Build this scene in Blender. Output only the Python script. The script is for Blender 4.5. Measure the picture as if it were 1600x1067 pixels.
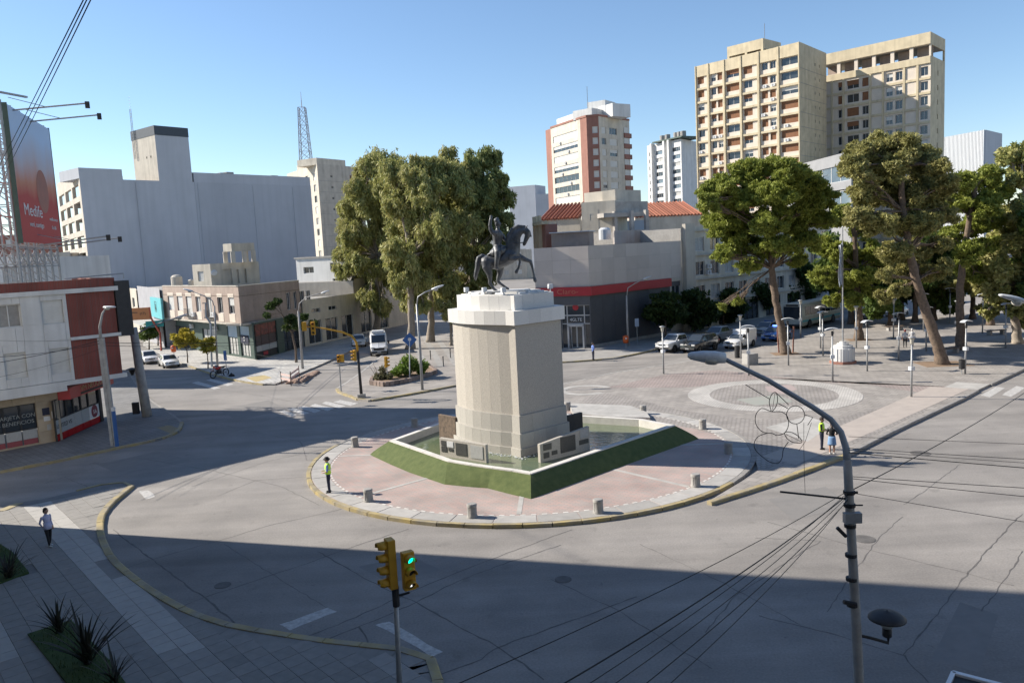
import bpy, bmesh, math, random
import numpy as np
from mathutils import Vector, Matrix

# ---------------------------------------------------------------- scene, camera, light
sc = bpy.context.scene
for o in list(bpy.data.objects): bpy.data.objects.remove(o)
F, H, PIT, ROL = 1250., 11.8, math.radians(6.7), math.radians(2.9)   # focal length (px of a 1600 px wide frame), eye height, pitch, roll
SUN_EL = math.radians(32.5); SUN_H = Vector((-0.959, 0.284, 0))      # towards the sun, horizontally
_fw = Vector((0, math.cos(PIT), -math.sin(PIT))); _u0 = Vector((0, math.sin(PIT), math.cos(PIT))); _r0 = Vector((1, 0, 0))
_rt = _r0*math.cos(ROL) - _u0*math.sin(ROL); _up = _r0*math.sin(ROL) + _u0*math.cos(ROL)
cam_d = bpy.data.cameras.new('camera'); cam = bpy.data.objects.new('camera', cam_d); sc.collection.objects.link(cam)
cam.matrix_world = Matrix(((_rt.x, _up.x, -_fw.x, 0), (_rt.y, _up.y, -_fw.y, 0), (_rt.z, _up.z, -_fw.z, H), (0, 0, 0, 1)))
cam_d.sensor_width = 36; cam_d.lens = 36*F/1600; cam_d.clip_end = 6000; cam_d.clip_start = .1
sc.camera = cam
w = bpy.data.worlds.new('World'); sc.world = w; w.use_nodes = True
nt = w.node_tree; bg = nt.nodes['Background']; sky = nt.nodes.new('ShaderNodeTexSky'); sky.sky_type = 'NISHITA'; sky.sun_disc = False
sky.sun_elevation = SUN_EL; sky.sun_rotation = math.atan2(SUN_H.x, SUN_H.y); sky.altitude = 300; sky.air_density = 1.0; sky.dust_density = .1; sky.ozone_density = 3.5
nt.links.new(sky.outputs[0], bg.inputs[0]); bg.inputs[1].default_value = .096
sd = bpy.data.lights.new('sun', 'SUN'); sd.energy = 5.0; sd.angle = math.radians(.55); sd.color = (1, .92, .80)
so = bpy.data.objects.new('sun', sd); sc.collection.objects.link(so)
_sv = Vector((SUN_H.x*math.cos(SUN_EL), SUN_H.y*math.cos(SUN_EL), math.sin(SUN_EL)))
so.rotation_euler = (-_sv).to_track_quat('-Z', 'Y').to_euler(); so.location = (-60, 60, 80)
sc.view_settings.view_transform = 'Standard'; sc.view_settings.look = 'None'; sc.view_settings.gamma = 1; sc.view_settings.use_curve_mapping = False
sc.view_settings.exposure = .82

# ---------------------------------------------------------------- helpers
C = sc.collection
R = random.Random(7)
def _ray(px, py): return _fw + _rt*((px-800)/F) + _up*((533.5-py)/F)
def G(px, py, z=0.):                      # the point of height z seen at a photo position (survey helper)
    d = _ray(px, py); t = (z-H)/d.z; return Vector((d.x*t, d.y*t, z))
def at(px, py, Y):                        # the point at distance Y seen at a photo position
    d = _ray(px, py); t = Y/d.y; return Vector((d.x*t, Y, H+d.z*t))
def V(*a): return Vector(a)
def wl(o):
    p = Vector((0, 0, 0))
    while o: p = p + o.location; o = o.parent
    return p
def link(o, parent=None):
    C.objects.link(o)
    if parent: o.parent = parent
    return o
def tag(o, label=None, cat=None, group=None, kind=None):
    if label: o['label'] = label
    if cat: o['category'] = cat
    if group: o['group'] = group
    if kind: o['kind'] = kind
    return o
def thing(name, label, cat, loc=(0, 0, 0), rz=0, group=None, kind=None):
    o = bpy.data.objects.new(name, None); link(o); o.location = loc; o.rotation_euler = (0, 0, rz); o.empty_display_size = .3
    return tag(o, label, cat, group, kind)
def mesh_from(name, v, f, mats, mi=None, smooth=False):
    me = bpy.data.meshes.new(name); me.from_pydata(v, [], f)
    for m in mats: me.materials.append(m)
    if mi: me.polygons.foreach_set('material_index', mi)
    if smooth: me.polygons.foreach_set('use_smooth', [True]*len(me.polygons))
    me.update(); return me
class MB:
    def __init__(s): s.v = []; s.f = []; s.m = []
    def add(s, v, f, m=0):
        b = len(s.v); s.v += [tuple(p) for p in v]; s.f += [tuple(i+b for i in q) for q in f]; s.m += [m]*len(f); return s
    def box(s, cx, cy, cz, sx, sy, sz, rz=0, m=0):
        c, n = math.cos(rz), math.sin(rz); v = []
        for z in (-.5, .5):
            for x, y in ((-.5, -.5), (.5, -.5), (.5, .5), (-.5, .5)):
                X, Y = x*sx, y*sy; v.append((cx+X*c-Y*n, cy+X*n+Y*c, cz+z*sz))
        return s.add(v, ((3, 2, 1, 0), (4, 5, 6, 7), (0, 1, 5, 4), (1, 2, 6, 5), (2, 3, 7, 6), (3, 0, 4, 7)), m)
    def prism(s, poly, z0, z1, m=0, mt=None, bottom=True):
        n = len(poly); P = [(p[0], p[1]) for p in poly]
        if sum(P[i][0]*P[(i+1) % n][1]-P[(i+1) % n][0]*P[i][1] for i in range(n)) < 0: P = P[::-1]
        v = [(x, y, z0) for x, y in P]+[(x, y, z1) for x, y in P]
        s.add(v, [(i, (i+1) % n, n+(i+1) % n, n+i) for i in range(n)], m)
        s.add(v, [tuple(range(n, 2*n))], m if mt is None else mt)
        if bottom: s.add(v, [tuple(range(n-1, -1, -1))], m)
        return s
    def tube(s, pts, r, n=8, m=0, cap=True):
        pts = [Vector(p) for p in pts]; k = len(pts)
        rr = r if isinstance(r, (list, tuple)) else [r]*k
        t = [(pts[min(i+1, k-1)]-pts[max(i-1, 0)]).normalized() for i in range(k)]
        a = Vector((0, 0, 1)) if abs(t[0].z) < .9 else Vector((1, 0, 0)); a = (a-t[0]*a.dot(t[0])).normalized(); v = []
        for i in range(k):
            a = (a-t[i]*a.dot(t[i])).normalized(); b = t[i].cross(a)
            for j in range(n):
                q = 2*math.pi*j/n; v.append(pts[i]+(a*math.cos(q)+b*math.sin(q))*rr[i])
        f = [(i*n+j, i*n+(j+1) % n, (i+1)*n+(j+1) % n, (i+1)*n+j) for i in range(k-1) for j in range(n)]
        if cap: f += [tuple(range(n-1, -1, -1)), tuple(range((k-1)*n, k*n))]
        return s.add(v, f, m)
    def beam(s, p0, p1, w, h, m=0):
        p0, p1 = Vector(p0), Vector(p1); t = (p1-p0).normalized(); a = Vector((0, 0, 1)) if abs(t.z) < .95 else Vector((0, 1, 0))
        x = t.cross(a).normalized()*w/2; y = x.cross(t).normalized()*h/2
        v = [p+q for p in (p0, p1) for q in (-x-y, x-y, x+y, -x+y)]
        return s.add(v, ((3, 2, 1, 0), (4, 5, 6, 7), (0, 1, 5, 4), (1, 2, 6, 5), (2, 3, 7, 6), (3, 0, 4, 7)), m)
    def lathe(s, prof, n=16, at=(0, 0, 0), m=0, axis='z'):
        v = []; k = len(prof)
        for r_, z in prof:
            for j in range(n):
                q = 2*math.pi*j/n; x, y = r_*math.cos(q), r_*math.sin(q)
                p = (x, y, z) if axis == 'z' else ((z, x, y) if axis == 'x' else (y, z, x))
                v.append((p[0]+at[0], p[1]+at[1], p[2]+at[2]))
        f = [(i*n+j, i*n+(j+1) % n, (i+1)*n+(j+1) % n, (i+1)*n+j) for i in range(k-1) for j in range(n)]
        if prof[0][0] > 1e-4: f.append(tuple(range(n-1, -1, -1)))
        if prof[-1][0] > 1e-4: f.append(tuple(range((k-1)*n, k*n)))
        return s.add(v, f, m)
    def quad(s, a, b, c, d, m=0): return s.add((a, b, c, d), ((0, 1, 2, 3),), m)
    def build(s, name, mats, parent=None, smooth=False, world=False, bevel=0, auto=None):
        if not isinstance(mats, (list, tuple)): mats = [mats]
        o_ = wl(parent) if (world and parent) else Vector((0, 0, 0))
        v = [(p[0]-o_.x, p[1]-o_.y, p[2]-o_.z) for p in s.v]
        me = mesh_from(name, v, s.f, mats, s.m, smooth)
        if auto is not None: me.polygons.foreach_set('use_smooth', [True]*len(me.polygons)); me.set_sharp_from_angle(angle=math.radians(auto))
        o = link(bpy.data.objects.new(name, me), parent)
        if bevel: b = o.modifiers.new('bevel', 'BEVEL'); b.width = bevel; b.segments = 2; b.limit_method = 'ANGLE'; b.angle_limit = math.radians(40)
        return o
def inst(name, me, parent, loc=(0, 0, 0), rz=0, sc_=None):
    o = bpy.data.objects.new(name, me); link(o, parent); o.location = loc; o.rotation_euler = (0, 0, rz)
    if sc_: o.scale = sc_
    return o
def copy_tree(o, parent=None):
    c = o.copy(); C.objects.link(c); c.parent = parent
    for ch in list(o.children): copy_tree(ch, c)
    return c

# ---------------------------------------------------------------- materials
def mat(name, c1, c2=None, scale=4., rough=.75, bump=0., metal=0., detail=6., bscale=None, spec=.5, world=False, grime=0., gscale=.6, emit=None, streak=0.):
    m = bpy.data.materials.new(name); m.use_nodes = True; t = m.node_tree; b = t.nodes['Principled BSDF']
    b.inputs['Roughness'].default_value = rough; b.inputs['Metallic'].default_value = metal; b.inputs['Specular IOR Level'].default_value = spec
    if c2 is None: c2 = tuple(x*.82 for x in c1)
    if world: co = t.nodes.new('ShaderNodeNewGeometry').outputs['Position']
    else: co = t.nodes.new('ShaderNodeTexCoord').outputs['Object']
    n = t.nodes.new('ShaderNodeTexNoise'); n.inputs['Scale'].default_value = scale; n.inputs['Detail'].default_value = detail; n.inputs['Roughness'].default_value = .65
    t.links.new(co, n.inputs['Vector'])
    r = t.nodes.new('ShaderNodeValToRGB'); r.color_ramp.elements[0].position = .32; r.color_ramp.elements[1].position = .68
    r.color_ramp.elements[0].color = (*c2, 1); r.color_ramp.elements[1].color = (*c1, 1); t.links.new(n.outputs['Fac'], r.inputs[0])
    col = r.outputs[0]
    if grime:
        g = t.nodes.new('ShaderNodeTexNoise'); g.inputs['Scale'].default_value = gscale; g.inputs['Detail'].default_value = 8; t.links.new(co, g.inputs['Vector'])
        gr = t.nodes.new('ShaderNodeMapRange'); gr.inputs[1].default_value = .42; gr.inputs[2].default_value = .72; gr.inputs[3].default_value = 1; gr.inputs[4].default_value = 1-grime; t.links.new(g.outputs['Fac'], gr.inputs[0])
        mx = t.nodes.new('ShaderNodeMix'); mx.data_type = 'RGBA'; mx.blend_type = 'MULTIPLY'; mx.inputs[0].default_value = 1; t.links.new(col, mx.inputs[6]); t.links.new(gr.outputs[0], mx.inputs[7]); col = mx.outputs[2]
    if streak:
        mp = t.nodes.new('ShaderNodeMapping'); mp.inputs['Scale'].default_value = (1, 1, .06); t.links.new(co, mp.inputs[0]); sn = t.nodes.new('ShaderNodeTexNoise'); sn.inputs['Scale'].default_value = 1.3; sn.inputs['Detail'].default_value = 7; t.links.new(mp.outputs[0], sn.inputs['Vector'])
        sr = t.nodes.new('ShaderNodeMapRange'); sr.inputs[1].default_value = .45; sr.inputs[2].default_value = .75; sr.inputs[3].default_value = 1.02; sr.inputs[4].default_value = 1-streak; t.links.new(sn.outputs['Fac'], sr.inputs[0])
        sm = t.nodes.new('ShaderNodeMix'); sm.data_type = 'RGBA'; sm.blend_type = 'MULTIPLY'; sm.inputs[0].default_value = 1; t.links.new(col, sm.inputs[6]); t.links.new(sr.outputs[0], sm.inputs[7]); col = sm.outputs[2]
    t.links.new(col, b.inputs['Base Color'])
    if bump:
        n2 = t.nodes.new('ShaderNodeTexNoise'); n2.inputs['Scale'].default_value = bscale or scale*6; n2.inputs['Detail'].default_value = 4; t.links.new(co, n2.inputs['Vector'])
        bp = t.nodes.new('ShaderNodeBump'); bp.inputs['Strength'].default_value = bump; bp.inputs['Distance'].default_value = .02; t.links.new(n2.outputs['Fac'], bp.inputs['Height']); t.links.new(bp.outputs[0], b.inputs['Normal'])
    if emit: b.inputs['Emission Color'].default_value = (*emit[:3], 1); b.inputs['Emission Strength'].default_value = emit[3]
    return m
def rnd_mat(name, cols, rough=.7, attr=None, scale=3., bump=0., bscale=20., spec=.4, lo=None):   # per-object random tone, for slabs, tiles, leaves
    m = mat(name, cols[0], cols[1], scale, rough, bump, bscale=bscale, spec=spec); t = m.node_tree; b = t.nodes['Principled BSDF']
    oi = t.nodes.new('ShaderNodeObjectInfo'); src = oi.outputs['Random']
    mr = t.nodes.new('ShaderNodeMapRange'); mr.inputs[3].default_value = lo or .78; mr.inputs[4].default_value = 1.12; t.links.new(src, mr.inputs[0])
    mx = t.nodes.new('ShaderNodeMix'); mx.data_type = 'RGBA'; mx.blend_type = 'MULTIPLY'; mx.inputs[0].default_value = 1
    t.links.new(b.inputs['Base Color'].links[0].from_socket, mx.inputs[6]); t.links.new(mr.outputs[0], mx.inputs[7]); t.links.new(mx.outputs[2], b.inputs['Base Color'])
    return m
def tile_mat(name, c1, c2, cm, w_, h_, rough=.8, rot=0., mortar=.02, offset=.5, bump=.3, grime=.25):   # fine paving, masonry too small to build
    m = mat(name, c1, c2, 2., rough); t = m.node_tree; b = t.nodes['Principled BSDF']
    g = t.nodes.new('ShaderNodeNewGeometry'); mp = t.nodes.new('ShaderNodeMapping'); mp.inputs['Rotation'].default_value = (0, 0, rot); t.links.new(g.outputs['Position'], mp.inputs[0])
    k = t.nodes.new('ShaderNodeTexBrick'); k.inputs['Scale'].default_value = 1; k.inputs['Brick Width'].default_value = w_; k.inputs['Row Height'].default_value = h_; k.inputs['Mortar Size'].default_value = mortar; k.offset = offset
    k.inputs['Color1'].default_value = (*c1, 1); k.inputs['Color2'].default_value = (*c2, 1); k.inputs['Mortar'].default_value = (*cm, 1); k.inputs['Bias'].default_value = 0; t.links.new(mp.outputs[0], k.inputs[0])
    n = t.nodes.new('ShaderNodeTexNoise'); n.inputs['Scale'].default_value = .45; n.inputs['Detail'].default_value = 9; t.links.new(g.outputs['Position'], n.inputs['Vector'])
    mr = t.nodes.new('ShaderNodeMapRange'); mr.inputs[1].default_value = .3; mr.inputs[2].default_value = .7; mr.inputs[3].default_value = 1-grime; mr.inputs[4].default_value = 1.08; t.links.new(n.outputs['Fac'], mr.inputs[0])
    mx = t.nodes.new('ShaderNodeMix'); mx.data_type = 'RGBA'; mx.blend_type = 'MULTIPLY'; mx.inputs[0].default_value = 1; t.links.new(k.outputs[0], mx.inputs[6]); t.links.new(mr.outputs[0], mx.inputs[7]); t.links.new(mx.outputs[2], b.inputs['Base Color'])
    bp = t.nodes.new('ShaderNodeBump'); bp.inputs['Strength'].default_value = bump; bp.inputs['Distance'].default_value = .01; bp.invert = True; t.links.new(k.outputs['Fac'], bp.inputs['Height']); t.links.new(bp.outputs[0], b.inputs['Normal'])
    return m
def leaf_mat(name, c1, c2, c3):
    m = bpy.data.materials.new(name); m.use_nodes = True; t = m.node_tree; b = t.nodes['Principled BSDF']; b.inputs['Roughness'].default_value = .6; b.inputs['Specular IOR Level'].default_value = .25
    a = t.nodes.new('ShaderNodeAttribute'); a.attribute_name = 'tone'
    r = t.nodes.new('ShaderNodeValToRGB'); e = r.color_ramp.elements; e[0].color = (*c1, 1); e[1].color = (*c3, 1); k = e.new(.5); k.color = (*c2, 1); t.links.new(a.outputs['Fac'], r.inputs[0]); t.links.new(r.outputs[0], b.inputs['Base Color'])
    tr = t.nodes.new('ShaderNodeBsdfTranslucent'); t.links.new(r.outputs[0], tr.inputs[0]); mx = t.nodes.new('ShaderNodeMixShader'); mx.inputs[0].default_value = .3
    t.links.new(b.outputs[0], mx.inputs[1]); t.links.new(tr.outputs[0], mx.inputs[2]); t.links.new(mx.outputs[0], t.nodes['Material Output'].inputs[0]); return m
X = {}
def road_detail(m):                        # speckled aggregate, oil spots and long polished wheel lanes on the slab concrete
    t = m.node_tree; b = t.nodes['Principled BSDF']; g = t.nodes.new('ShaderNodeNewGeometry'); src = b.inputs['Base Color'].links[0].from_socket
    def mul(fac_socket, lo, hi, a, c, src):
        mr = t.nodes.new('ShaderNodeMapRange'); mr.inputs[1].default_value = lo; mr.inputs[2].default_value = hi; mr.inputs[3].default_value = a; mr.inputs[4].default_value = c; t.links.new(fac_socket, mr.inputs[0])
        mx = t.nodes.new('ShaderNodeMix'); mx.data_type = 'RGBA'; mx.blend_type = 'MULTIPLY'; mx.inputs[0].default_value = 1; t.links.new(src, mx.inputs[6]); t.links.new(mr.outputs[0], mx.inputs[7]); return mx.outputs[2]
    def noise(scale, detail, rot=None, sc_=(1, 1, 1)):
        mp = t.nodes.new('ShaderNodeMapping'); mp.inputs['Scale'].default_value = sc_
        if rot is not None: mp.inputs['Rotation'].default_value = (0, 0, rot)
        t.links.new(g.outputs['Position'], mp.inputs[0]); n = t.nodes.new('ShaderNodeTexNoise'); n.inputs['Scale'].default_value = scale; n.inputs['Detail'].default_value = detail; t.links.new(mp.outputs[0], n.inputs['Vector']); return n.outputs['Fac']
    src = mul(noise(14, 8), .3, .7, .86, 1.12, src); src = mul(noise(1.1, 6), .62, .74, 1, .8, src)
    src = mul(noise(.5, 5, .75, (.12, 1.6, 1)), .35, .65, .9, 1.08, src); src = mul(noise(.45, 5, -.2, (.1, 1.4, 1)), .4, .65, 1.05, .91, src); src = mul(noise(3.2, 3), .7, .76, 1, .72, src)
    t.links.new(src, b.inputs['Base Color'])
X['road'] = mat('worn_concrete_road', (.28, .262, .244), (.22, .207, .196), .35, .85, .25, world=True, bscale=30, detail=10, grime=.28, gscale=.12)
road_detail(X['road'])
X['seam'] = mat('tar_seam', (.085, .08, .077), (.13, .124, .118), 3, .8, world=True)
X['paint'] = mat('worn_white_paint', (.55, .54, .52), (.3, .29, .28), 6, .7, world=True)
X['conc'] = mat('concrete', (.36, .35, .33), (.27, .26, .25), 3, .85, .2, grime=.2)
X['concw'] = mat('pale_concrete', (.46, .445, .42), (.36, .35, .33), 2, .85, .2, world=True, grime=.2)
X['kerb_y'] = mat('worn_yellow_kerb_paint', (.42, .325, .13), (.29, .265, .215), 1.3, .75, .2, world=True, grime=.3, gscale=1.5)
X['kerb'] = mat('stone_kerb', (.30, .285, .265), (.2, .19, .18), 4, .85, .3, world=True)
X['dirt'] = mat('bare_dirt', (.28, .2, .13), (.2, .14, .09), 3, .95, .4, world=True)
X['rubble'] = mat('reddish_rubble', (.34, .23, .17), (.22, .15, .12), 8, .95, .5, world=True)
X['granite'] = rnd_mat('white_granite', ((.66, .65, .62), (.54, .53, .51)), .55, scale=22, bump=.05, lo=.93)
X['stone'] = rnd_mat('beige_stone', ((.52, .485, .425), (.30, .28, .25)), .9, scale=24, bump=.5, lo=.97)
X['plinth'] = rnd_mat('grey_stone', ((.43, .41, .37), (.34, .325, .295)), .7, scale=16, bump=.15, lo=.95)
X['bronze'] = mat('weathered_bronze', (.17, .175, .18), (.06, .062, .066), 3.0, .5, .35, metal=.35, bscale=9, grime=.3, gscale=2)
X['turf'] = mat('artificial_turf', (.10, .125, .04), (.06, .085, .024), 3, .95, .6, bscale=60)
X['grass'] = mat('lawn', (.05, .085, .02), (.03, .055, .013), 4, .95, .6, world=True)
X['water'] = mat('pool_water', (.10, .14, .09), (.15, .17, .10), .35, .06, .5, bscale=2.6, spec=.9)
X['pink'] = tile_mat('pink_brick_paving', (.45, .315, .28), (.37, .315, .29), (.30, .27, .25), .42, .14, rot=.5, mortar=.015)
X['plaza'] = tile_mat('plaza_cobbles', (.35, .325, .30), (.29, .27, .255), (.20, .18, .165), .3, .3, rot=.78, mortar=.03)
X['plazap'] = tile_mat('plaza_pink_cobbles', (.37, .30, .275), (.32, .27, .25), (.22, .19, .18), .3, .3, rot=.78, mortar=.03)
X['plazal'] = tile_mat('plaza_pale_paving', (.345, .318, .29), (.29, .268, .248), (.21, .195, .182), .6, .6, rot=.78, mortar=.02)
X['wtile'] = tile_mat('white_sidewalk_tiles', (.56, .55, .52), (.48, .47, .45), (.17, .165, .16), .6, .6, rot=.35, mortar=.045, offset=0)
X['dtile'] = tile_mat('grey_sidewalk_tiles', (.22, .215, .21), (.18, .178, .176), (.12, .12, .12), .4, .4, rot=.76, mortar=.02, offset=0)
X['pave'] = rnd_mat('grey_pavers', ((.25, .238, .222), (.205, .196, .184)), .85, scale=3, bump=.2, lo=.93)
X['rimw'] = mat('white_rim_stone', (.66, .64, .60), (.55, .53, .50), 3, .8, .15, world=True, grime=.2)
X['white'] = mat('white_render', (.66, .66, .65), (.58, .58, .57), 1.2, .8, .05, grime=.12, streak=0.18)
X['cream'] = mat('cream_render', (.60, .55, .46), (.53, .485, .41), 1.0, .85, .05, grime=.15, streak=0.22)
X['beige'] = mat('beige_render', (.52, .48, .41), (.46, .42, .36), .8, .85, .05, grime=.15, streak=0.22)
X['tan'] = mat('ochre_concrete', (.60, .51, .35), (.53, .45, .31), .7, .85, .05, grime=.18, streak=0.2)
X['tanp'] = mat('pale_apron_panel', (.66, .58, .49), (.60, .53, .45), .8, .85, grime=.1)
X['brownw'] = mat('brown_roughcast', (.40, .315, .265), (.34, .27, .23), 2, .9, .1, grime=.15, streak=0.18)
X['brick'] = tile_mat('red_brick', (.26, .06, .045), (.2, .048, .036), (.17, .08, .065), .24, .07, mortar=.012)
X['terra'] = mat('terracotta_render', (.31, .145, .11), (.27, .13, .098), 1, .85, grime=.1, streak=0.15)
X['rtile'] = rnd_mat('clay_roof_tile', ((.38, .145, .09), (.28, .105, .065)), .8, scale=5, lo=.65)
X['greyw'] = mat('grey_painted_wall', (.47, .49, .53), (.42, .44, .48), .15, .85, grime=.07, gscale=.12, streak=0.06)
X['panel'] = rnd_mat('taupe_facade_panel', ((.52, .465, .425), (.48, .43, .39)), .6, scale=.8, lo=.95)
X['dpanel'] = rnd_mat('charcoal_panel', ((.085, .088, .095), (.07, .072, .08)), .6, scale=1, lo=.9)
X['glass'] = mat('window_glass', (.04, .05, .06), (.025, .032, .04), .5, .08, spec=.8)
X['glassb'] = mat('blue_glass', (.13, .18, .22), (.09, .13, .17), .3, .1, spec=.9)
X['curtain'] = mat('white_curtain', (.5, .5, .48), (.35, .35, .34), 4, .9)
X['greyd'] = mat('mid_grey_render', (.27, .275, .285), (.24, .245, .255), .4, .85, grime=.1)
X['shut'] = mat('brown_roller_shutter', (.27, .125, .06), (.2, .09, .045), 2, .7)
X['shutw'] = mat('white_roller_shutter', (.62, .62, .6), (.55, .55, .53), 2, .6)
X['frame'] = mat('white_window_frame', (.65, .65, .64), None, 3, .5)
X['alu'] = mat('grey_aluminium', (.45, .46, .48), None, 3, .4, metal=.3)
X['red'] = mat('red_sign', (.40, .018, .03), (.34, .015, .026), 1, .4)
X['dark'] = mat('black_paint', (.018, .018, .02), (.03, .03, .032), 4, .6)
X['black'] = mat('black_rubber', (.012, .012, .013), None, 4, .7)
X['steel'] = mat('galvanised_steel', (.36, .37, .38), (.27, .28, .29), 6, .5, metal=.4)
X['bsteel'] = mat('blue_grey_painted_pole', (.32, .36, .40), (.24, .27, .31), 3, .5)
X['lampw'] = mat('white_lamp_housing', (.62, .64, .66), (.5, .52, .54), 8, .45)
X['lens'] = mat('lamp_lens', (.55, .53, .46), (.45, .43, .37), 5, .25)
X['yellow'] = mat('signal_yellow', (.62, .33, .02), (.5, .26, .02), 4, .5)
X['blue'] = mat('blue_paint', (.04, .13, .36), None, 3, .5)
X['orange'] = mat('orange_plastic', (.62, .12, .025), None, 4, .5)
X['teal'] = mat('turquoise_sign', (.12, .47, .52), None, 2, .5)
X['cpole'] = mat('concrete_pole', (.42, .41, .395), (.31, .305, .295), 3, .9, .3, grime=.25, gscale=2)
X['dgreen'] = mat('dark_green_paint', (.05, .085, .07), None, 3, .55)
X['bark'] = mat('pine_bark', (.20, .145, .105), (.085, .065, .05), 5, .95, 1.0, bscale=11)
X['barkp'] = mat('pale_bark', (.36, .31, .25), (.2, .17, .14), 5, .95, .6, bscale=12)
X['soil'] = mat('tree_pit_soil', (.26, .18, .12), (.19, .13, .085), 3, .95, .4, world=True)
X['skin'] = mat('skin', (.46, .27, .19), (.42, .24, .17), 12, .55)
X['hair'] = mat('dark_hair', (.03, .02, .016), None, 20, .6)
X['vest'] = mat('hi_vis_yellow', (.55, .85, .06), (.45, .75, .05), 9, .6)
X['navy'] = mat('navy_cloth', (.035, .04, .075), (.02, .024, .045), 9, .85)
X['blackc'] = mat('black_cloth', (.016, .016, .018), None, 9, .85)
X['shoe'] = mat('white_shoes', (.6, .6, .6), None, 9, .6)
X['lilac'] = mat('pale_lilac_shirt', (.52, .52, .68), (.42, .42, .58), 9, .85)
X['pinkc'] = mat('mauve_sleeve', (.32, .17, .27), None, 9, .85)
X['denim'] = mat('pale_denim', (.2, .33, .52), (.15, .26, .44), 14, .85)
X['lblue'] = mat('light_blue_shirt', (.16, .26, .62), None, 9, .85)
X['shirtw'] = mat('white_shirt', (.6, .6, .62), None, 9, .85)
for k_, c_ in {'car_white': (.72, .72, .72), 'car_dark': (.018, .02, .022), 'car_silver': (.3, .31, .31), 'car_blue': (.02, .09, .32), 'bike_red': (.5, .03, .02)}.items():
    X[k_] = mat(k_+'_paint', c_, tuple(a*.92 for a in c_), .7, .25, spec=.6)
    X[k_].node_tree.nodes['Principled BSDF'].inputs['Coat Weight'].default_value = .6
X['rim'] = mat('alloy_rim', (.4, .4, .41), None, 5, .35, metal=.6)
X['hlamp'] = mat('headlamp_glass', (.6, .6, .58), None, 5, .1, spec=.9)
X['tlamp'] = mat('tail_lamp', (.4, .01, .01), None, 5, .2)
X['plate'] = mat('number_plate', (.6, .6, .6), (.06, .06, .06), 30, .5)
X['beacon'] = mat('blue_beacon', (.05, .1, .8), None, 5, .2, emit=(.1, .2, 1, 3))
X['glow_r'] = mat('red_lamp_lens', (.2, .015, .012), None, 5, .3)
X['glow_g'] = mat('green_led', (.0, .3, .2), None, 5, .3, emit=(.0, 1, .6, 1.2))
X['glow_w'] = mat('white_led', (.5, .5, .5), None, 5, .3, emit=(1, 1, 1, .9))
X['txt_w'] = mat('white_lettering', (.7, .7, .7), None, 5, .6)
X['txt_f'] = mat('faded_lettering', (.30, .32, .32), None, 5, .7)
X['txt_c'] = mat('dull_sign_lettering', (.5, .16, .11), None, 5, .6)
X['txt_g'] = mat('gold_lettering', (.5, .36, .2), None, 5, .6)
X['txt_b'] = mat('black_lettering', (.03, .03, .03), None, 5, .6)
X['plaque'] = mat('bronze_plaque', (.10, .10, .095), (.06, .06, .058), 18, .5, .5, metal=.4, bscale=40)
X['plaquew'] = mat('pale_stone_plaque', (.42, .42, .41), (.34, .34, .33), 10, .7)
# ---------------------------------------------------------------- ground, pavements, kerbs
def struct(name, mb, mats, world=True, **k):
    o = mb.build(name, mats, None, **k); o['kind'] = 'structure'; return o
def pip(p, poly):
    x, y = p[0], p[1]; r = False; n = len(poly)
    for i in range(n):
        x0, y0 = poly[i][0], poly[i][1]; x1, y1 = poly[(i+1) % n][0], poly[(i+1) % n][1]
        if (y0 > y) != (y1 > y) and x < (x1-x0)*(y-y0)/(y1-y0)+x0: r = not r
    return r
def resample(pts, step):
    P = [Vector((p[0], p[1], 0)) for p in pts]; out = [P[0]]; d = step
    for a, b in zip(P, P[1:]):
        L = (b-a).length; s = d
        while s <= L: out.append(a.lerp(b, s/L)); s += step
        d = s-L
    if (out[-1]-P[-1]).length > .3: out.append(P[-1])
    return out
def smooth(pts, k=2):
    P = [Vector((p[0], p[1], 0)) for p in pts]
    for _ in range(k):
        Q = [P[0]]
        for a, b in zip(P, P[1:]): Q += [a.lerp(b, .25), a.lerp(b, .75)]
        P = Q+[P[-1]]
    return P
def _kerb_mesh(m):
    b = MB(); y = (-.5, .5); c = .16
    v = [(x, yy, z) for x in (-.5, .5) for yy, z in ((-.5, 0), (.5, 0), (.5, 1), (-.5+c, 1), (-.5, 1-c))]
    b.add(v, ((4, 3, 2, 1, 0), (5, 6, 7, 8, 9), (0, 1, 6, 5), (1, 2, 7, 6), (2, 3, 8, 7), (3, 4, 9, 8), (4, 0, 5, 9)))
    return mesh_from('kerb_stone', b.v, b.f, [m])
KY, KS, KC = _kerb_mesh(X['kerb_y']), _kerb_mesh(X['kerb']), _kerb_mesh(X['concw'])
def kerb(pts, parent, me=None, step=1.25, w=.2, h=.155, sm=2, flip=1):
    Q = resample(smooth(pts, sm) if sm else pts, step)
    for a, b in zip(Q, Q[1:]):
        d = b-a; L = d.length
        if L < .2: continue
        o = inst('kerb_stone', me or KY, parent, ((a+b)/2)+V(0, 0, R.uniform(-.012, .008)), math.atan2(d.y, d.x)+(0 if flip > 0 else math.pi)+R.uniform(-.008, .008), (L-.025, w, h))
gm = MB(); gm.add([(-900, -300, 0), (900, -300, 0), (900, 1500, 0), (-900, 1500, 0)], [(0, 1, 2, 3)])
road = struct('road', gm, X['road'])
PZ = .14
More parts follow.
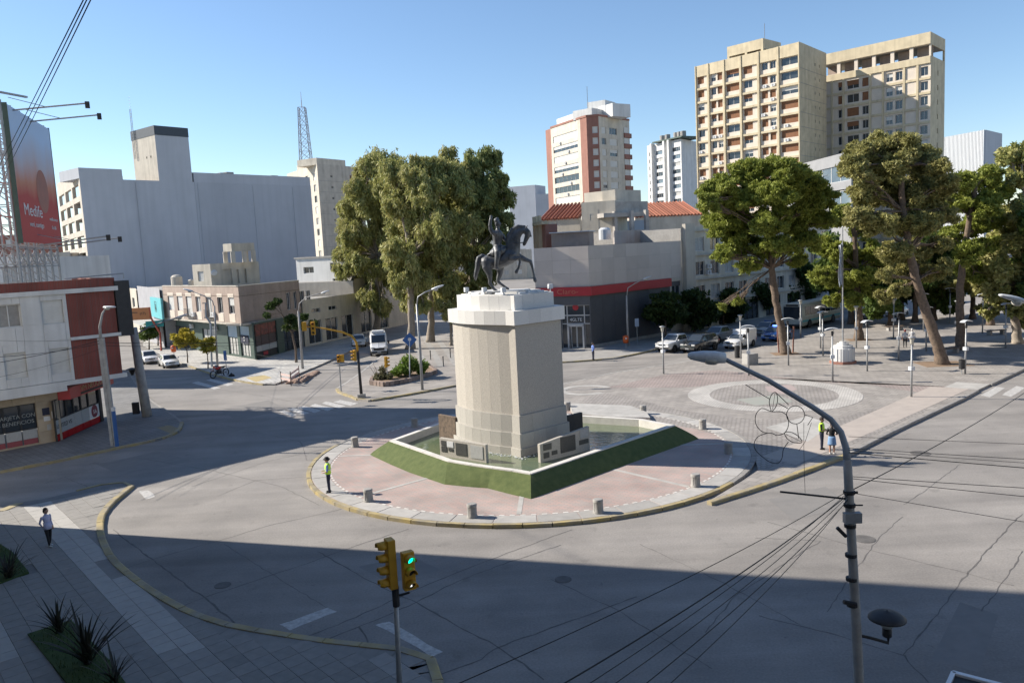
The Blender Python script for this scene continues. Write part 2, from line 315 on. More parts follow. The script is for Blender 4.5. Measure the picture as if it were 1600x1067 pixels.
# road seams and cracks: raised tar lines that wander
def ribbon(mb, pts, w, z=.004, jit=.05):
    Q = resample(pts, .35)
    L = []; k = len(Q)
    for i, p in enumerate(Q):
        t = (Q[min(i+1, k-1)]-Q[max(i-1, 0)]).normalized(); n = V(-t.y, t.x, 0)
        c = p+n*R.uniform(-jit, jit); ww = w*R.uniform(.45, 1.35)/2
        L.append((c+n*ww+V(0, 0, z), c-n*ww+V(0, 0, z)))
    for a, b in zip(L, L[1:]): mb.quad(a[0], a[1], b[1], b[0])
CR = [([(177, 827), (216, 858), (240, 875), (292, 915), (319, 933), (345, 955), (370, 975)], .1), ([(189, 889), (240, 873), (350, 842), (420, 821), (530, 796), (600, 770)], .05),
      ([(281, 948), (319, 933), (420, 900), (505, 871), (551, 854), (645, 824)], .07), ([(481, 994), (551, 966), (615, 937), (669, 912), (763, 875), (800, 861), (900, 825)], .07),
      ([(508, 1000), (561, 979), (650, 941), (712, 909), (785, 881), (880, 850)], .07), ([(497, 861), (572, 904), (599, 918), (650, 941), (709, 974), (777, 1009), (860, 1067)], .08),
      ([(561, 979), (575, 995), (577, 1010)], .1), ([(685, 1054), (747, 1033), (779, 1010), (850, 985), (1000, 930)], .08), ([(1412, 1023), (1460, 965), (1510, 898), (1560, 840), (1600, 800)], .07),
      ([(1200, 815), (1336, 854), (1405, 870), (1506, 894), (1564, 910), (1600, 918)], .05), ([(1410, 807), (1372, 841), (1330, 900), (1290, 960)], .05), ([(1500, 725), (1440, 770), (1410, 790)], .05),
      ([(1599, 861), (1568, 908), (1530, 960)], .06), ([(1180, 840), (1283, 845), (1240, 870), (1150, 930), (1100, 990)], .05), ([(1412, 1023), (1300, 990), (1180, 960)], .06), ([(1412, 1023), (1450, 1067)], .07),
      ([(300, 760), (420, 720), (560, 690)], .05), ([(70, 755), (150, 730), (300, 690), (420, 660)], .05), ([(290, 600), (420, 620), (560, 650)], .06),
      ([(330, 660), (470, 690), (480, 720)], .05), ([(210, 640), (330, 612), (470, 590)], .06), ([(590, 640), (700, 622)], .05), ([(100, 745), (160, 770)], .05), ([(215, 715), (330, 735), (440, 760), (500, 790)], .05),
      ([(340, 775), (400, 750), (480, 745)], .05), ([(880, 590), (960, 575), (1060, 560)], .06), ([(350, 850), (430, 900), (520, 955)], .04), ([(860, 905), (960, 950), (1120, 1050)], .05), ([(1000, 850), (1120, 905), (1250, 975)], .04)]
sm_ = MB()
for pl, wd in CR: ribbon(sm_, [G(*p) for p in pl], wd*.7, jit=.035)
o = sm_.build('tar_seam', X['seam'], road); o['kind'] = 'stuff'
patch = MB()
for q in (((560, 885), (640, 868), (690, 890), (610, 910)), ((1455, 1030), (1500, 940), (1560, 960), (1530, 1050)), ((1200, 780), (1290, 760), (1330, 790), (1240, 812)), ((150, 725), (250, 705), (300, 720), (190, 742)), ((340, 640), (420, 625), (450, 640), (370, 656))):
    patch.add([G(*p, .003) for p in q], [(0, 1, 2, 3)])
patch.build('asphalt_patch', mat('dark_asphalt_patch', (.215, .205, .195), (.18, .173, .167), 1.5, .9, .2, world=True), road)
# manhole covers
for px, py, r_ in ((1350, 842, .42), (348, 914, .3), (1438, 708, .5), (880, 905, .3)):
    m_ = MB(); m_.lathe([(r_, 0), (r_, .012), (r_*.9, .016), (0, .016)], 20); o = m_.build('manhole_cover', X['seam'], road); o.location = G(px, py)
# painted stripes, each of its own
def stripe(px, name='painted_stripe', z=.006):
    m_ = MB(); P = [G(*p) for p in px]; c = sum(P, V(0, 0, 0))/4
    Q = []
    for i in range(4): Q += [P[i].lerp(P[(i+1) % 4], s)+V(R.uniform(-.04, .04), R.uniform(-.04, .04), 0) for s in (0, .25, .5, .75)]
    m_.add([p+V(0, 0, z) for p in Q], [tuple(range(len(Q)))]); return m_.build(name, X['paint'], road)
for q in (((438, 975), (512, 950), (528, 955), (452, 984)), ((588, 975), (608, 970), (692, 1018), (676, 1025)), ((520, 628), (532, 625), (560, 630), (548, 634)), ((503, 630), (510, 627), (540, 634), (530, 638)), ((484, 634), (492, 631), (522, 638), (512, 642)), ((465, 637), (474, 634), (502, 641), (492, 645)), ((450, 640), (458, 637), (484, 645), (474, 648)), ((436, 643), (444, 641), (464, 648), (456, 651)),
          ((1532, 618), (1556, 604), (1570, 606), (1547, 621)), ((1565, 617), (1588, 603), (1603, 606), (1580, 620)), ((216, 767), (232, 766), (243, 776), (228, 780)), ((300, 598), (309, 596), (345, 606), (335, 608)), ((322, 594), (330, 592), (365, 600), (356, 603)), ((345, 590), (352, 589), (384, 596), (376, 598))):
    stripe(q)
# --- circular platform round the monument
CX, CY, CR0 = .69, 45.2, 12.5
plat = MB(); N = 96
plat.prism([(CX+12.28*math.cos(2*math.pi*i/N), CY+12.28*math.sin(2*math.pi*i/N)) for i in range(N)], 0, PZ, bottom=False)
platform = struct('roundabout_platform', plat, X['pink'])
nk = 62
for i in range(nk):
    a0, a1 = 2*math.pi*i/nk, 2*math.pi*(i+1)/nk; am = (a0+a1)/2
    ang = math.degrees(am) % 360
    p = V(CX+12.4*math.cos(am), CY+12.4*math.sin(am), R.uniform(-.012, .006))
    inst('kerb_stone', KY if 165 < ang < 318 else KS, platform, p, am+math.pi/2+math.pi+R.uniform(-.01, .01), (12.4*2*math.pi/nk-.03, .26, .17))
rs = rnd_mat('grey_ring_slab', ((.40, .385, .365), (.32, .31, .295)), .85, scale=2, bump=.1, lo=.85)
for i in range(40):                       # ring of concrete slabs inside the kerb
    a0, a1 = 2*math.pi*i/40+.002, 2*math.pi*(i+1)/40-.002; m_ = MB()
    pts = [(CX+r_*math.cos(a), CY+r_*math.sin(a)) for r_, aa in ((12.26, (a0, (a0+a1)/2, a1)), (11.35, (a1, (a0+a1)/2, a0))) for a in aa]
    m_.prism(pts, PZ-.02, PZ+.012+R.uniform(0, .004)); m_.build('ring_slab', rs, platform)
m_ = MB()                                 # dashed white line and radial white strips set in the paving
for i in range(300):
    if i % 2: continue
    a0, a1 = 2*math.pi*i/300, 2*math.pi*(i+1)/300
    m_.prism([(CX+r_*math.cos(a), CY+r_*math.sin(a)) for r_, a in ((11.3, a0), (11.3, a1), (11.2, a1), (11.2, a0))], PZ, PZ+.008)
m_.build('dashed_white_line', X['rimw'], platform)['kind'] = 'stuff'
for k in range(8):
    a = math.radians(-94+45*k); m_ = MB(); d = V(math.cos(a), math.sin(a), 0); n = V(-d.y, d.x, 0)*.11; c = V(CX, CY, 0)
    m_.prism([c+d*5.5-n, c+d*11.15-n, c+d*11.15+n, c+d*5.5+n], PZ, PZ+.009); m_.build('white_strip', X['concw'], platform)
# --- plaza
KR = [G(*p) for p in ((1108, 787), (1200, 758), (1265, 734), (1320, 712), (1400, 672), (1500, 625))]
dR = (G(1500, 625)-G(1400, 672)).normalized()
E1 = G(1528, 612); E2 = E1+dR*2.6; E3 = E1+dR*75
PL = [G(*p) for p in ((877, 603), (962, 584), (1072, 567), (1140, 556))]
dL = V(.72, .69, 0); E4 = PL[-1]+dL*18; E5 = E4+V(.62, .78, 0)*70
plaza_poly = KR+[E1, E3, E5+V(20, 0, 0), E5, E4]+PL[::-1]+[V(1.5, 58.5, 0), V(6.5, 57.5, 0), V(10.5, 54.5, 0), V(13.3, 49.0, 0), V(13.6, 44, 0), V(12.8, 40, 0), V(10.8, 37.4, 0)]
pz = MB(); pz.prism(plaza_poly, 0, PZ, bottom=False); plaza = struct('plaza_paving', pz, X['plazal'])
def sheet(parent, poly, z, m, name):
    m_ = MB(); m_.add([(p[0], p[1], z) for p in poly], [tuple(range(len(poly)))]); o = m_.build(name, m, parent); return o
RC = V(18.9, 57.7, 0)
def circ(c, r, n=64, sq=1.): return [(c.x+r*math.cos(2*math.pi*i/n), c.y+r*math.sin(2*math.pi*i/n)) for i in range(n)]
sheet(plaza, [G(*p, PZ) for p in ((1082, 645), (940, 612), (905, 626), (985, 652), (1095, 672), (1160, 690), (1178, 712), (1185, 735), (1330, 695), (1450, 640), (1400, 632), (1300, 655), (1180, 655))], PZ+.004, X['plaza'], 'cobble_field')
sheet(plaza, [G(*p, PZ) for p in ((945, 606), (1040, 585), (1120, 578), (1300, 598), (1500, 605), (1480, 620), (1352, 600), (1200, 590), (1080, 605))], PZ+.004, X['plazap'], 'pink_cobble_field')
sheet(plaza, circ(RC, 4.5), PZ+.008, X['plaza'], 'cobble_disc')
ring = MB()
for i in range(48):
    a0, a1 = 2*math.pi*i/48, 2*math.pi*(i+1)/48
    ring.add([(RC.x+r_*math.cos(a), RC.y+r_*math.sin(a), PZ+.012) for r_, a in ((4.5, a0), (6.1, a0), (6.1, a1), (4.5, a1))], [(0, 1, 2, 3)])
ring.build('white_cobble_ring', tile_mat('white_cobbles', (.56, .54, .50), (.48, .46, .43), (.36, .34, .32), .2, .2, mortar=.03), plaza)
for (c, s) in ((G(915, 612), 2.2),):                  # a second pale figure in the paving beside the monument
    m_ = MB()
    for i in range(40):
        a0, a1 = math.pi*1.6*i/40+.3, math.pi*1.6*(i+1)/40+.3
        m_.add([(c.x+r_*math.cos(a), c.y+r_*math.sin(a), PZ+.012) for r_, a in ((s*.72, a0), (s, a0), (s, a1), (s*.72, a1))], [(0, 1, 2, 3)])
    m_.build('white_cobble_arc', X['concw'], plaza)
for q in ((((1195, 668), (1262, 650), (1300, 664), (1262, 690)),)): sheet(plaza, [G(*p, PZ) for p in q], PZ+.012, X['concw'], 'pale_cobble_patch')
chalk = mat('chalk_drawing', (.37, .29, .28), (.33, .285, .265), 3, .9, world=True)
sheet(plaza, [G(*p, PZ) for p in ((1195, 604), (1235, 601), (1246, 608), (1225, 616), (1200, 612))], PZ+.014, chalk, 'chalk_mark')
sheet(plaza, [G(*p, PZ) for p in ((1150, 624), (1215, 617), (1240, 628), (1180, 634))], PZ+.014, mat('green_chalk', (.27, .30, .265), (.31, .295, .27), 3, .9, world=True), 'chalk_mark')
kerb([G(*p) for p in ((1108, 789), (1200, 760), (1265, 736), (1322, 714))], plaza, KY, flip=1, w=.28, h=.17)
kerb([G(*p) for p in ((1322, 714), (1400, 674), (1500, 627))]+[E1], plaza, KS, sm=0, w=.28, h=.17)
kerb([E2, E3], plaza, KS, sm=0, w=.28, h=.17)
kerb([V(1.5, 58.5, 0)]+PL+[E4], plaza, KC, sm=0, flip=-1)
sheet(plaza, [E1, E2, E2+V(-.72, .69, 0)*2.2, E1+V(-.72, .69, 0)*2.2], PZ+.006, X['concw'], 'kerb_ramp')
sheet(plaza, [KR[2]+V(-.5, .5, 0), KR[4]+V(-.45, .45, 0), E1+V(-.4, .4, 0), E1+V(-2.4, 1.9, 0), KR[4]+V(-2.0, 1.9, 0), KR[2]+V(-1.6, 2.4, 0)], PZ+.010, mat('pale_edge_strip', (.42, .37, .33), (.35, .31, .28), 1.2, .85, world=True), 'edge_strip')
# --- near pavement, bottom left, with its slabs laid one by one
nk_px = ((0, 802), (36, 787), (70, 782), (120, 770), (170, 757), (200, 756), (206, 762), (160, 800), (155, 830), (165, 862), (185, 890), (260, 945), (340, 980), (430, 995), (530, 1010), (640, 1020), (668, 1030), (680, 1042), (685, 1060), (684, 1085), (680, 1120))
near = [G(*p) for p in nk_px]; near_poly = near+[near[-1]+V(0, -8, 0), V(-30, 8, 0), V(-40, 36, 0)]
npv = MB(); npv.prism(near_poly, 0, PZ-.03, bottom=False); nside = struct('sidewalk', npv, mat('slab_joint_mortar', (.2, .19, .182), None, 4, .95, world=True))
kerb(near[6:], nside, KY, w=.3, h=.165, flip=-1); kerb(near[3:7], nside, KY, w=.2, flip=-1); kerb(near[0:2], nside, KY, w=.5, flip=-1, sm=0, h=.14)
beds = [[G(*p) for p in ((0, 918), (46, 900), (20, 868), (0, 855))]+[V(-24, 33, 0), V(-23, 29, 0)], [G(*p) for p in ((44, 998), (108, 1078), (150, 1120), (215, 1100), (172, 1040), (112, 976))]]
tu = V(.65, -.76, 0); tv = V(.76, .65, 0); tiles = []; o0 = V(-26, 36, 0)
for i in range(-2, 44):
    for j in range(-14, 22):
        c = o0+tu*(.62*i)+tv*(.62*j)
        if c.y < 17 or not pip(c, near_poly): continue
        cor = [c+tu*a+tv*b for a, b in ((-.3, -.3), (.3, -.3), (.3, .3), (-.3, .3))]
        if not all(pip(q, near_poly) for q in cor) or any(pip(c, b) for b in beds): continue
        if min((q-c).length for q in near[6:]) < .45: continue
        if (c.x+c.y*.7) > 30: continue
        tiles.append((c, (i, j)))
tiles.sort(key=lambda t: t[0].y)
tb = MB(); tb.box(0, 0, 0, 0.606, 0.606, .05); tme = mesh_from('paving_slab', tb.v, tb.f, [X['pave']])
tme2 = mesh_from('paving_slab', tb.v, tb.f, [rnd_mat('pale_paver', ((.285, .272, .255), (.245, .234, .22)), .85, scale=3, bump=.2, lo=.94)])
rest = MB()
for k, (c, (i, j)) in enumerate(tiles):
    band = (j % 7) in (5, 6); z = PZ-.025+R.uniform(-.002, .002); a = math.atan2(tu.y, tu.x)+R.uniform(-.006, .006)
    if k < 300: o = inst('paving_slab', tme2 if band else tme, nside, c+V(0, 0, z), a)
    else: rest.box(c.x, c.y, z, 0.606, 0.606, .05, a, m=1 if band else 0)
if rest.v: rest.build('paving_slabs', [X['pave'], mat('pale_paver_far', (.40, .385, .36), (.34, .325, .305), 2, .85)], nside)['kind'] = 'stuff'
Qn = resample(smooth(near[6:], 2), .5); infill = MB()          # concrete strip between kerb and slabs
for i in range(len(Qn)-1):
    a, b = Qn[i], Qn[i+1]; e = (b-a).normalized(); n_ = V(e.y, -e.x, 0); infill.quad(a+V(0, 0, PZ-.012), b+V(0, 0, PZ-.012), b+n_*1.05+V(0, 0, PZ-.012), a+n_*1.05+V(0, 0, PZ-.012))
infill.build('concrete_edge_strip', mat('edge_concrete', (.25, .238, .222), (.205, .196, .184), 2, .85, .2, world=True), nside)
for b in beds:
    m_ = MB(); m_.prism(b, 0, PZ+.05); m_.build('planting_bed', X['grass'], nside)
# --- pavement by the corner building on the left
LK = [G(*p) for p in ((-60, 752), (0, 739), (60, 728), (110, 718), (190, 700), (250, 688), (280, 676), (284, 662), (262, 645), (235, 628), (215, 606), (205, 590))]
lp = MB(); lp.prism(LK+[V(-60, 100, 0), V(-70, 60, 0)], 0, PZ, bottom=False); lside = struct('sidewalk', lp, X['dtile'])
kerb(LK[1:8], lside, KY, flip=-1, w=.28); kerb(LK[7:], lside, KS, flip=-1)
sheet(lside, [G(*p, PZ) for p in ((245, 668), (265, 664), (282, 670), (268, 678))], PZ+.006, mat('yellow_ramp', (.3, .24, .12), (.22, .19, .13), 4, .85, world=True), 'kerb_ramp')
# --- pavement of the brown corner building
BK = [G(*p) for p in ((225, 540), (258, 556), (296, 573), (345, 590), (380, 598), (412, 602), (430, 602), (447, 596), (470, 584), (500, 572), (545, 551), (575, 535))]
bp_ = MB(); bp_.prism(BK+[V(-22, 130, 0), V(-70, 150, 0)], 0, PZ, bottom=False); bside = struct('sidewalk', bp_, X['wtile'])
kerb(BK[2:6], bside, KY, flip=-1, step=1.8); kerb(BK[5:], bside, KS, flip=-1, step=1.8); kerb(BK[:3], bside, KC, flip=-1, step=2.5)
sheet(bside, [G(*p, PZ) for p in ((384, 590), (412, 586), (425, 590), (400, 597))], PZ+.006, mat('yellow_ramp2', (.46, .36, .16), (.36, .29, .16), 4, .85, world=True), 'kerb_ramp')
rb = MB(); rr_ = random.Random(3)
for k in range(260):
    t = rr_.random(); c = G(448+t*45, 600-t*18).lerp(G(475+t*22, 598-t*16), rr_.random()); s = rr_.uniform(.1, .38)
    rb.lathe([(s, 0), (s*.8, s*.5), (0, s*.7)], 6, (c.x, c.y, .0))
tag(rb.build('rubble', X['rubble']), 'reddish rubble and earth beside the trench in the road', 'rubble', kind='stuff')
# --- median island with its promenade
MK = [G(*p) for p in ((600, 555), (570, 580), (545, 598), (527, 609), (530, 615), (548, 620), (560, 626), (575, 628), (600, 624), (660, 614), (718, 602))]
dm = (MK[0]-MK[2]).normalized(); far = MK[0]+V(-.16, .987, 0)*150
med_poly = MK+[V(2.5, 73.5, 0), V(1.5, 80, 0), V(-6.5, 100, 0), far+V(14, 0, 0), far]
mp_ = MB(); mp_.prism(med_poly, 0, PZ, bottom=False); median = struct('median_pavement', mp_, X['plazal'])
kerb(MK[3:]+[V(2.5, 73.5, 0)], median, KY, flip=-1, step=1.6, w=.3); kerb(MK[:4], median, KC, flip=-1, step=1.6)
for dx in (-3.2, 0, 3.2):
    m_ = MB(); b0 = G(690, 575); d = V(-.16, .987, 0); n = V(.987, .16, 0)
    c = b0+n*(dx*.5); m_.add([c-n*.35+V(0, 0, PZ+.006), c+n*.35+V(0, 0, PZ+.006), c+n*.35+d*70+V(0, 0, PZ+.006), c-n*.35+d*70+V(0, 0, PZ+.006)], [(0, 1, 2, 3)]); m_.build('dark_paving_band', X['conc'], median)
# --- pavement in front of the shop with the red band
CK = [G(*p) for p in ((860, 568), (900, 566), (962, 561), (1000, 553), (1022, 548), (1060, 538))]; dC = V(.72, .69, 0)
CK += [CK[-1]+dC*60]
cp = MB(); cp.prism([V(-1, 84, 0), CK[0]]+CK[1:]+[CK[-1]+V(-30, 40, 0), V(-6, 190, 0), V(-10, 190, 0)], 0, PZ, bottom=False); cside = struct('sidewalk', cp, X['conc'])
kerb(CK, cside, KY, flip=1, step=2.2, sm=1)
# distant terrain
hm = MB(); K = 60; rr_ = random.Random(5); pr = []
for i in range(K+1):
    a = math.radians(50+80*i/K); d = 1400; pr.append((d*math.cos(a), d*math.sin(a), 22+10*math.sin(i*.5)+6*rr_.random()))
for a, b in zip(pr, pr[1:]):
    hm.quad((a[0]*.8, a[1]*.8, -1), (b[0]*.8, b[1]*.8, -1), b, a); hm.quad(a, b, (b[0]*1.2, b[1]*1.2, -1), (a[0]*1.2, a[1]*1.2, -1))
struct('hills', hm, mat('far_hills', (.16, .17, .17), (.12, .13, .12), .02, .95, world=True), smooth=True)

# ---------------------------------------------------------------- monument
mon = thing('monument_pedestal', 'tall beige stone pedestal with white granite cap in the fountain basin', 'monument', (-.1, 45, 0))
C0, Lp, Rp = V(.2, 42.6, 0), V(-3.42, 46.6, 0), V(2.8, 44.9, 0)
th = [22, 28, 35, 42, 48, 53, 56]; ln = [.56]*7+[.45]; path = [V(0, 0, 0)]
for t_, l_ in zip(th+[38], ln): a = math.radians(t_); path.append(path[-1]+V(math.sin(a), -math.cos(a), 0)*l_)
def fit_path(path, A, B):
    e = path[-1]-path[0]; s = (B-A).length/e.length; r = math.atan2((B-A).y, (B-A).x)-math.atan2(e.y, e.x); c, n = math.cos(r)*s, math.sin(r)*s
    return [V(A.x+p.x*c-p.y*n, A.y+p.x*n+p.y*c, 0) for p in path]
og = fit_path(path, Lp, C0)               # left side: a bowed run of stone facets from L to the front arris
ctr = V((Lp.x+Rp.x)/2, (Lp.y+Rp.y)/2, 0)
def full_plan(off=0., sub=True):
    body = og+[Rp]; back = [ctr*2-p for p in og[1:-1]]           # same bow on the far side
    ss = (.25, .5, .75) if sub else ()
    P = og+[C0.lerp(Rp, s) for s in ss]+[ctr*2-p for p in og]+[(ctr*2-C0).lerp(ctr*2-Rp, s) for s in ss]
    if off:
        n = len(P); Q = []
        area = sum(P[i].x*P[(i+1) % n].y-P[(i+1) % n].x*P[i].y for i in range(n)); sg = 1 if area > 0 else -1
        for i in range(n):
            a, b, c = P[i-1], P[i], P[(i+1) % n]; e1 = (b-a).normalized(); e2 = (c-b).normalized()
            n1 = V(e1.y, -e1.x, 0)*sg; n2 = V(e2.y, -e2.x, 0)*sg; m_ = (n1+n2); m_ = m_/max(.4, m_.length_squared/2)
            Q.append(b+m_*off)
        P = Q
    return P
def stone_course(name, off, z0, z1, m, gap=.003, sub=True):
    P = full_plan(off, sub); n = len(P); c = ctr
    for i in range(n):
        a, b = P[i], P[(i+1) % n]
        if (a-b).length < .05: continue
        e = (b-a).normalized()*gap; ai, bi = a.lerp(c, .22), b.lerp(c, .22); jz = R.uniform(0, .004)
        m_ = MB(); m_.prism([a+e, b-e, bi, ai], z0, z1-jz); m_.build(name, m, mon, world=True, bevel=.006)
core = MB(); core.prism(full_plan(-.15), 0, 8.3); core.prism(full_plan(-.6), 8.3, 9.15); core.build('core', X['stone'], mon, world=True)
stone_course('plinth_block', .30, .3, .95, X['plinth']); stone_course('plinth_block', .2, .95, 1.75, X['plinth']); stone_course('plinth_block', .10, 1.75, 2.72, X['plinth'])
stone_course('stone_facet', 0, 2.72, 7.62, X['stone'], .001, False)
stone_course('cap_block', .2, 7.66, 8.42, X['granite']); stone_course('cap_block', -.28, 8.42, 9.22, X['granite'])
for off, z0, z1 in ((-.5, 9.15, 9.27), (-.85, 9.27, 9.38)):
    m_ = MB(); m_.prism(full_plan(off), z0, z1); m_.build('top_slab', X['granite'], mon, world=True, bevel=.02)
for (s, t_) in ((.15, .2), (.85, .15), (.5, .12), (.05, .8)):        # small floodlights on the cap
    p = Lp.lerp(C0, s).lerp(ctr, .16) if t_ < .5 else Rp.lerp(ctr, .16)
    m_ = MB(); m_.tube([(p.x, p.y, 9.22), (p.x, p.y, 9.4)], .03); m_.box(p.x, p.y, 9.52, .24, .2, .26, .5); m_.build('floodlight', X['lampw'], mon, world=True)
for t_ in (.2, .45, .7):
    for A, B in ((Lp, C0), (C0, Rp)):
        p = A.lerp(B, t_).lerp(ctr, .2); q = A.lerp(B, t_+.17).lerp(ctr, .2); m_ = MB(); m_.tube([(p.x, p.y, 9.30), (q.x, q.y, 9.30)], .05); m_.build('strip_light', X['lampw'], mon, world=True)
# basin rim, turf bank, water
T0, TR_, TL_ = G(829, 740, .95), G(1055, 664, .95), G(608, 688, .95)
front = [TL_, G(640, 699, .95), G(660, 706, .95), G(700, 720, .95), G(735, 726, .95), G(770, 731, .95), G(800, 735, .95), T0]
rim = [V(p.x, p.y, 0) for p in front]+[V(*(T0.lerp(TR_, s).xy), 0) for s in (.25, .5, .75)]+[V(TR_.x, TR_.y, 0), V(7.7, 48.3, 0), V(4.2, 50.2, 0), V(.3, 53, 0), V(-4.6, 50.6, 0)]
base = [G(*p) for p in ((578, 714), (612, 730), (640, 742), (695, 761), (735, 765), (762, 767), (800, 777), (830, 784))]
base += [base[-1].lerp(G(1092, 689), s) for s in (.25, .5, .75)]+[G(1092, 689), V(8.6, 49.2, 0), V(4.8, 51.4, 0), V(.3, 54.4, 0), V(-5.6, 51.9, 0)]
basin = thing('fountain_basin', 'angular fountain basin with white rim and sloping green turf bank', 'fountain', (0, 45, 0))
def inset(P, d):
    n = len(P); Q = []; area = sum(P[i].x*P[(i+1) % n].y-P[(i+1) % n].x*P[i].y for i in range(n)); sg = -1 if area > 0 else 1
    for i in range(n):
        a, b, c = P[i-1], P[i], P[(i+1) % n]; e1 = (b-a).normalized(); e2 = (c-b).normalized(); n1 = V(e1.y, -e1.x, 0)*sg; n2 = V(e2.y, -e2.x, 0)*sg; m_ = n1+n2; m_ = m_/max(.5, m_.length_squared/2); Q.append(b+m_*d)
    return Q
n = len(rim); bank = MB(); S = 5
rim_s = inset(rim, -.02)
for i in range(n):
    j = (i+1) % n
    for s in range(S):
        def P_(k, s): t_ = s/S; b_ = base[k].lerp(V(rim_s[k].x, rim_s[k].y, 0), t_); return V(b_.x, b_.y, PZ+(.9-PZ)*(t_**.85))
        bank.quad(P_(i, s), P_(j, s), P_(j, s+1), P_(i, s+1))
bank.build('turf_bank', X['turf'], basin, world=True, auto=35)
ri = inset(rim, .32)
for i in range(n):
    a, b, c, d = rim[i], rim[(i+1) % n], ri[(i+1) % n], ri[i]; e = (b-a).normalized()*.008; m_ = MB(); m_.prism([a+e, b-e, c-e, d+e], .25, .95+R.uniform(0, .006)); m_.build('rim_stone', X['rimw'], basin, world=True, bevel=.015)
wt = MB(); wt.add([(p.x, p.y, .52) for p in inset(rim, .3)], [tuple(range(n))]); o = wt.build('water', X['water'], basin, world=True)
fl = MB(); fl.add([(p.x, p.y, .2) for p in inset(rim, .1)], [tuple(range(n))]); fl.build('basin_floor', X['conc'], basin, world=True)
foam = MB(); rr_ = random.Random(9); fp = full_plan(.45)
for k in range(340):                      # splashes where the water runs down the plinth
    i = rr_.randrange(0, 12); p = fp[i].lerp(fp[(i+1) % len(fp)], rr_.random()); p = p+(p-ctr).normalized()*abs(rr_.gauss(0, .16)); s = rr_.uniform(.012, .05)
    foam.lathe([(s, 0), (s*.7, s*.6), (0, s*.8)], 5, (p.x, p.y, .52+abs(rr_.gauss(0, .03))))
foam.build('foam', mat('white_foam', (.75, .78, .8), None, 5, .5), basin, world=True)['kind'] = 'stuff'
slab = MB(); slab.prism([G(*p, .3) for p in ((888, 632), (985, 636), (1010, 646), (1016, 655), (960, 654), (896, 648))], PZ, .42); slab.build('white_slab', X['concw'], basin, world=True)
# plaque walls standing in the basin
def plaque_wall(a, b, zt0, zt1, items, label, m='stone'):
    A, B = V(a.x, a.y, 0), V(b.x, b.y, 0); c = (A+B)/2; u = (B-A).normalized(); nn = V(u.y, -u.x, 0); L = (B-A).length
    t = thing('plaque_wall', label, 'plaque wall', (c.x, c.y, .2), 0, 'plaque walls round the pedestal')
    m_ = MB(); th_ = .2
    v = [A+nn*s*th_/2 + V(0, 0, z) for s in (1, -1) for z in (.2, zt0)]+[B+nn*s*th_/2+V(0, 0, z) for s in (1, -1) for z in (.2, zt1)]
    m_.add(v, ((0, 4, 5, 1), (2, 3, 7, 6), (1, 5, 7, 3), (0, 1, 3, 2), (4, 6, 7, 5), (0, 2, 6, 4))); m_.build('wall', X[m], t, world=True, bevel=.01)
    for (u0, u1, z0, z1, mk) in items:
        q = MB(); d = th_/2+.012
        p = lambda uu, zz: A+u*(uu*L)+nn*d+V(0, 0, zz)
        c_ = A+u*((u0+u1)/2*L)+nn*d; q.box(c_.x, c_.y, (z0+z1)/2, (u1-u0)*L, .03, z1-z0, math.atan2(u.y, u.x)); q.build('plaque', X[mk], t, world=True)
pw = lambda px, z=.5: G(*px, z)
plaque_wall(pw((690, 712)), pw((762, 723)), 1.55, 1.5, [(.04, .16, 1.15, 1.42, 'plaque'), (.17, .31, 1.1, 1.42, 'txt_w'), (.04, .16, .8, 1.1, 'plaque'), (.2, .3, .88, 1.04, 'plaque'), (.36, .6, .72, 1.4, 'plaque'), (.68, .94, .68, 1.38, 'plaquew')], 'stone wall with a bright white plaque among dark ones, left of the pedestal')
plaque_wall(pw((843, 723)), pw((920, 703)), 1.5, 1.85, [(.06, .22, 1.12, 1.45, 'plaque'), (.06, .17, .7, 1.0, 'plaque'), (.22, .33, .78, 1.0, 'plaque'), (.4, .7, .75, 1.6, 'plaque'), (.8, .97, 1.3, 1.75, 'plaquew'), (.78, .97, .95, 1.2, 'plaque')], 'streaked stone wall with a large square dark plaque, right of the front arris')
pwb = Rp+V(.1, .45, 0)
plaque_wall(pwb, pwb+V(.95, .8, 0), 2.0, 2.0, [], 'dark blank wall slab behind the right corner of the pedestal', 'dark')
pwl = Lp+V(-.1, -.1, 0)
plaque_wall(pwl+V(-1.1, 1.2, 0), pwl, 2.0, 2.0, [], 'brown blank wall slab behind the left corner of the pedestal', 'bark')
# bollards
def make_bollard():
    t = thing('bollard', 'squat grey ribbed concrete bollard on the roundabout rim', 'bollard', group='concrete bollards round the monument')
    b = MB(); b.lathe([(.24, 0), (.24, .07), (.215, .1), (.205, .4), (.205, .47), (.225, .49), (.225, .58), (.2, .62), (0, .625)], 16); b.build('shaft', X['conc'], t, auto=40)
    for k in range(8):
        a = 2*math.pi*k/8; m_ = MB(); m_.tube([(.208*math.cos(a), .208*math.sin(a), .1), (.2*math.cos(a), .2*math.sin(a), .46)], .016, 5); m_.build('rib', X['conc'], t)
    return t
b0 = make_bollard(); bl = [(576, 783), (738, 808), (935, 801), (1087, 760), (1138, 708), (1098, 670), (1005, 647), (887, 641), (648, 667), (555, 698)]
for i, p in enumerate(bl):
    t = b0 if i == 0 else copy_tree(b0); g = G(*p, PZ); t.location = (g.x, g.y, PZ); t.rotation_euler = (R.uniform(-.03, .03), R.uniform(-.03, .03), R.uniform(0, 6))
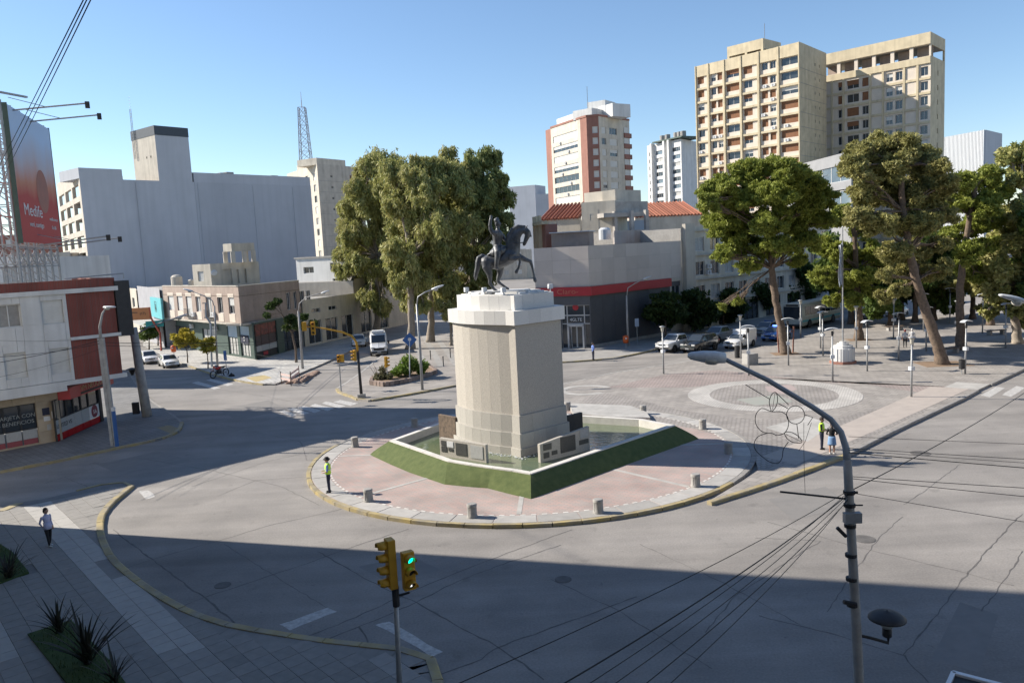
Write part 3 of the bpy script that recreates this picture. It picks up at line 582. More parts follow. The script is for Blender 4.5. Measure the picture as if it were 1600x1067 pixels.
# ---------------------------------------------------------------- organic bodies
def chain_mesh(pts, rad, n=12, side=V(0, 1, 0)):
    P = [Vector(p) for p in pts]; k = len(P); rad = [r if isinstance(r, (tuple, list)) else (r, r) for r in rad]
    T = [(P[min(i+1, k-1)]-P[max(i-1, 0)]).normalized() for i in range(k)]
    rings = []
    s = side
    st = [(P[0]-T[0]*min(rad[0])*.7, T[0], (rad[0][0]*.55, rad[0][1]*.55))]+[(P[i], T[i], rad[i]) for i in range(k)]+[(P[-1]+T[-1]*min(rad[-1])*.7, T[-1], (rad[-1][0]*.55, rad[-1][1]*.55))]
    v = []; f = []
    for p, t, (ra, rb) in st:
        a = s-t*s.dot(t)
        if a.length < .15: a = V(1, 0, 0)-t*t.x
        if a.length < .15: a = V(0, 0, 1)-t*t.z
        a.normalize(); b = t.cross(a)
        for j in range(n): q = 2*math.pi*j/n; v.append(p+a*(ra*math.cos(q))+b*(rb*math.sin(q)))
    K = len(st)
    f = [(i*n+j, i*n+(j+1) % n, (i+1)*n+(j+1) % n, (i+1)*n+j) for i in range(K-1) for j in range(n)]
    v.append(st[0][0]-T[0]*min(st[0][2])*.5); v.append(st[-1][0]+T[-1]*min(st[-1][2])*.5); c0, c1 = K*n, K*n+1
    f += [(c0, (j+1) % n, j) for j in range(n)]+[(c1, (K-1)*n+j, (K-1)*n+(j+1) % n) for j in range(n)]
    return v, f
def ell_chain(c, r, tilt=None):                   # an ellipsoid as a short chain along z
    c = Vector(c); return [c+V(0, 0, -r[2]*.8), c+V(0, 0, -r[2]*.4), c, c+V(0, 0, r[2]*.4), c+V(0, 0, r[2]*.8)], [(r[1]*.55, r[0]*.55), (r[1]*.92, r[0]*.92), (r[1], r[0]), (r[1]*.92, r[0]*.92), (r[1]*.55, r[0]*.55)]
def blob(name, chains, mats, voxel, parent=None, smooth_it=4, smooth_f=.5, xf=None):
    """chains: (points, radii, material index). One continuous skin round all of them."""
    b = MB()
    for c in chains:
        v, f = chain_mesh(c[0], c[1], side=c[3] if len(c) > 3 else V(0, 1, 0)); b.add(v, f)
    me = mesh_from(name, b.v, b.f, mats)
    bm = bmesh.new(); bm.from_mesh(me); bmesh.ops.recalc_face_normals(bm, faces=bm.faces); bm.to_mesh(me); bm.free()
    o = bpy.data.objects.new(name, me); C.objects.link(o)
    r = o.modifiers.new('r', 'REMESH'); r.mode = 'VOXEL'; r.voxel_size = voxel; r.adaptivity = 0
    if smooth_it: s = o.modifiers.new('s', 'SMOOTH'); s.iterations = smooth_it; s.factor = smooth_f
    dg = bpy.context.evaluated_depsgraph_get(); nm = bpy.data.meshes.new_from_object(o.evaluated_get(dg)); bpy.data.objects.remove(o)
    nm.name = name; nm.materials.clear()
    for m in mats: nm.materials.append(m)
    nf = len(nm.polygons); ce = np.empty(nf*3); nm.polygons.foreach_get('center', ce); ce = ce.reshape(-1, 3)
    if len(mats) > 1:
        best = np.full(nf, 1e9); idx = np.zeros(nf, int)
        for c in chains:
            P = np.array([list(p) for p in c[0]]); rr = [max(q) if isinstance(q, (tuple, list)) else q for q in c[1]]
            for i in range(len(P)-1):
                a, d = P[i], P[i+1]-P[i]; L = max((d*d).sum(), 1e-9); t = np.clip(((ce-a)@d)/L, 0, 1); q = a+t[:, None]*d
                ds = np.linalg.norm(ce-q, axis=1)/(rr[i]*(1-t)+rr[i+1]*t); k = ds < best; best[k] = ds[k]; idx[k] = c[2]
        nm.polygons.foreach_set('material_index', idx.tolist())
    nm.polygons.foreach_set('use_smooth', [True]*nf)
    o = bpy.data.objects.new(name, nm); link(o, parent); return o

# --- bronze rider: measured in the photo at 212 units per metre, x to the right, z up
def S(x, y, dep=0.): return V((x-500)/212., dep, (985-y)/212.)
def statue():
    root = thing('equestrian_statue', 'dark bronze rider with raised right arm on a rearing horse', 'statue', (-.02, 44.95, 9.38), math.radians(-6))
    L = .24
    ch = [
        ([S(232, 612), S(285, 628), S(370, 640), S(450, 618), S(520, 575), S(580, 545)], [(.34, .30), (.45, .40), (.47, .41), (.47, .40), (.45, .44), (.36, .38)], 0),                 # barrel from croup to chest
        ([S(560, 570), S(572, 480), S(585, 400), S(620, 330), S(672, 290), S(720, 285)], [(.32, .40), (.27, .42), (.22, .38), (.18, .29), (.14, .2), (.12, .15)], 0),                # arched neck
        ([S(712, 278), S(752, 305), S(748, 352), S(726, 402), S(706, 446)], [(.16, .16), (.17, .185), (.14, .155), (.11, .12), (.1, .1)], 0),                                        # head, chin tucked
        ([S(735, 262, -.08), S(756, 226, -.09)], [(.045, .055), (.018, .022)], 0), ([S(735, 262, .08), S(756, 226, .09)], [(.045, .055), (.018, .022)], 0),
        ([S(545, 490, 0), S(515, 420), S(530, 345), S(580, 268), S(645, 232), S(720, 240), S(778, 300), S(795, 362)], [(.07, .1), (.1, .14), (.11, .15), (.1, .14), (.09, .11), (.07, .09), (.055, .06), (.03, .04)], 0),   # mane and forelock
        ([S(258, 615, -L), S(258, 690, -L-.04), S(284, 770, -L-.04), S(287, 840, -L), S(283, 882, -L), S(312, 930, -L), S(332, 958, -L), S(348, 972, -L)], [(.25, .32), (.23, .28), (.15, .18), (.1, .12), (.09, .11), (.07, .08), (.08, .08), (.09, .09)], 0),
        ([S(344, 970, -L), S(366, 982, -L)], [(.095, .085), (.11, .075)], 0),
        ([S(330, 650, L), S(405, 715, L+.03), S(392, 785, L+.03), S(374, 832, L), S(368, 872, L), S(405, 905, L), S(440, 932, L), S(464, 955, L)], [(.25, .3), (.2, .24), (.14, .16), (.1, .12), (.09, .11), (.07, .08), (.075, .075), (.09, .085)], 0),
        ([S(458, 950, L), S(486, 964, L)], [(.095, .085), (.105, .075)], 0),
        ([S(555, 560, -L), S(545, 612, -L-.08), S(600, 608, -L-.1), S(650, 600, -L-.1), S(652, 650, -L-.09), S(638, 705, -L-.09), S(622, 735, -L-.09), S(612, 750, -L-.09)], [(.24, .28), (.18, .19), (.12, .13), (.11, .11), (.075, .075), (.065, .065), (.075, .075), (.09, .09)], 0),
        ([S(614, 746, -L-.09), S(604, 768, -L-.09)], [(.1, .095), (.11, .1)], 0),
        ([S(590, 560, L), S(650, 600, L+.04), S(715, 630, L+.04), S(770, 655, L+.04), S(786, 720, L+.04), S(797, 790, L+.04), S(802, 835, L+.04), S(808, 862, L+.04)], [(.22, .24), (.16, .18), (.12, .13), (.11, .11), (.075, .075), (.065, .065), (.075, .075), (.09, .09)], 0),
        ([S(806, 856, L+.04), S(812, 884, L+.04)], [(.1, .1), (.11, .105)], 0),
        ([S(245, 575), S(200, 556), S(162, 580), S(148, 630), S(138, 690), S(120, 745), S(106, 800), S(106, 838)], [(.12, .12), (.15, .13), (.17, .16), (.18, .17), (.16, .15), (.14, .13), (.1, .11), (.04, .05)], 0),
    ]
    blob('horse', ch, [X['bronze']], .032, root, 2, .5)
    e = ell_chain(S(404, 188), (.155, .14, .23))
    rd = [
        ([S(388, 500), S(386, 440), S(392, 385), S(398, 325), S(402, 285), S(404, 262)], [(.27, .27), (.26, .23), (.28, .25), (.36, .31), (.36, .26), (.16, .14)], 0),
        ([S(404, 262), S(404, 225)], [(.11, .11), (.105, .105)], 0), (e[0], e[1], 0),
        ([S(430, 178), S(440, 196)], [.04, .045], 0), ([S(420, 214), S(430, 220)], [.05, .045], 0),
        ([S(394, 150), S(402, 134)], [(.16, .17), (.11, .13)], 0),
        ([S(385, 300, -.34), S(348, 290, -.42), S(331, 250, -.44), S(325, 205, -.45), S(333, 150, -.44), S(340, 124, -.44)], [(.15, .15), (.135, .135), (.12, .12), (.1, .1), (.085, .085), (.065, .075)], 0),
        ([S(340, 122, -.44), S(342, 104, -.44)], [(.045, .08), (.04, .075)], 0), ([S(343, 104, -.445), S(347, 88, -.45)], [.026, .02], 0), ([S(337, 106, -.44), S(337, 91, -.44)], [.026, .02], 0), ([S(349, 108, -.44), S(356, 95, -.44)], [.025, .019], 0), ([S(331, 110, -.44), S(328, 98, -.44)], [.024, .018], 0), ([S(352, 120, -.42), S(363, 111, -.41)], [.026, .02], 0),
        ([S(412, 300, .33), S(448, 335, .4), S(470, 378, .38), S(498, 396, .26), S(524, 400, .12)], [(.15, .15), (.125, .125), (.1, .1), (.085, .085), (.075, .075)], 0),
        ([S(385, 475, -.24), S(402, 525, -.5), S(396, 580, -.56), S(384, 640, -.56), S(374, 692, -.55)], [(.22, .23), (.19, .2), (.15, .16), (.12, .125), (.095, .095)], 0), ([S(366, 702, -.55), S(398, 713, -.57)], [(.08, .075), (.07, .06)], 0),
        ([S(385, 475, .24), S(402, 525, .5), S(396, 580, .56), S(384, 640, .56), S(374, 692, .55)], [(.22, .23), (.19, .2), (.15, .16), (.12, .125), (.095, .095)], 0), ([S(366, 702, .55), S(398, 713, .57)], [(.08, .075), (.07, .06)], 0),
        ([S(372, 450), S(345, 500), S(310, 530), S(268, 548)], [(.26, .09), (.32, .09), (.34, .08), (.26, .06)], 0),
    ]
    blob('rider', rd, [X['bronze']], .024, root, 2, .5)
    sdl = [([S(345, 530), S(400, 522), S(455, 498)], [(.5, .3), (.51, .32), (.48, .3)], 0), ([S(428, 430), S(434, 470), S(448, 510)], [(.2, .06), (.26, .08), (.34, .1)], 0), ([S(340, 500), S(345, 465)], [(.26, .06), (.2, .05)], 0)]
    blob('saddle', sdl, [X['bronze']], .032, root, 2, .5)
    m_ = MB(); m_.tube([S(712, 420, -.12), S(640, 430, -.3), S(560, 415, -.2), S(520, 402, .05)], .025, 6); m_.build('rein', X['bronze'], root); m_ = MB(); m_.tube([S(712, 420, .12), S(640, 430, .3), S(560, 415, .24), S(520, 402, .12)], .025, 6); m_.build('rein', X['bronze'], root)
    m_ = MB(); m_.tube([S(372, 470, .3), S(330, 540, .52), S(280, 610, .56)], [.04, .035, .02], 6); m_.build('sabre', X['bronze'], root)
    bp = MB(); bp.prism([(-1.2, -.7), (1.0, -.7), (1.2, 0), (1.0, .7), (-1.2, .7), (-1.35, 0)], -.01, .06); bp.build('base_plate', X['granite'], root, bevel=.02)
statue()

# --- people
def person(label, loc, heading, legs, arms, mats, head_turn=(0, 0), lean=0., height=1.72, group=None):
    """built facing +x, y to the figure's left; legs/arms: joint lists in metres for (right, left)"""
    t = thing('person', label, 'person', loc, heading, group); k = height/1.72
    skin, shirt, trs, shoe, fore = 0, 1, 2, 3, mats.get('fore', 0)
    ms = [X['skin'], X[mats['shirt']], X[mats['trousers']], X[mats['shoe']]]
    if 'sleeve' in mats: ms.append(X[mats['sleeve']])
    upper = 4 if 'sleeve' in mats else 1
    lx = lean
    ch = [([V(0, 0, .90), V(.01, 0, .99), V(lx*.3, 0, 1.1), V(lx*.6, 0, 1.24), V(lx*.85, 0, 1.36), V(lx, 0, 1.43)], [(.165, .115), (.16, .11), (.14, .095), (.165, .115), (.185, .105), (.09, .07)], shirt),
          ([V(0, 0, .86), V(0, 0, .95)], [(.165, .115), (.16, .11)], trs),
          ([V(lx, 0, 1.42), V(lx+.01, 0, 1.52)], [.055, .052], skin)]
    hx, hy = head_turn; hc = V(lx+.02+hx*.02, hy*.02, 1.61); e = ell_chain(hc, (.098, .077, .128)); ch.append((e[0], e[1], skin))
    dx, dy = math.cos(hy*.9), math.sin(hy*.9); tl = hx*.06
    ch += [([hc+V(dx*.085, dy*.085, .005+tl), hc+V(dx*.112, dy*.112, -.022+tl)], [.013, .016], skin), ([hc+V(dx*.06, dy*.06, -.085+tl), hc+V(dx*.082, dy*.082, -.1+tl)], [.03, .024], skin)]
    for s in (-1, 1): ch.append(([hc+V(-dy*.08*s-.01, dx*.08*s, -.01), hc+V(-dy*.088*s-.015, dx*.088*s, .025)], [.014, .017], skin))
    for s, (hip, knee, ank) in zip((-1, 1), legs):
        ch.append(([V(hip[0], hip[1], .88), V(*knee).lerp(V(hip[0], hip[1], .88), .5), V(*knee), V(*knee).lerp(V(*ank), .4), V(*ank)], [(.092, .1), (.08, .088), (.06, .064), (.056, .062), (.042, .045)], mats.get('leg', trs)))
        a = V(*ank); ch.append(([a+V(-.05, 0, -.035), a+V(.06, .0, -.045), a+V(.15, 0, -.052)], [(.042, .04), (.046, .035), (.04, .026)], shoe))
    for s, (sh, el, wr, hd) in zip((-1, 1), arms):
        sh, el, wr, hd = V(*sh), V(*el), V(*wr), V(*hd); sh = sh+V(lx, 0, 0); el = el+V(lx*.8, 0, 0)
        ch.append(([sh, sh.lerp(el, .5), el], [(.056, .06), (.048, .05), (.041, .042)], upper)); ch.append(([el, el.lerp(wr, .5), wr], [(.04, .041), (.035, .036), (.026, .027)], upper if mats.get('long') else skin))
        d = (hd-wr).normalized(); q = d.cross(V(0, 0, 1)); q = q.normalized() if q.length > .2 else V(0, 1, 0)
        ch.append(([wr, wr+d*.05, wr+d*.09], [(.026, .03), (.036, .02), (.034, .018)], skin))
        for kf in range(4): b_ = wr+d*.085+q*(.026-.0175*kf); ch.append(([b_, b_+d*(.045, .055, .052, .04)[kf]+V(0, 0, -.006), b_+d*(.06, .075, .07, .052)[kf]+V(0, 0, -.022)], [.0095, .009, .008], skin))
        b_ = wr+d*.035+q*.032; ch.append(([b_, b_+d*.03+q*.022, b_+d*.055+q*.026], [.012, .011, .009], skin))
    o = blob('body', ch, ms, .0115, t, 2, .5); o.scale = (k, k, k)
    return t, o, hc
def shell(name, t, o, prof, m, n=20, open_front=False, lx=0.):    # a garment round the trunk: (z, rx, ry, x)
    b = MB(); v = []; K = len(prof)
    for z, rx, ry, x in prof:
        for j in range(n): q = 2*math.pi*j/n; v.append((x+rx*math.cos(q), ry*math.sin(q), z))
    b.add(v, [(i*n+j, i*n+(j+1) % n, (i+1)*n+(j+1) % n, (i+1)*n+j) for i in range(K-1) for j in range(n)])
    g = b.build(name, m, t, smooth=True); s = g.modifiers.new('s', 'SOLIDIFY'); s.thickness = .012; g.scale = o.scale; return g
def hair_cap(t, o, hc, m, back=.02, low=-.02, ponytail=False, name='hair'):
    b = MB(); v = []; n = 16; rings = [(.9, -.35), (1.0, 0), (.98, .3), (.85, .62), (.6, .85), (.25, .98)]
    for r_, z in rings:
        for j in range(n):
            q = 2*math.pi*j/n; fr = max(0, math.cos(q)); zz = z*.138; zz += fr*.075*(1 if z < .4 else .1)
            v.append((hc.x-back+.112*r_*math.cos(q), hc.y+.092*r_*math.sin(q), hc.z+.012+zz))
    b.add(v, [(i*n+j, i*n+(j+1) % n, (i+1)*n+(j+1) % n, (i+1)*n+j) for i in range(5) for j in range(n)]+[tuple(range(5*n, 6*n))])
    if ponytail: b.tube([hc+V(-.11, 0, .02), hc+V(-.15, 0, -.03), hc+V(-.15, 0, -.12)], [.035, .04, .02], 8)
    g = b.build(name, m, t, smooth=True); g.scale = o.scale; return g
def hat(t, o, hc, m):
    b = MB(); b.lathe([(.0, .145), (.085, .14), (.105, .11), (.105, .055), (.175, .045), (.17, .03), (.1, .035)], 18, (hc.x, hc.y, hc.z)); g = b.build('hat', m, t, smooth=True); g.scale = o.scale
STAND = [((0, -.095), (.015, -.1, .49), (0, -.105, .085)), ((0, .095), (.015, .1, .49), (.0, .105, .085))]
def stand(sp=.1, st=0.): return [((0, -.09), (.015+st*.5, -.09-sp*.2, .49), (st, -.07-sp*.4, .085)), ((0, .09), (.015-st*.4, .09+sp*.2, .49), (-st, .07+sp*.4, .085))]
fold = [((0, -.2, 1.36), (.02, -.27, 1.1), (.22, -.14, 1.05), (.3, -.05, 1.06)), ((0, .2, 1.36), (.02, .27, 1.1), (.22, .16, 1.02), (.3, .06, 1.0))]
hang = [((0, -.2, 1.36), (-.02, -.25, 1.08), (.04, -.24, .84), (.06, -.23, .74)), ((0, .2, 1.36), (-.02, .25, 1.08), (.04, .24, .84), (.06, .23, .74))]
# officer on the roundabout, facing the street on the left
t, o, hc = person('officer in yellow vest and dark hat standing at the roundabout kerb', G(515, 769, PZ)+V(0, 0, .0), math.radians(188), stand(.12), fold, dict(shirt='lblue', trousers='navy', shoe='black'), height=1.78)
shell('vest', t, o, [(.93, .15, .19, 0), (1.05, .14, .18, 0), (1.2, .15, .195, 0), (1.33, .14, .2, 0), (1.42, .1, .15, 0), (1.455, .07, .085, 0)], X['vest']); hat(t, o, hc, X['blackc']); hair_cap(t, o, hc, X['hair'])
shell('reflective_stripe', t, o, [(1.13, .157, .2, 0), (1.17, .16, .203, 0)], X['lampw'])
# officer by the plaza kerb
t, o, hc = person('officer in yellow vest talking beside the plaza kerb', G(1284, 702, PZ), math.radians(-30), stand(.1), fold, dict(shirt='blackc', trousers='navy', shoe='black'), height=1.76)
shell('vest', t, o, [(1.0, .15, .19, 0), (1.1, .145, .185, 0), (1.2, .15, .195, 0), (1.33, .14, .2, 0), (1.42, .1, .15, 0), (1.455, .07, .085, 0)], X['vest']); hair_cap(t, o, hc, X['hair'])
# woman in a denim skirt
t, o, hc = person('woman in black top and pale denim skirt facing the officer', G(1300, 709, PZ), math.radians(70), stand(.08), fold, dict(shirt='blackc', trousers='denim', shoe='shoe', leg=0), height=1.66)
shell('skirt', t, o, [(.52, .2, .235, 0), (.6, .19, .225, 0), (.75, .17, .21, 0), (.9, .145, .195, 0), (1.0, .125, .17, 0)], X['denim']); hair_cap(t, o, hc, X['hair'], ponytail=True)
# woman looking up, on the near pavement
t, o, hc = person('woman in pale lilac shirt looking up, hands behind her back', G(78, 853, PZ), math.radians(-20), stand(.06, .1), [((0, -.2, 1.36), (-.1, -.26, 1.12), (-.14, -.14, .92), (-.14, -.04, .88)), ((0, .2, 1.36), (-.06, .26, 1.1), (.02, .24, .88), (.05, .22, .8))], dict(shirt='lilac', trousers='blackc', shoe='shoe', sleeve='lilac', long=True), head_turn=(1, .5), lean=-.04, height=1.66)
hair_cap(t, o, hc, X['hair'], back=.035, ponytail=True); shell('shirt_tail', t, o, [(.80, .14, .185, 0), (.95, .135, .18, 0), (1.1, .12, .165, -.01)], X['lilac'])
# man by the corner shop, two people strolling under the trees
t, o, hc = person('man in light blue shirt at the kerb before the shop door', G(927, 562, PZ), math.radians(20), stand(.08), fold, dict(shirt='lblue', trousers='navy', shoe='black'), height=1.74); hair_cap(t, o, hc, X['hair'])
t, o, hc = person('person in white top and red cap walking across the plaza', G(1414, 543, PZ), math.radians(60), stand(.06, .16), hang, dict(shirt='shirtw', trousers='blackc', shoe='black'), height=1.74); hair_cap(t, o, hc, X['tlamp'], name='cap')
t, o, hc = person('person in pale shirt and pale cap walking across the plaza', G(1425, 541, PZ), math.radians(60), stand(.06, -.16), hang, dict(shirt='shirtw', trousers='navy', shoe='black'), height=1.74); hair_cap(t, o, hc, X['lampw'], name='cap')

# ---------------------------------------------------------------- trees and plants
LM = {'pine': leaf_mat('pine_needles', (.14, .175, .03), (.25, .285, .055), (.35, .375, .09)), 'pined': leaf_mat('dull_pine_needles', (.17, .175, .06), (.29, .275, .095), (.38, .345, .15)), 'euc': leaf_mat('eucalyptus_leaves', (.21, .24, .075), (.36, .36, .125), (.48, .43, .20)), 'eucd': leaf_mat('dark_eucalyptus_leaves', (.13, .165, .06), (.23, .26, .09), (.33, .34, .13)),
      'plane': leaf_mat('dark_street_tree_leaves', (.025, .045, .013), (.045, .075, .02), (.075, .11, .03)), 'yel': leaf_mat('yellowing_leaves', (.25, .24, .03), (.42, .35, .05), (.55, .44, .07)), 'shrub': leaf_mat('shrub_leaves', (.08, .14, .02), (.16, .25, .04), (.28, .34, .08)), 'sage': leaf_mat('grey_green_shrub_leaves', (.08, .085, .045), (.14, .14, .075), (.2, .19, .11)),
      'far': leaf_mat('broad_leaves', (.05, .085, .02), (.10, .15, .033), (.16, .21, .055))}
NQ = 0
def leaves(name, clumps, per, size, m, parent, seed, aspect=.35, droop=0., up=.3, shell_=.45, tone_by=.35):
    rg = np.random.default_rng(seed); Vs = []; T = []
    for (c, r) in clumps:
        c = np.array(c); r = np.array(r if hasattr(r, '__len__') else (r, r, r*.8)); n = max(8, int(2.3*per*(r[0]*r[1]*r[2])**(2/3.)))
        d = rg.normal(size=(n, 3)); d /= np.linalg.norm(d, axis=1)[:, None]; rad = rg.random(n)**shell_
        lump = 1+.22*np.sin(d[:, 0]*5+c[0])*np.sin(d[:, 1]*5+c[1]*2)+.15*np.sin(d[:, 2]*7+c[2])
        p = c+d*r*(rad*lump)[:, None]
        a = d*.6+rg.normal(size=(n, 3))*.7; a[:, 2] += up; a[:, 2] -= droop*1.6; a /= np.linalg.norm(a, axis=1)[:, None]
        q = rg.normal(size=(n, 3)); b = np.cross(a, q); b /= np.linalg.norm(b, axis=1)[:, None]+1e-9
        s = 1.2*size*rg.uniform(.6, 1.4, n)[:, None]; ww = s*aspect
        Vs.append(np.stack([p-a*s*.5, p+b*ww*.5, p+a*s*.5, p-b*ww*.5], 1))
        T.append(np.clip(rg.random()*tone_by+rg.random(n)*(1-tone_by), 0, 1))
    vv = np.concatenate(Vs).reshape(-1, 3); tt = np.concatenate(T); nq = len(tt)
    o_ = wl(parent); vv = vv-np.array((o_.x, o_.y, o_.z))
    me = bpy.data.meshes.new(name); me.vertices.add(nq*4); me.vertices.foreach_set('co', vv.astype(np.float32).ravel()); me.loops.add(nq*4); me.loops.foreach_set('vertex_index', np.arange(nq*4, dtype=np.int32)); me.polygons.add(nq); me.polygons.foreach_set('loop_start', np.arange(0, nq*4, 4, dtype=np.int32))
    at_ = me.attributes.new('tone', 'FLOAT', 'FACE'); at_.data.foreach_set('value', tt.astype(np.float32)); me.materials.append(m); me.update(); me.validate()
    global NQ; NQ += nq
    return link(bpy.data.objects.new(name, me), parent)
def tufts(clumps, k, f, seed, zs=.8, core=.55):      # break each mass into a core and many small separate tufts on its outside
    rg = random.Random(seed); out = []
    for c, r in clumps:
        r = r if hasattr(r, '__len__') else (r, r, r*.8); out.append((c, (r[0]*core, r[1]*core, r[2]*core)))
        for _ in range(k):
            d = V(rg.gauss(0, 1), rg.gauss(0, 1), rg.gauss(.25, 1)).normalized(); s = f*rg.uniform(.7, 1.3); q = .72*rg.uniform(.85, 1.25)
            out.append(((c[0]+d.x*r[0]*q, c[1]+d.y*r[1]*q, c[2]+d.z*r[2]*q), (r[0]*s, r[1]*s, r[0]*s*zs)))
    return out
def limb_tube(mb, a, b, r0, r1, rng, sag=0.):
    a, b = Vector(a), Vector(b); L = (b-a).length; pts = []; k = 5
    for i in range(k+1):
        t_ = i/k; p = a.lerp(b, t_)+V(rng.uniform(-.04, .04)*L, rng.uniform(-.04, .04)*L, rng.uniform(-.03, .03)*L+math.sin(t_*math.pi)*sag*L)*(1 if 0 < i < k else 0); pts.append(p)
    mb.tube(pts, [r0+(r1-r0)*i/k for i in range(k+1)], 7)
def tree(name, label, trunk, tr, clumps, leaf, per, size, seed, bark='bark', group=None, limbs=True, aspect=.35, droop=0., up=.3, shell_=.45, pit=0, extra=None):
    """trunk: points from the ground up; clumps: (centre, radii) of the foliage masses"""
    b = Vector(trunk[0]); t = thing(name, label, 'tree', b, group=group); rng = random.Random(seed)
    m_ = MB(); tp_ = [Vector(trunk[0])-V(0, 0, .1)]+[Vector(p) for p in trunk[1:]]; k = len(tp_); fine = []
    for i in range(k-1):
        for s in range(5): fine.append((tp_[i].lerp(tp_[i+1], s/5), (i+s/5)/(k-1)))
    fine.append((tp_[-1], 1.)); m_.tube([q+V(rng.uniform(-.05, .05)*tr*2, rng.uniform(-.05, .05)*tr*2, 0) for q, _ in fine], [tr*(1+.35*max(0, 1-u*9))*(1-.55*u)*rng.uniform(.93, 1.07) for _, u in fine], 14); tk = m_.build('trunk', X[bark], t, world=True, smooth=True)
    if limbs:
        m_ = MB(); top = trunk[len(trunk)//2:]
        for (c, r) in clumps:
            s = min(top, key=lambda p: (Vector(p)-Vector(c)).length+max(0, p[2]-c[2])*2); rr = r[0] if hasattr(r, '__len__') else r
            limb_tube(m_, s, Vector(c), tr*.3*min(1, rr/1.6), .03, rng, .05)
            for q in range(3): d = V(rng.uniform(-1, 1), rng.uniform(-1, 1), rng.uniform(-.4, .8)); limb_tube(m_, Vector(c).lerp(Vector(s), .3), Vector(c)+d*rr*.8, .05, .012, rng)
        m_.build('limbs', X[bark], t, world=True, smooth=True)
    if leaf in ('pine', 'pined'): clumps = tufts(clumps, 12, .32, seed, .75)
    elif leaf in ('euc', 'eucd'): clumps = tufts(clumps, 8, .34, seed, 1.4, .48)
    leaves('crown', clumps, per, size, LM[leaf], t, seed, aspect, droop, up, shell_)
    if extra: extra(t)
    if pit: m_ = MB(); c = b; m_.prism([(c.x-pit, c.y-pit*.6), (c.x+pit, c.y-pit*.8), (c.x+pit, c.y+pit*.7), (c.x-pit*.9, c.y+pit)], PZ-.02, PZ+.012); m_.build('tree_pit', X['soil'], t, world=True)
    return t
def pxclumps(L, Y, seed, dY=2.4, rs=1.0):            # foliage masses surveyed from the photo, spread in depth round Y
    rng = random.Random(seed); out = []
    for (px, py, r) in L:
        y = Y+rng.uniform(-dY, dY); c = at(px, py, y); rr = r*y/F*rs; out.append((tuple(c), (rr, rr*1.0, rr*.78)))
        c3 = at(px+rng.uniform(-.6, .6)*r, py+rng.uniform(-.5, .5)*r, y+rng.uniform(-1, 1)*rr); out.append((tuple(c3), (rr*.7, rr*.7, rr*.55)))
        c2 = at(px+rng.uniform(-.4, .4)*r, py+rng.uniform(-.2, .4)*r, y+rng.choice((-1, 1))*rr*.9); out.append((tuple(c2), (rr*.8, rr*.8, rr*.6)))
    return out
g0 = G(1228, 553, PZ)
pl1 = [(1130, 290, 26), (1165, 270, 28), (1200, 262, 30), (1240, 272, 28), (1270, 290, 26), (1290, 310, 20), (1110, 320, 20), (1145, 320, 30), (1185, 305, 30), (1225, 305, 30), (1262, 325, 28), (1128, 350, 26), (1165, 350, 28), (1205, 345, 30), (1245, 352, 28), (1280, 345, 22), (1150, 385, 26), (1190, 385, 24), (1225, 385, 26), (1262, 378, 22), (1130, 400, 16), (1105, 300, 16), (1170, 415, 18), (1245, 405, 16), (1150, 470, 10), (1130, 480, 7)]
tree('pine_tree', 'full bright green pine with a slightly curved bare trunk beside the stopped cars', [g0, at(1222, 520, g0.y), at(1212, 470, g0.y), at(1206, 420, g0.y), at(1205, 370, g0.y), at(1212, 310, g0.y), at(1215, 275, g0.y)], .42, pxclumps(pl1, g0.y, 11, 2.4, 1.05), 'pine', 420, .30, 1, pit=1.3, aspect=.3, up=.5)
g1 = G(1473, 569, PZ)
pl2 = [(1345, 235, 26), (1380, 225, 26), (1410, 230, 28), (1440, 250, 24), (1330, 262, 22), (1365, 265, 28), (1400, 268, 30), (1435, 280, 28), (1465, 260, 18), (1350, 300, 24), (1385, 305, 28), (1420, 310, 28), (1455, 310, 24), (1480, 285, 18), (1340, 340, 22), (1375, 350, 24), (1415, 350, 26), (1450, 350, 24), (1480, 340, 18), (1395, 390, 24), (1430, 392, 24), (1465, 385, 20), (1410, 425, 20), (1445, 425, 18), (1385, 430, 14), (1380, 465, 12), (1405, 455, 14), (1470, 420, 16)]
tree('pine_tree', 'tall dull olive pine leaning left, its thick trunk in a soil square', [g1, at(1465, 540, g1.y), at(1448, 490, g1.y), at(1432, 440, g1.y), at(1420, 390, g1.y), at(1412, 330, g1.y), at(1405, 260, g1.y)], .48, pxclumps(pl2, g1.y+1, 12, 3, 1.12), 'pined', 400, .31, 2, pit=1.9, aspect=.28, up=.2, droop=.1)
g2 = G(1342, 531, PZ)
pl3 = [(1310, 340, 22), (1345, 355, 24), (1300, 390, 24), (1330, 400, 26), (1365, 395, 22), (1285, 430, 18), (1315, 440, 22), (1350, 435, 24), (1380, 420, 18), (1300, 470, 12), (1335, 470, 16), (1320, 330, 16), (1370, 460, 14)]
tree('pine_tree', 'light green pine behind the flagpole, lower than its neighbours', [g2, at(1342, 500, g2.y), at(1340, 460, g2.y), at(1338, 420, g2.y), at(1335, 370, g2.y), at(1330, 340, g2.y)], .42, pxclumps(pl3, g2.y, 13, 2.5, 1.1), 'pine', 360, .33, 3, pit=1.2, aspect=.3, up=.4)
g3 = G(1502, 546, PZ)
pl4 = [(1510, 285, 22), (1540, 280, 24), (1565, 300, 18), (1500, 320, 24), (1535, 320, 26), (1520, 355, 24), (1555, 345, 18), (1490, 365, 18), (1515, 395, 22), (1545, 385, 18), (1500, 420, 18), (1530, 425, 18)]
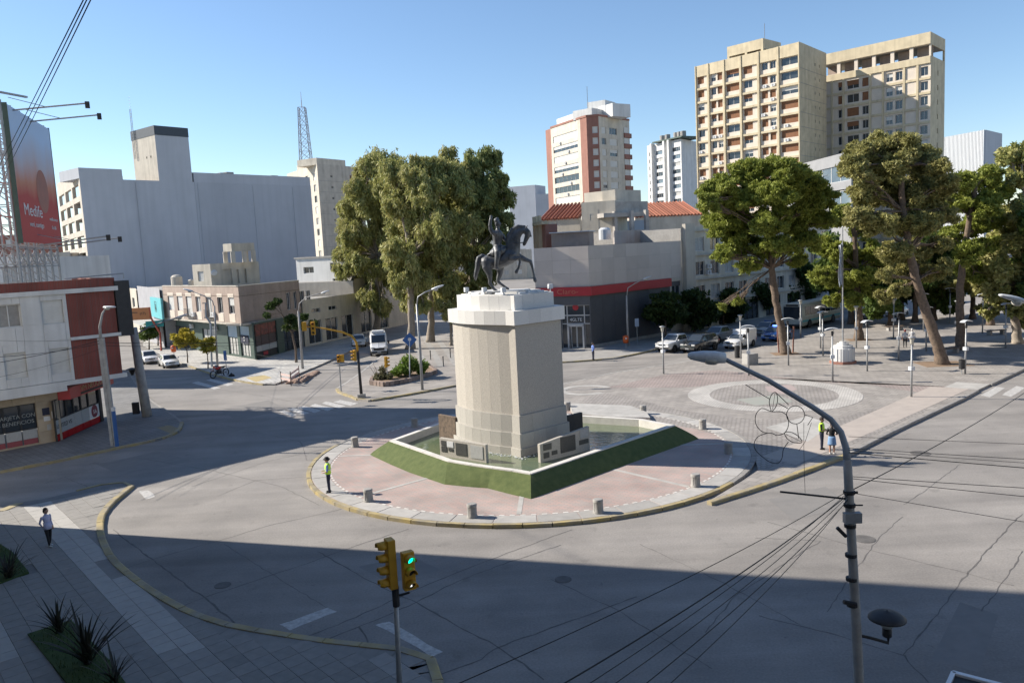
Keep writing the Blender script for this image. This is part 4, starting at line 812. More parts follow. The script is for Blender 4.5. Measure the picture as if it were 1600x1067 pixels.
tree('pine_tree', 'dark green pine with a straight dark trunk behind the leaning pine', [g3, at(1500, 500, g3.y), at(1500, 450, g3.y), at(1505, 400, g3.y), at(1515, 340, g3.y), at(1525, 290, g3.y)], .42, pxclumps(pl4, g3.y+1, 14, 2.5, 1.1), 'pine', 360, .33, 4, aspect=.3, up=.4)
g4 = G(1590, 536, PZ)
pl5 = [(1590, 245, 22), (1610, 265, 24), (1585, 285, 14), (1600, 330, 24), (1570, 370, 22), (1600, 380, 26), (1560, 420, 20), (1590, 430, 26), (1555, 460, 18), (1580, 470, 22), (1610, 470, 22), (1545, 485, 12), (1600, 500, 14), (1570, 335, 14)]
tree('leafy_tree', 'loose leafy tree with a short forked trunk at the shady plaza end', [g4, at(1588, 515, g4.y), at(1585, 490, g4.y), at(1590, 440, g4.y), at(1598, 380, g4.y), at(1600, 300, g4.y)], .45, pxclumps(pl5, g4.y, 15, 2.5, 1.15), 'euc', 200, .4, 5, 'barkp', aspect=.45, up=0)
for i, (bx, by, cl, lf, lb) in enumerate((((1430), 503, [(1425, 440, 20), (1450, 430, 20), (1400, 445, 18), (1430, 400, 22)], 'far', 'broad dark tree in the background of the plaza, behind the leaning pine'), (1392, 508, [(1375, 470, 20), (1390, 450, 18), (1365, 485, 14), (1395, 478, 14)], 'far', 'small round green tree behind the plaza benches'), (1520, 498, [(1500, 440, 22), (1530, 445, 22), (1550, 430, 22), (1515, 410, 22), (1480, 440, 20)], 'pined', 'olive tree far back on the shaded plaza'))):
    g = G(bx, by, PZ); tree('leafy_tree', lb, [g, at(bx, by-22, g.y), at(bx, by-45, g.y), at(bx, by-75, g.y)], .35, pxclumps(cl, g.y, 30+i, 2.5), lf, 150, .55, 30+i, aspect=.5)
for i, (bx, by, cl, lf, lb) in enumerate(((1458, 500, [(1455, 380, 24), (1480, 400, 24), (1440, 410, 24), (1465, 440, 26), (1490, 450, 22), (1445, 460, 20), (1480, 475, 16)], 'far', 'tall broad tree filling the gap between the two dark pines'), (1548, 508, [(1545, 400, 22), (1565, 420, 24), (1530, 440, 24), (1555, 455, 24), (1580, 440, 22), (1545, 478, 16), (1575, 470, 18)], 'pined', 'olive tree behind the shaded plaza bench'), (1330, 506, [(1290, 380, 20), (1305, 410, 22), (1285, 440, 18), (1330, 420, 22), (1350, 455, 20), (1320, 455, 18)], 'far', 'green tree behind the bus roof'), (1408, 500, [(1375, 400, 20), (1400, 420, 22), (1385, 445, 20), (1415, 455, 18), (1360, 435, 16)], 'plane', 'dark tree at the far plaza edge behind the leaning pine'), (1640, 545, [(1625, 340, 26), (1650, 380, 28), (1620, 400, 26), (1640, 430, 28), (1615, 450, 20), (1660, 460, 24)], 'far', 'big leafy tree at the very end of the shaded plaza'))):
    g = G(bx, by, PZ); tree('leafy_tree', lb, [g, at(bx, by-25, g.y), at(bx, by-55, g.y), at(bx, by-95, g.y)], .4, pxclumps(cl, g.y, 130+i, 3, 1.15), lf, 120 if lf != 'pined' else 180, .55 if lf != 'pined' else .42, 130+i, aspect=.5)
# pavement trees in front of the shops, a dark row behind the stopped cars
for i, (bx, by, cl) in enumerate(((1040, 530, [(1040, 470, 22), (1022, 490, 18), (1058, 488, 18), (1040, 500, 14)]), (1085, 519, [(1085, 470, 24), (1070, 490, 18), (1105, 485, 20), (1090, 502, 14)]), (1130, 507, [(1130, 465, 22), (1115, 485, 18), (1150, 480, 20), (1135, 495, 12)]), (1175, 497, [(1175, 455, 22), (1160, 475, 18), (1195, 468, 20)]), (1245, 485, [(1240, 440, 26), (1225, 460, 22), (1262, 455, 22), (1250, 420, 20)]))):
    g = G(bx, by, PZ); tree('pavement_tree', ('dark leafy street tree against the charcoal shop wall', 'second dark street tree from the charcoal shop wall', 'third dark street tree from the charcoal shop wall', 'fourth dark street tree from the charcoal shop wall', 'dark street tree beside the bus front')[i], [g, at(bx, by-14, g.y), at(bx, by-28, g.y), at(bx, by-42, g.y)], .16, pxclumps(cl, g.y, 50+i, 1.5), 'plane', 170, .42, 50+i, group='dark trees along the shop pavement', aspect=.55)
# eucalyptus group on the median
eu = [([(560, 300, 24), (548, 330, 22), (575, 270, 24), (600, 262, 26), (560, 360, 26), (585, 320, 30), (610, 300, 28), (575, 390, 28), (600, 360, 30), (558, 410, 20), (590, 425, 22), (615, 400, 22), (585, 455, 14), (600, 480, 16), (545, 375, 20), (540, 400, 16), (535, 425, 14), (560, 440, 18), (575, 470, 16), (620, 350, 26), (610, 440, 20)], 588, 521, 100, 'pale-trunked eucalyptus, leftmost of the clump on the median'),
      ([(620, 270, 26), (645, 290, 26), (630, 320, 30), (655, 330, 28), (640, 360, 30), (625, 400, 28), (655, 395, 28), (645, 430, 24), (665, 440, 20), (640, 470, 18), (660, 480, 14), (670, 300, 24), (672, 350, 28), (675, 400, 26), (625, 440, 22), (655, 260, 18)], 641, 545, 96, 'eucalyptus with a stout trunk beside the blue diamond sign'),
      ([(700, 250, 18), (690, 275, 24), (715, 275, 22), (680, 310, 28), (705, 310, 28), (690, 345, 30), (715, 350, 26), (680, 385, 28), (705, 395, 28), (690, 425, 24), (715, 435, 18), (680, 460, 16), (705, 470, 14), (725, 300, 22), (730, 350, 24), (725, 400, 24), (735, 270, 16), (700, 450, 20)], 672, 534, 100, 'tall eucalyptus with weeping yellowish foliage behind the median lamp'),
      ([(745, 255, 24), (768, 250, 18), (760, 285, 26), (780, 285, 18), (745, 310, 28), (770, 320, 26), (790, 310, 14), (755, 350, 28), (780, 355, 20), (795, 345, 12), (745, 390, 26), (770, 400, 22), (750, 430, 22), (790, 385, 16), (735, 455, 16)], 735, 527, 108, 'dark green eucalyptus behind the bronze rider')]
for i, (cl, bx, by, Y, lb) in enumerate(eu):
    g = G(bx, by, PZ); Y = g.y; top = cl[0]
    tree('eucalyptus_tree', lb, [g, at(bx+2, by-30, Y), at(bx+1, by-70, Y), at(bx+3, 400, Y), at((bx+top[0])/2, 340, Y), at(top[0], top[1]+20, Y)], .5, pxclumps(cl, Y, 60+i, 3.5, 1.12), 'euc' if i < 3 else 'eucd', 150, .46, 60+i, 'barkp', group=None, aspect=.26, droop=.75, up=0, shell_=.6)
for i, (bx, by, cl) in enumerate(((560, 512, [(545, 400, 18), (530, 412, 14), (560, 420, 18), (575, 440, 14), (548, 435, 10)]), (705, 540, [(700, 490, 14), (712, 500, 12), (690, 478, 12)]))):
    g = G(bx, by, PZ); tree('eucalyptus_tree', ('low drooping eucalyptus leaning over the white wall', 'slim young eucalyptus at the promenade edge')[i], [g, at(bx, by-20, g.y), at(bx-2, by-50, g.y), at(cl[0][0], cl[0][1], g.y)], .2, pxclumps(cl, g.y, 70+i, 1.5), 'euc', 150, .42, 70+i, 'barkp', aspect=.26, droop=.7, up=0)
# small yellowing street trees on the left
for i, (bx, by, cl) in enumerate(((293, 567, [(283, 535, 10), (293, 526, 11), (303, 535, 9), (288, 518, 8), (275, 528, 7)]), (325, 575, [(322, 545, 8), (327, 535, 8), (317, 537, 7), (331, 543, 6)]))):
    g = G(bx, by, PZ); tree('street_tree', ('round yellow-leaved young tree on the tiled pavement', 'smaller ochre-leaved sapling beside the lamp post')[i], [g, at(bx, by-10, g.y), at(bx-1, by-20, g.y), at(bx-2, by-35, g.y)], .08, pxclumps(cl, g.y, 80+i, .5, 1.05), 'yel', 420, .24, 80+i, aspect=.6)
for i, (bx, by, cl) in enumerate(((233, 545, [(225, 525, 9), (238, 520, 9), (230, 512, 8)]), (247, 540, [(247, 516, 9), (255, 522, 7)]))):
    g = G(bx, by, PZ); tree('street_tree', ('small green street tree under the orange board sign', 'small green street tree beside the bent red sign post')[i], [g, at(bx, by-8, g.y), at(bx, by-20, g.y)], .12, pxclumps(cl, g.y, 84+i, .8), 'far', 250, .35, 84+i, aspect=.55, group='green trees along the left shops')
gk = G(463, 566, PZ)
tree('street_tree', 'thin twisted street tree before the brown corner building', [gk, at(462, 545, gk.y), at(456, 520, gk.y), at(448, 505, gk.y), at(440, 490, gk.y)], .14, pxclumps([(423, 478, 8), (432, 472, 7), (417, 492, 6), (455, 500, 10), (465, 510, 9), (475, 495, 7), (447, 512, 7), (490, 505, 8)], gk.y, 90, .8), 'plane', 300, .3, 90, aspect=.55)
# planter with shrubs on the median
pc = [G(*p, PZ) for p in ((580, 601), (602, 604), (640, 597), (682, 584), (670, 575), (640, 580), (600, 588), (582, 594))]
pt = thing('stone_planter', 'low stone-edged planter bed on the median island', 'planter', sum(pc, V(0, 0, 0))/len(pc))
Q = resample(pc+[pc[0]], .5)
pst = rnd_mat('planter_stone', ((.33, .25, .21), (.24, .19, .165)), .9, scale=5, lo=.6)
for a, b in zip(Q, Q[1:]):
    d = b-a; m_ = MB(); c = (a+b)/2; m_.box(c.x, c.y, PZ+.2, d.length-.03, .3, .4+R.uniform(-.03, .05), math.atan2(d.y, d.x)+R.uniform(-.05, .05)); m_.build('stone', pst, pt, world=True, bevel=.03)
m_ = MB(); m_.prism(pc, PZ, PZ+.3); m_.build('soil', X['soil'], pt, world=True)
def shrub(label, cl, Y, lf, per, size, seed, aspect=.5):
    c = at(cl[0][0], cl[0][1], Y); t = thing('shrub', label, 'shrub', (c.x, c.y, PZ+.3)); m_ = MB(); rng = random.Random(seed)
    for k in range(9): limb_tube(m_, (c.x, c.y, PZ+.3), V(c.x+rng.uniform(-1, 1), c.y+rng.uniform(-.6, .6), PZ+.3+rng.uniform(.6, 1.6)), .03, .01, rng)
    m_.build('stems', X['bark'], t, world=True); leaves('foliage', pxclumps(cl, Y, seed, .4, 1.1), per, size, LM[lf], t, seed, aspect, up=.4)
yp = G(600, 600).y
shrub('bright green spreading shrub in the stone planter', [(632, 575, 12), (620, 580, 9), (645, 568, 10), (655, 577, 9), (637, 562, 9), (663, 570, 8)], yp+1.5, 'shrub', 520, .2, 91)
shrub('grey green clipped shrub at the planter end by the signal post', [(590, 588, 7), (599, 585, 7), (607, 588, 7), (598, 577, 6)], yp+.3, 'sage', 700, .14, 92)
# spiky flax plants in the beds, every leaf its own
def flax_leaf(L, w_, m):
    b = MB(); k = 6; v = []
    for i in range(k+1):
        t_ = i/k; x = L*t_*.95; z = -.22*L*t_**2.2; ww = w_*(math.sin(min(1, t_*1.6+.25)*math.pi/2))*(1-t_**3)+.002; v += [(x, -ww, z+ww*.5), (x, 0, z), (x, ww, z+ww*.5)]
    for i in range(k): b.add(v, [(i*3, i*3+1, i*3+4, i*3+3), (i*3+1, i*3+2, i*3+5, i*3+4)])
    b2 = MB(); b2.add(v, [q for i in range(k) for q in ((i*3, i*3+1, i*3+4, i*3+3), (i*3+1, i*3+2, i*3+5, i*3+4))]); return mesh_from('leaf', b2.v, b2.f, [m], smooth=True)
fm = rnd_mat('bronze_flax_leaf', ((.05, .04, .032), (.035, .042, .026)), .5, scale=3, lo=.5); FL = [flax_leaf(l, w_, fm) for l, w_ in ((1.2, .03), (1.45, .034), (1.0, .028))]
for i, (px, py, n_, s_, lb) in enumerate(((14, 902, 34, 1.0, 'dark flax plant in the smaller grass bed'), (93, 988, 34, 1.0, 'dark flax plant at the far end of the larger grass bed'), (138, 1036, 46, 1.3, 'largest dark flax plant, in the middle of the larger grass bed'), (178, 1068, 24, .95, 'dark flax plant at the near end of the larger grass bed'))):
    g = G(px, py, PZ+.05); t = thing('flax_plant', lb, 'plant', g)
    rng = random.Random(100+i)
    for k in range(n_):
        o = inst('leaf', rng.choice(FL), t, (rng.uniform(-.1, .1), rng.uniform(-.1, .1), 0)); el = rng.uniform(.75, 1.5); o.rotation_euler = (0, -el, rng.uniform(0, 6.28)); o.rotation_mode = 'XYZ'; q = s_*rng.uniform(.7, 1.15); o.scale = (q, q, q)
# grass tufts over the planting beds
gt = []; rng = np.random.default_rng(5)
gb = MB(); rr = random.Random(8)
for b in beds:
    xs = [p.x for p in b]; ys = [p.y for p in b]
    for k in range(2600):
        p = (rr.uniform(min(xs), max(xs)), rr.uniform(min(ys), max(ys)))
        if not pip(p, b): continue
        a = rr.uniform(0, 6.28); h = rr.uniform(.05, .13); dx, dy = .012*math.cos(a), .012*math.sin(a); lx_, ly_ = rr.uniform(-.05, .05), rr.uniform(-.05, .05)
        gb.add([(p[0]-dx, p[1]-dy, PZ+.04), (p[0]+dx, p[1]+dy, PZ+.04), (p[0]+lx_, p[1]+ly_, PZ+.05+h)], [(0, 1, 2)])
tag(gb.build('grass', mat('grass_blades', (.06, .10, .02), (.04, .065, .015), 6, .8, world=True)), 'short grass in the beds round the flax plants', 'grass', kind='stuff')
# ---------------------------------------------------------------- buildings
class Fr:                                  # a facade plane: A to B left to right seen from outside
    def __init__(s, A, B):
        s.A = V(A[0], A[1], 0); s.B = V(B[0], B[1], 0); s.u = (s.B-s.A).normalized(); s.n = V(s.u.y, -s.u.x, 0); s.L = (s.B-s.A).length; s.rz = math.atan2(s.u.y, s.u.x)
    def p(s, u, z, d=0.): return s.A+s.u*u+s.n*d+V(0, 0, z)
    def px(s, x, y, d=0.):                 # (u, z) on the facade seen at a photo position
        r = _ray(x, y); o = V(0, 0, H); t = (s.A+s.n*d-o).dot(s.n)/r.dot(s.n); q = o+r*t; return (q-s.A).dot(s.u), q.z
    def box(s, mb, u0, u1, z0, z1, d0, d1, m=0):
        v = [s.p(u, z, d) for z in (z0, z1) for u, d in ((u0, d1), (u1, d1), (u1, d0), (u0, d0))]
        mb.add(v, ((3, 2, 1, 0), (4, 5, 6, 7), (0, 1, 5, 4), (1, 2, 6, 5), (2, 3, 7, 6), (3, 0, 4, 7)), m)
def wall(fr, u0, u1, z0, z1, holes, parent, m, rec=.22, name='wall', d=0.):
    mb = MB(); hs = [h for h in holes if h[1] > u0 and h[0] < u1 and h[3] > z0 and h[2] < z1]
    zs = sorted({z0, z1, *[h[2] for h in hs], *[h[3] for h in hs]})
    for za, zb in zip(zs, zs[1:]):
        if zb-za < 1e-4: continue
        row = sorted([h for h in hs if h[2] < zb-1e-4 and h[3] > za+1e-4]); c = u0
        for h in row+[(u1, u1, 0, 0)]:
            if h[0]-c > 1e-4: mb.quad(fr.p(c, za, d), fr.p(h[0], za, d), fr.p(h[0], zb, d), fr.p(c, zb, d))
            c = max(c, h[1])
    for a, b, c, e in hs:
        mb.quad(fr.p(a, c, d), fr.p(a, c, d-rec), fr.p(a, e, d-rec), fr.p(a, e, d)); mb.quad(fr.p(b, c, d-rec), fr.p(b, c, d), fr.p(b, e, d), fr.p(b, e, d-rec))
        mb.quad(fr.p(a, c, d), fr.p(b, c, d), fr.p(b, c, d-rec), fr.p(a, c, d-rec)); mb.quad(fr.p(a, e, d-rec), fr.p(b, e, d-rec), fr.p(b, e, d), fr.p(a, e, d))
    return mb.build(name, m, parent, world=True)
_wc = {}
def win(parent, fr, u0, u1, z0, z1, kind='glass', rec=.22, mull=1, fm='frame', d=0.):
    w_, h_ = round(u1-u0, 2), round(z1-z0, 2); key = (w_, h_, kind, rec, mull, fm)
    if key not in _wc:
        f = MB(); t = min(.07, w_*.08); y = rec-.04
        for x0, x1, a, b in ((0, w_, 0, t), (0, w_, h_-t, h_), (0, t, t, h_-t), (w_-t, w_, t, h_-t)): f.box((x0+x1)/2, y, (a+b)/2, x1-x0, .05, b-a)
        for k in range(mull): x = w_*(k+1)/(mull+1); f.box(x, y, h_/2, t*.8, .045, h_-2*t)
        fme = mesh_from('window', f.v, f.f, [X[fm]]); g = MB(); sub = []
        g.quad((0, rec, 0), (w_, rec, 0), (w_, rec, h_), (0, rec, h_)); sub.append(('pane', mesh_from('pane', g.v, g.f, [X['curtain' if kind == 'curtain' else ('glassb' if kind == 'blue' else 'glass')]])))
        if kind in ('shut', 'half', 'white', 'halfw'):
            s = MB(); zb = {'shut': .02, 'half': .45, 'white': .02, 'halfw': .5}[kind]*h_; k = max(3, int((h_-zb)/.18)); dz = (h_-zb)/k
            for i in range(k): z = zb+i*dz; s.add([(0.02, rec-.075, z), (w_-.02, rec-.075, z), (w_-.02, rec-.11, z+dz), (.02, rec-.11, z+dz), (.02, rec-.075, z+dz), (w_-.02, rec-.075, z+dz)], [(0, 1, 2, 3), (3, 2, 5, 4)])
            sub.append(('roller_shutter', mesh_from('roller_shutter', s.v, s.f, [X['shutw' if kind in ('white', 'halfw') else 'shut']])))
        _wc[key] = (fme, sub)
    fme, sub = _wc[key]; p = fr.p(u0, z0, d)-wl(parent); o = inst('window', fme, parent, p, fr.rz)
    for nm, me in sub: inst(nm, me, o)
    return o
_ac = None
def aircon(parent, fr, u, z, d=0.):
    global _ac
    if _ac is None:
        b = MB(); b.box(.4, -.2, .3, .8, .32, .55); f = MB(); f.lathe([(.2, 0), (.2, .02), (.05, .03), (0, .03)], 12, axis='y'); _ac = (mesh_from('air_conditioner', b.v, b.f, [X['lampw']]), mesh_from('fan_grille', [(x+.32, -y-.36, z_+.3) for x, y, z_ in f.v], f.f, [X['conc']]))
    o = inst('air_conditioner', _ac[0], parent, fr.p(u, z, d)-wl(parent), fr.rz); inst('fan_grille', _ac[1], o)
def text(body, fr, u, z, size, m, parent, d=.02, align='LEFT', name='lettering', shear=0., sx=1.):
    cu = bpy.data.curves.new('t', 'FONT'); cu.body = body; cu.size = size; cu.extrude = .006; cu.align_x = align; cu.shear = shear
    o = bpy.data.objects.new('t', cu); C.objects.link(o); dg = bpy.context.evaluated_depsgraph_get(); me = bpy.data.meshes.new_from_object(o.evaluated_get(dg)); bpy.data.objects.remove(o); bpy.data.curves.remove(cu)
    me.name = name; me.materials.clear(); me.materials.append(X[m]); o = bpy.data.objects.new(name, me); link(o, parent)
    p = fr.p(u, z, d)-wl(parent); u_ = fr.u; M_ = Matrix(((u_.x*sx, 0, fr.n.x), (u_.y*sx, 0, fr.n.y), (0, 1, 0))).to_4x4(); o.matrix_local = Matrix.Translation(p) @ M_
    return o
def building(name, label, loc, cat='building', group=None): return thing(name, label, cat, (loc[0], loc[1], 0), group=group)
def block(t, poly, z0, z1, m, name='wall', mt=None):
    b = MB(); b.prism(poly, z0, z1, 0, 0 if mt is None else 1); return b.build(name, [m]+([mt] if mt else []), t, world=True)
def body(t, frs, poly, z0, z1, mroof, inset_=1.6):       # hidden rear walls and flat roof with parapet, behind the built facades
    c = sum((V(p[0], p[1], 0) for p in poly), V(0, 0, 0))/len(poly); P = [V(p[0], p[1], 0) for p in poly]
    m_ = MB(); m_.prism([p+(c-p).normalized()*inset_ for p in P], z0, z1-.5); m_.build('roof', mroof, t, world=True)

# --- corner building on the left: white panels, red brick, shops below
P1 = V(-27.93, 56.72, 0); uB = V(.69, .724, 0); P0 = P1-uB*18; f1 = Fr(P0, P1); ZO, ZR = 4.0, 11.1
b1 = building('corner_building', 'three-storey corner building of white panels and red brick over shops', P1)
uw = f1.px(118, 598)[0]                     # where white panels meet brick
hol = [];
for q, kd in ((((-8, 480), (35, 508)), 'curtain'), (((63, 473), (101, 502)), 'white'), (((5, 556), (44, 587)), 'white'), (((76, 548), (111, 579)), 'white')):
    (u0, za), (u1, zb) = f1.px(*q[0]), f1.px(*q[1]); hol.append((u0, u1, min(za, zb)-.1, max(za, zb)+.1, kd))
h4 = [h[:4] for h in hol]; h4 += [(h4[0][0]-4.2, h4[0][0]-2.4, h4[0][2], h4[0][3]), (h4[2][0]-4.2, h4[2][0]-2.4, h4[2][2], h4[2][3])]
wall(f1, 0, uw, ZO+.32, 10.2, h4, b1, X['white'])
for h in hol: win(b1, f1, *h[:4], h[4], fm='frame')
win(b1, f1, *h4[4], 'white'); win(b1, f1, *h4[5], 'white')
pj = X['white']; cols = [uw-1.62*k for k in range(0, 9)][::-1]; rows = [4.32, 5.3, 7.12, 8.3, 10.2]
for a, b in zip(cols, cols[1:]):             # cladding panels, one by one, cut round the windows
    for c, e in zip(rows, rows[1:]):
        hs = [h for h in h4 if h[0] < b and h[1] > a and h[2] < e and h[3] > c]
        if hs:
            h = hs[0]; parts = [(a, min(b, h[0]), c, e), (max(a, h[1]), b, c, e), (max(a, h[0]), min(b, h[1]), c, h[2]), (max(a, h[0]), min(b, h[1]), h[3], e)]
        else: parts = [(a, b, c, e)]
        for x0, x1, z0, z1 in parts:
            if x1-x0 > .06 and z1-z0 > .06: m_ = MB(); f1.box(m_, x0+.012, x1-.012, z0+.012, z1-.012, 0, .025+R.uniform(0, .004)); m_.build('panel', pj, b1, world=True)
wall(f1, uw, f1.L, ZO+.3, 10.2, [], b1, X['brick'], name='brick_wall')
m_ = MB(); f1.box(m_, 0, f1.L+.1, 10.5, ZR, -.3, .05); m_.build('brick_parapet', X['brick'], b1, world=True)
for z0, z1, a, b in ((10.2, 10.5, 0, f1.L+.25), (7.0, 7.22, uw, f1.L+.15), (ZO, ZO+.3, 0, f1.L+.25), (ZO-.35, ZO, 0, uw-.6)):
    m_ = MB(); f1.box(m_, a, b, z0, z1, -.4, .16); m_.build('cornice', X['white'], b1, world=True)
inw = -f1.n; side = V(-.62, .785, 0); f1b = Fr(P1, P1+side*13)
wall(f1b, 0, 13, ZO, 10.5, [], b1, X['brick'], name='brick_wall'); m_ = MB(); f1b.box(m_, 0, 13, 10.5, ZR, -.3, .05); m_.build('brick_parapet', X['brick'], b1, world=True)
block(b1, [P0, P1+inw*.3, P1+side*12.8+inw*.3, P0+inw*13], ZO+.4, 10.7, X['conc'], 'roof')
# ground floor, set back
gA = P0+inw*1.0; gB = P1-uB*(f1.L-uw+.9)+inw*1.0; fg = Fr(gA, gB)
us = [fg.px(x, 690)[0] for x in (-60, -25, 10, 37, 62)]
wall(fg, 0, fg.L, 0, ZO-.3, [(us[0], us[-1], .25, 3.0)], b1, mat('buff_stone_cladding', (.44, .36, .26), (.36, .295, .21), .8, .8, grime=.2), rec=.15)
for a, b in zip(us, us[1:]):
    win(b1, fg, a, b, 1.25, 3.0, 'glass', .15, 0, 'dark'); m_ = MB(); fg.box(m_, a+.05, b-.05, .62, 1.25, -.15, -.1); m_.build('poster', X['plaquew'], b1, world=True); m_ = MB(); fg.box(m_, a+.05, b-.05, .25, .6, -.15, -.1); m_.build('red_base_panel', mat('dull_red_film', (.3, .07, .08), None, 2, .6), b1, world=True)
text('LA TARJETA CON', fg, us[2]-.95, 2.1, .36, 'txt_f', b1, -.08); text('MAS BENEFICIOS', fg, us[2]-.9, 1.68, .36, 'txt_f', b1, -.08)
stn = rnd_mat('buff_stone_slab', ((.45, .37, .27), (.38, .31, .225)), .8, scale=2, lo=.85)
for i in range(12):                          # stone cladding slabs over the shop window and on the pier
    m_ = MB(); a = us[-1]-1.35*i; fg.box(m_, a-1.33, a, 3.05, ZO-.32, 0, .03); m_.build('stone_slab', stn, b1, world=True)
for z0, z1 in ((.1, .95), (.97, 1.8), (1.82, 2.65), (2.67, 3.03), (3.05, 3.65)):
    m_ = MB(); fg.box(m_, us[-1]+.03, fg.L-.02, z0, z1, 0, .04); m_.build('stone_slab', stn, b1, world=True)
for u, z, w_, h_, mm in ((.35, 2.05, .45, .5, 'navy'), (.4, 1.65, .4, .3, 'txt_w'), (.9, 1.75, .25, .5, 'txt_w'), (.55, 1.0, .25, .4, 'plaquew')):
    m_ = MB(); fg.box(m_, us[-1]+u, us[-1]+u+w_, z, z+h_, .045, .055); m_.build('poster', X[mm], b1, world=True)
fs = Fr(gB, G(163, 660)); sh = [fs.px(x, 650)[0] for x in (86, 96, 106, 118, 130, 142, 158)]
wall(fs, 0, fs.L, 0, ZO-.3, [(sh[0], sh[-1], .15, 3.0)], b1, X['dark'], rec=.15)
for i, (a, b) in enumerate(zip(sh, sh[1:])):
    win(b1, fs, a, b, 1.6, 3.0, 'glass', .12, 0, 'dark'); m_ = MB(); fs.box(m_, a+.03, b-.03, .65, 1.6, -.12, -.08); m_.build('poster', X['plaquew' if i < 5 else 'txt_w'], b1, world=True); m_ = MB(); fs.box(m_, a+.03, b-.03, .15, .62, -.12, -.08); m_.build('red_base_panel', X['tlamp'], b1, world=True)
m_ = MB(); c_ = fs.p((sh[-2]+sh[-1])/2, 1.15, -.07); m_.lathe([(.48, 0), (.48, .01), (0, .01)], 24, axis='y'); o = m_.build('round_poster', mat('maroon_print', (.2, .03, .05), None, 4, .6), b1); o.location = c_-wl(b1); o.rotation_euler = (0, 0, fs.rz+math.pi)
text('5/6', fs, (sh[-2]+sh[-1])/2, .98, .42, 'txt_w', b1, -.05, 'CENTER'); text('UNITED VS', fs, sh[0]+.2, 1.0, .42, 'txt_b', b1, -.07)
sg = MB(); fs.box(sg, -.1, fs.L+.3, 2.95, 3.75, .05, .9); sgn = sg.build('shop_sign', X['red'], b1, world=True); text('VM NEUQUEN', fs, fs.L*.22, 3.28, .5, 'txt_g', b1, .92, sx=1.25); m_ = MB(); fs.box(m_, fs.L*.22, fs.L*.95, 3.05, 3.2, .9, .915); m_.build('sign_line', X['dark'], b1, world=True)
m_ = MB(); p = f1.p(f1.L+.55, 0, -.4); m_.box(p.x, p.y, 8.9, 1.0, 1.1, 3.9, f1.rz); m_.build('sign_back', X['dark'], b1, world=True)
tag(b1, None)
m_ = MB(); m_.tube([f1.p(f1.L-3, 11.2, -.3), f1.p(f1.L+.9, 11.35, -.3), f1.p(f1.L+.9, 11.0, -.3)], .04); m_.build('bracket', X['steel'], b1, world=True)

# --- grey car-park block with lift tower
gc, ge, gl = at(122, 262, 140), at(484, 277, 177), at(87, 272, 165); ZG = 29.07
gb_ = building('grey_block', 'large blind grey wall of a multi-storey building with a square lift tower', gc)
fgr = Fr(gc, ge); fgl = Fr(gl, gc); wall(fgr, 0, fgr.L, 0, ZG-1.8, [], gb_, X['greyw'])
ua, ub = fgr.px(190, 264)[0], fgr.px(302, 270)[0]
m_ = MB(); fgr.box(m_, 0, ua, ZG-1.8, ZG, -8, 0); m_.build('wall', X['greyw'], gb_, world=True); m_ = MB(); fgr.box(m_, ub, fgr.L, ZG-1.8, ZG, -8, 0); m_.build('wall', X['greyw'], gb_, world=True)
m_ = MB(); fgr.box(m_, ub, fgr.L, 0, ZG-1.81, 0, .06); m_.build('wall_skin', mat('grey_wall_darker_part', (.43, .45, .49), (.39, .41, .45), .15, .85, grime=.08, gscale=.12, streak=.06), gb_, world=True)  # right part of the wall in a slightly darker grey, set just proud
for q in (.2, .45, .7, .9): m_ = MB(); fgr.box(m_, fgr.L*q, fgr.L*q+.1, 8, ZG-2.2, .06, .16); m_.build('drain_pipe', X['greyw'], gb_, world=True)
for q, hh in ((.35, 2.2), (.6, 1.2), (.63, 1.6), (.85, 1.0)): m_ = MB(); fgr.box(m_, fgr.L*q, fgr.L*q+1.6, ZG-.3, ZG+hh*.5, -5, -3.5); m_.build('roof_unit', X['conc'], gb_, world=True)
ho = []; 
for k in range(9):
    for j in range(3): z = ZG-4.6-2.95*k; a = 1.0+j*(fgl.L-1.4)/3; ho.append((a, a+(fgl.L-1.4)/3-1.6, z, z+2.0))
wall(fgl, 0, fgl.L, 0, ZG, ho, gb_, X['beige'], rec=.6, name='open_deck_front')
m_ = MB(); back = V(-.6, .8, 0)
for k in range(10): z = ZG-4.75-2.95*k; m_.prism([gl+fgr.u*.8-fgl.u*-1.0, gc-fgr.n*.8+fgr.u*.8, gc+fgr.u*9-fgr.n*.8, gl+fgr.u*9], z-.15, z)
m_.build('deck', X['conc'], gb_, world=True)
m_ = MB()
for p in (gl+fgr.u*8, gc+fgr.u*8-fgr.n*2, (gl+gc)/2+fgr.u*8): m_.tube([(p.x, p.y, 0), (p.x, p.y, ZG-1)], .4, 8)
m_.build('columns', X['beige'], gb_, world=True)
block(gb_, [gc+fgr.u*9.2-fgr.n*.4, ge-fgr.n*.4, ge-fgr.n*9, gc+fgr.u*9.2-fgr.n*9], 0, ZG-2.2, X['beige'], 'rear_volume')
ut0, ut1 = fgr.px(248, 275)[0], fgr.px(299, 265)[0]
twr = Fr(fgr.p(ut0, 0, .01), fgr.p(ut1, 0, .01)); zt = at(242, 196, (fgr.p(ut0, 0)).y).z
wall(twr, 0, twr.L, ZG-1.8, zt-1.7, [], gb_, X['greyw']); tl = Fr(twr.p(0, 0)-twr.n*9, twr.p(0, 0)); wall(tl, 0, 9, ZG-6, zt-1.7, [(6.6, 7.0, ZG+2.6, ZG+3.0), (5, 5.4, ZG+2.6, ZG+3.0)], gb_, X['beige'])
m_ = MB(); twr.box(m_, -.05, twr.L+.05, zt-1.7, zt, -9.1, .05); m_.build('dark_top_band', mat('dark_slate_paint', (.05, .065, .085), None, 2, .6), gb_, world=True)
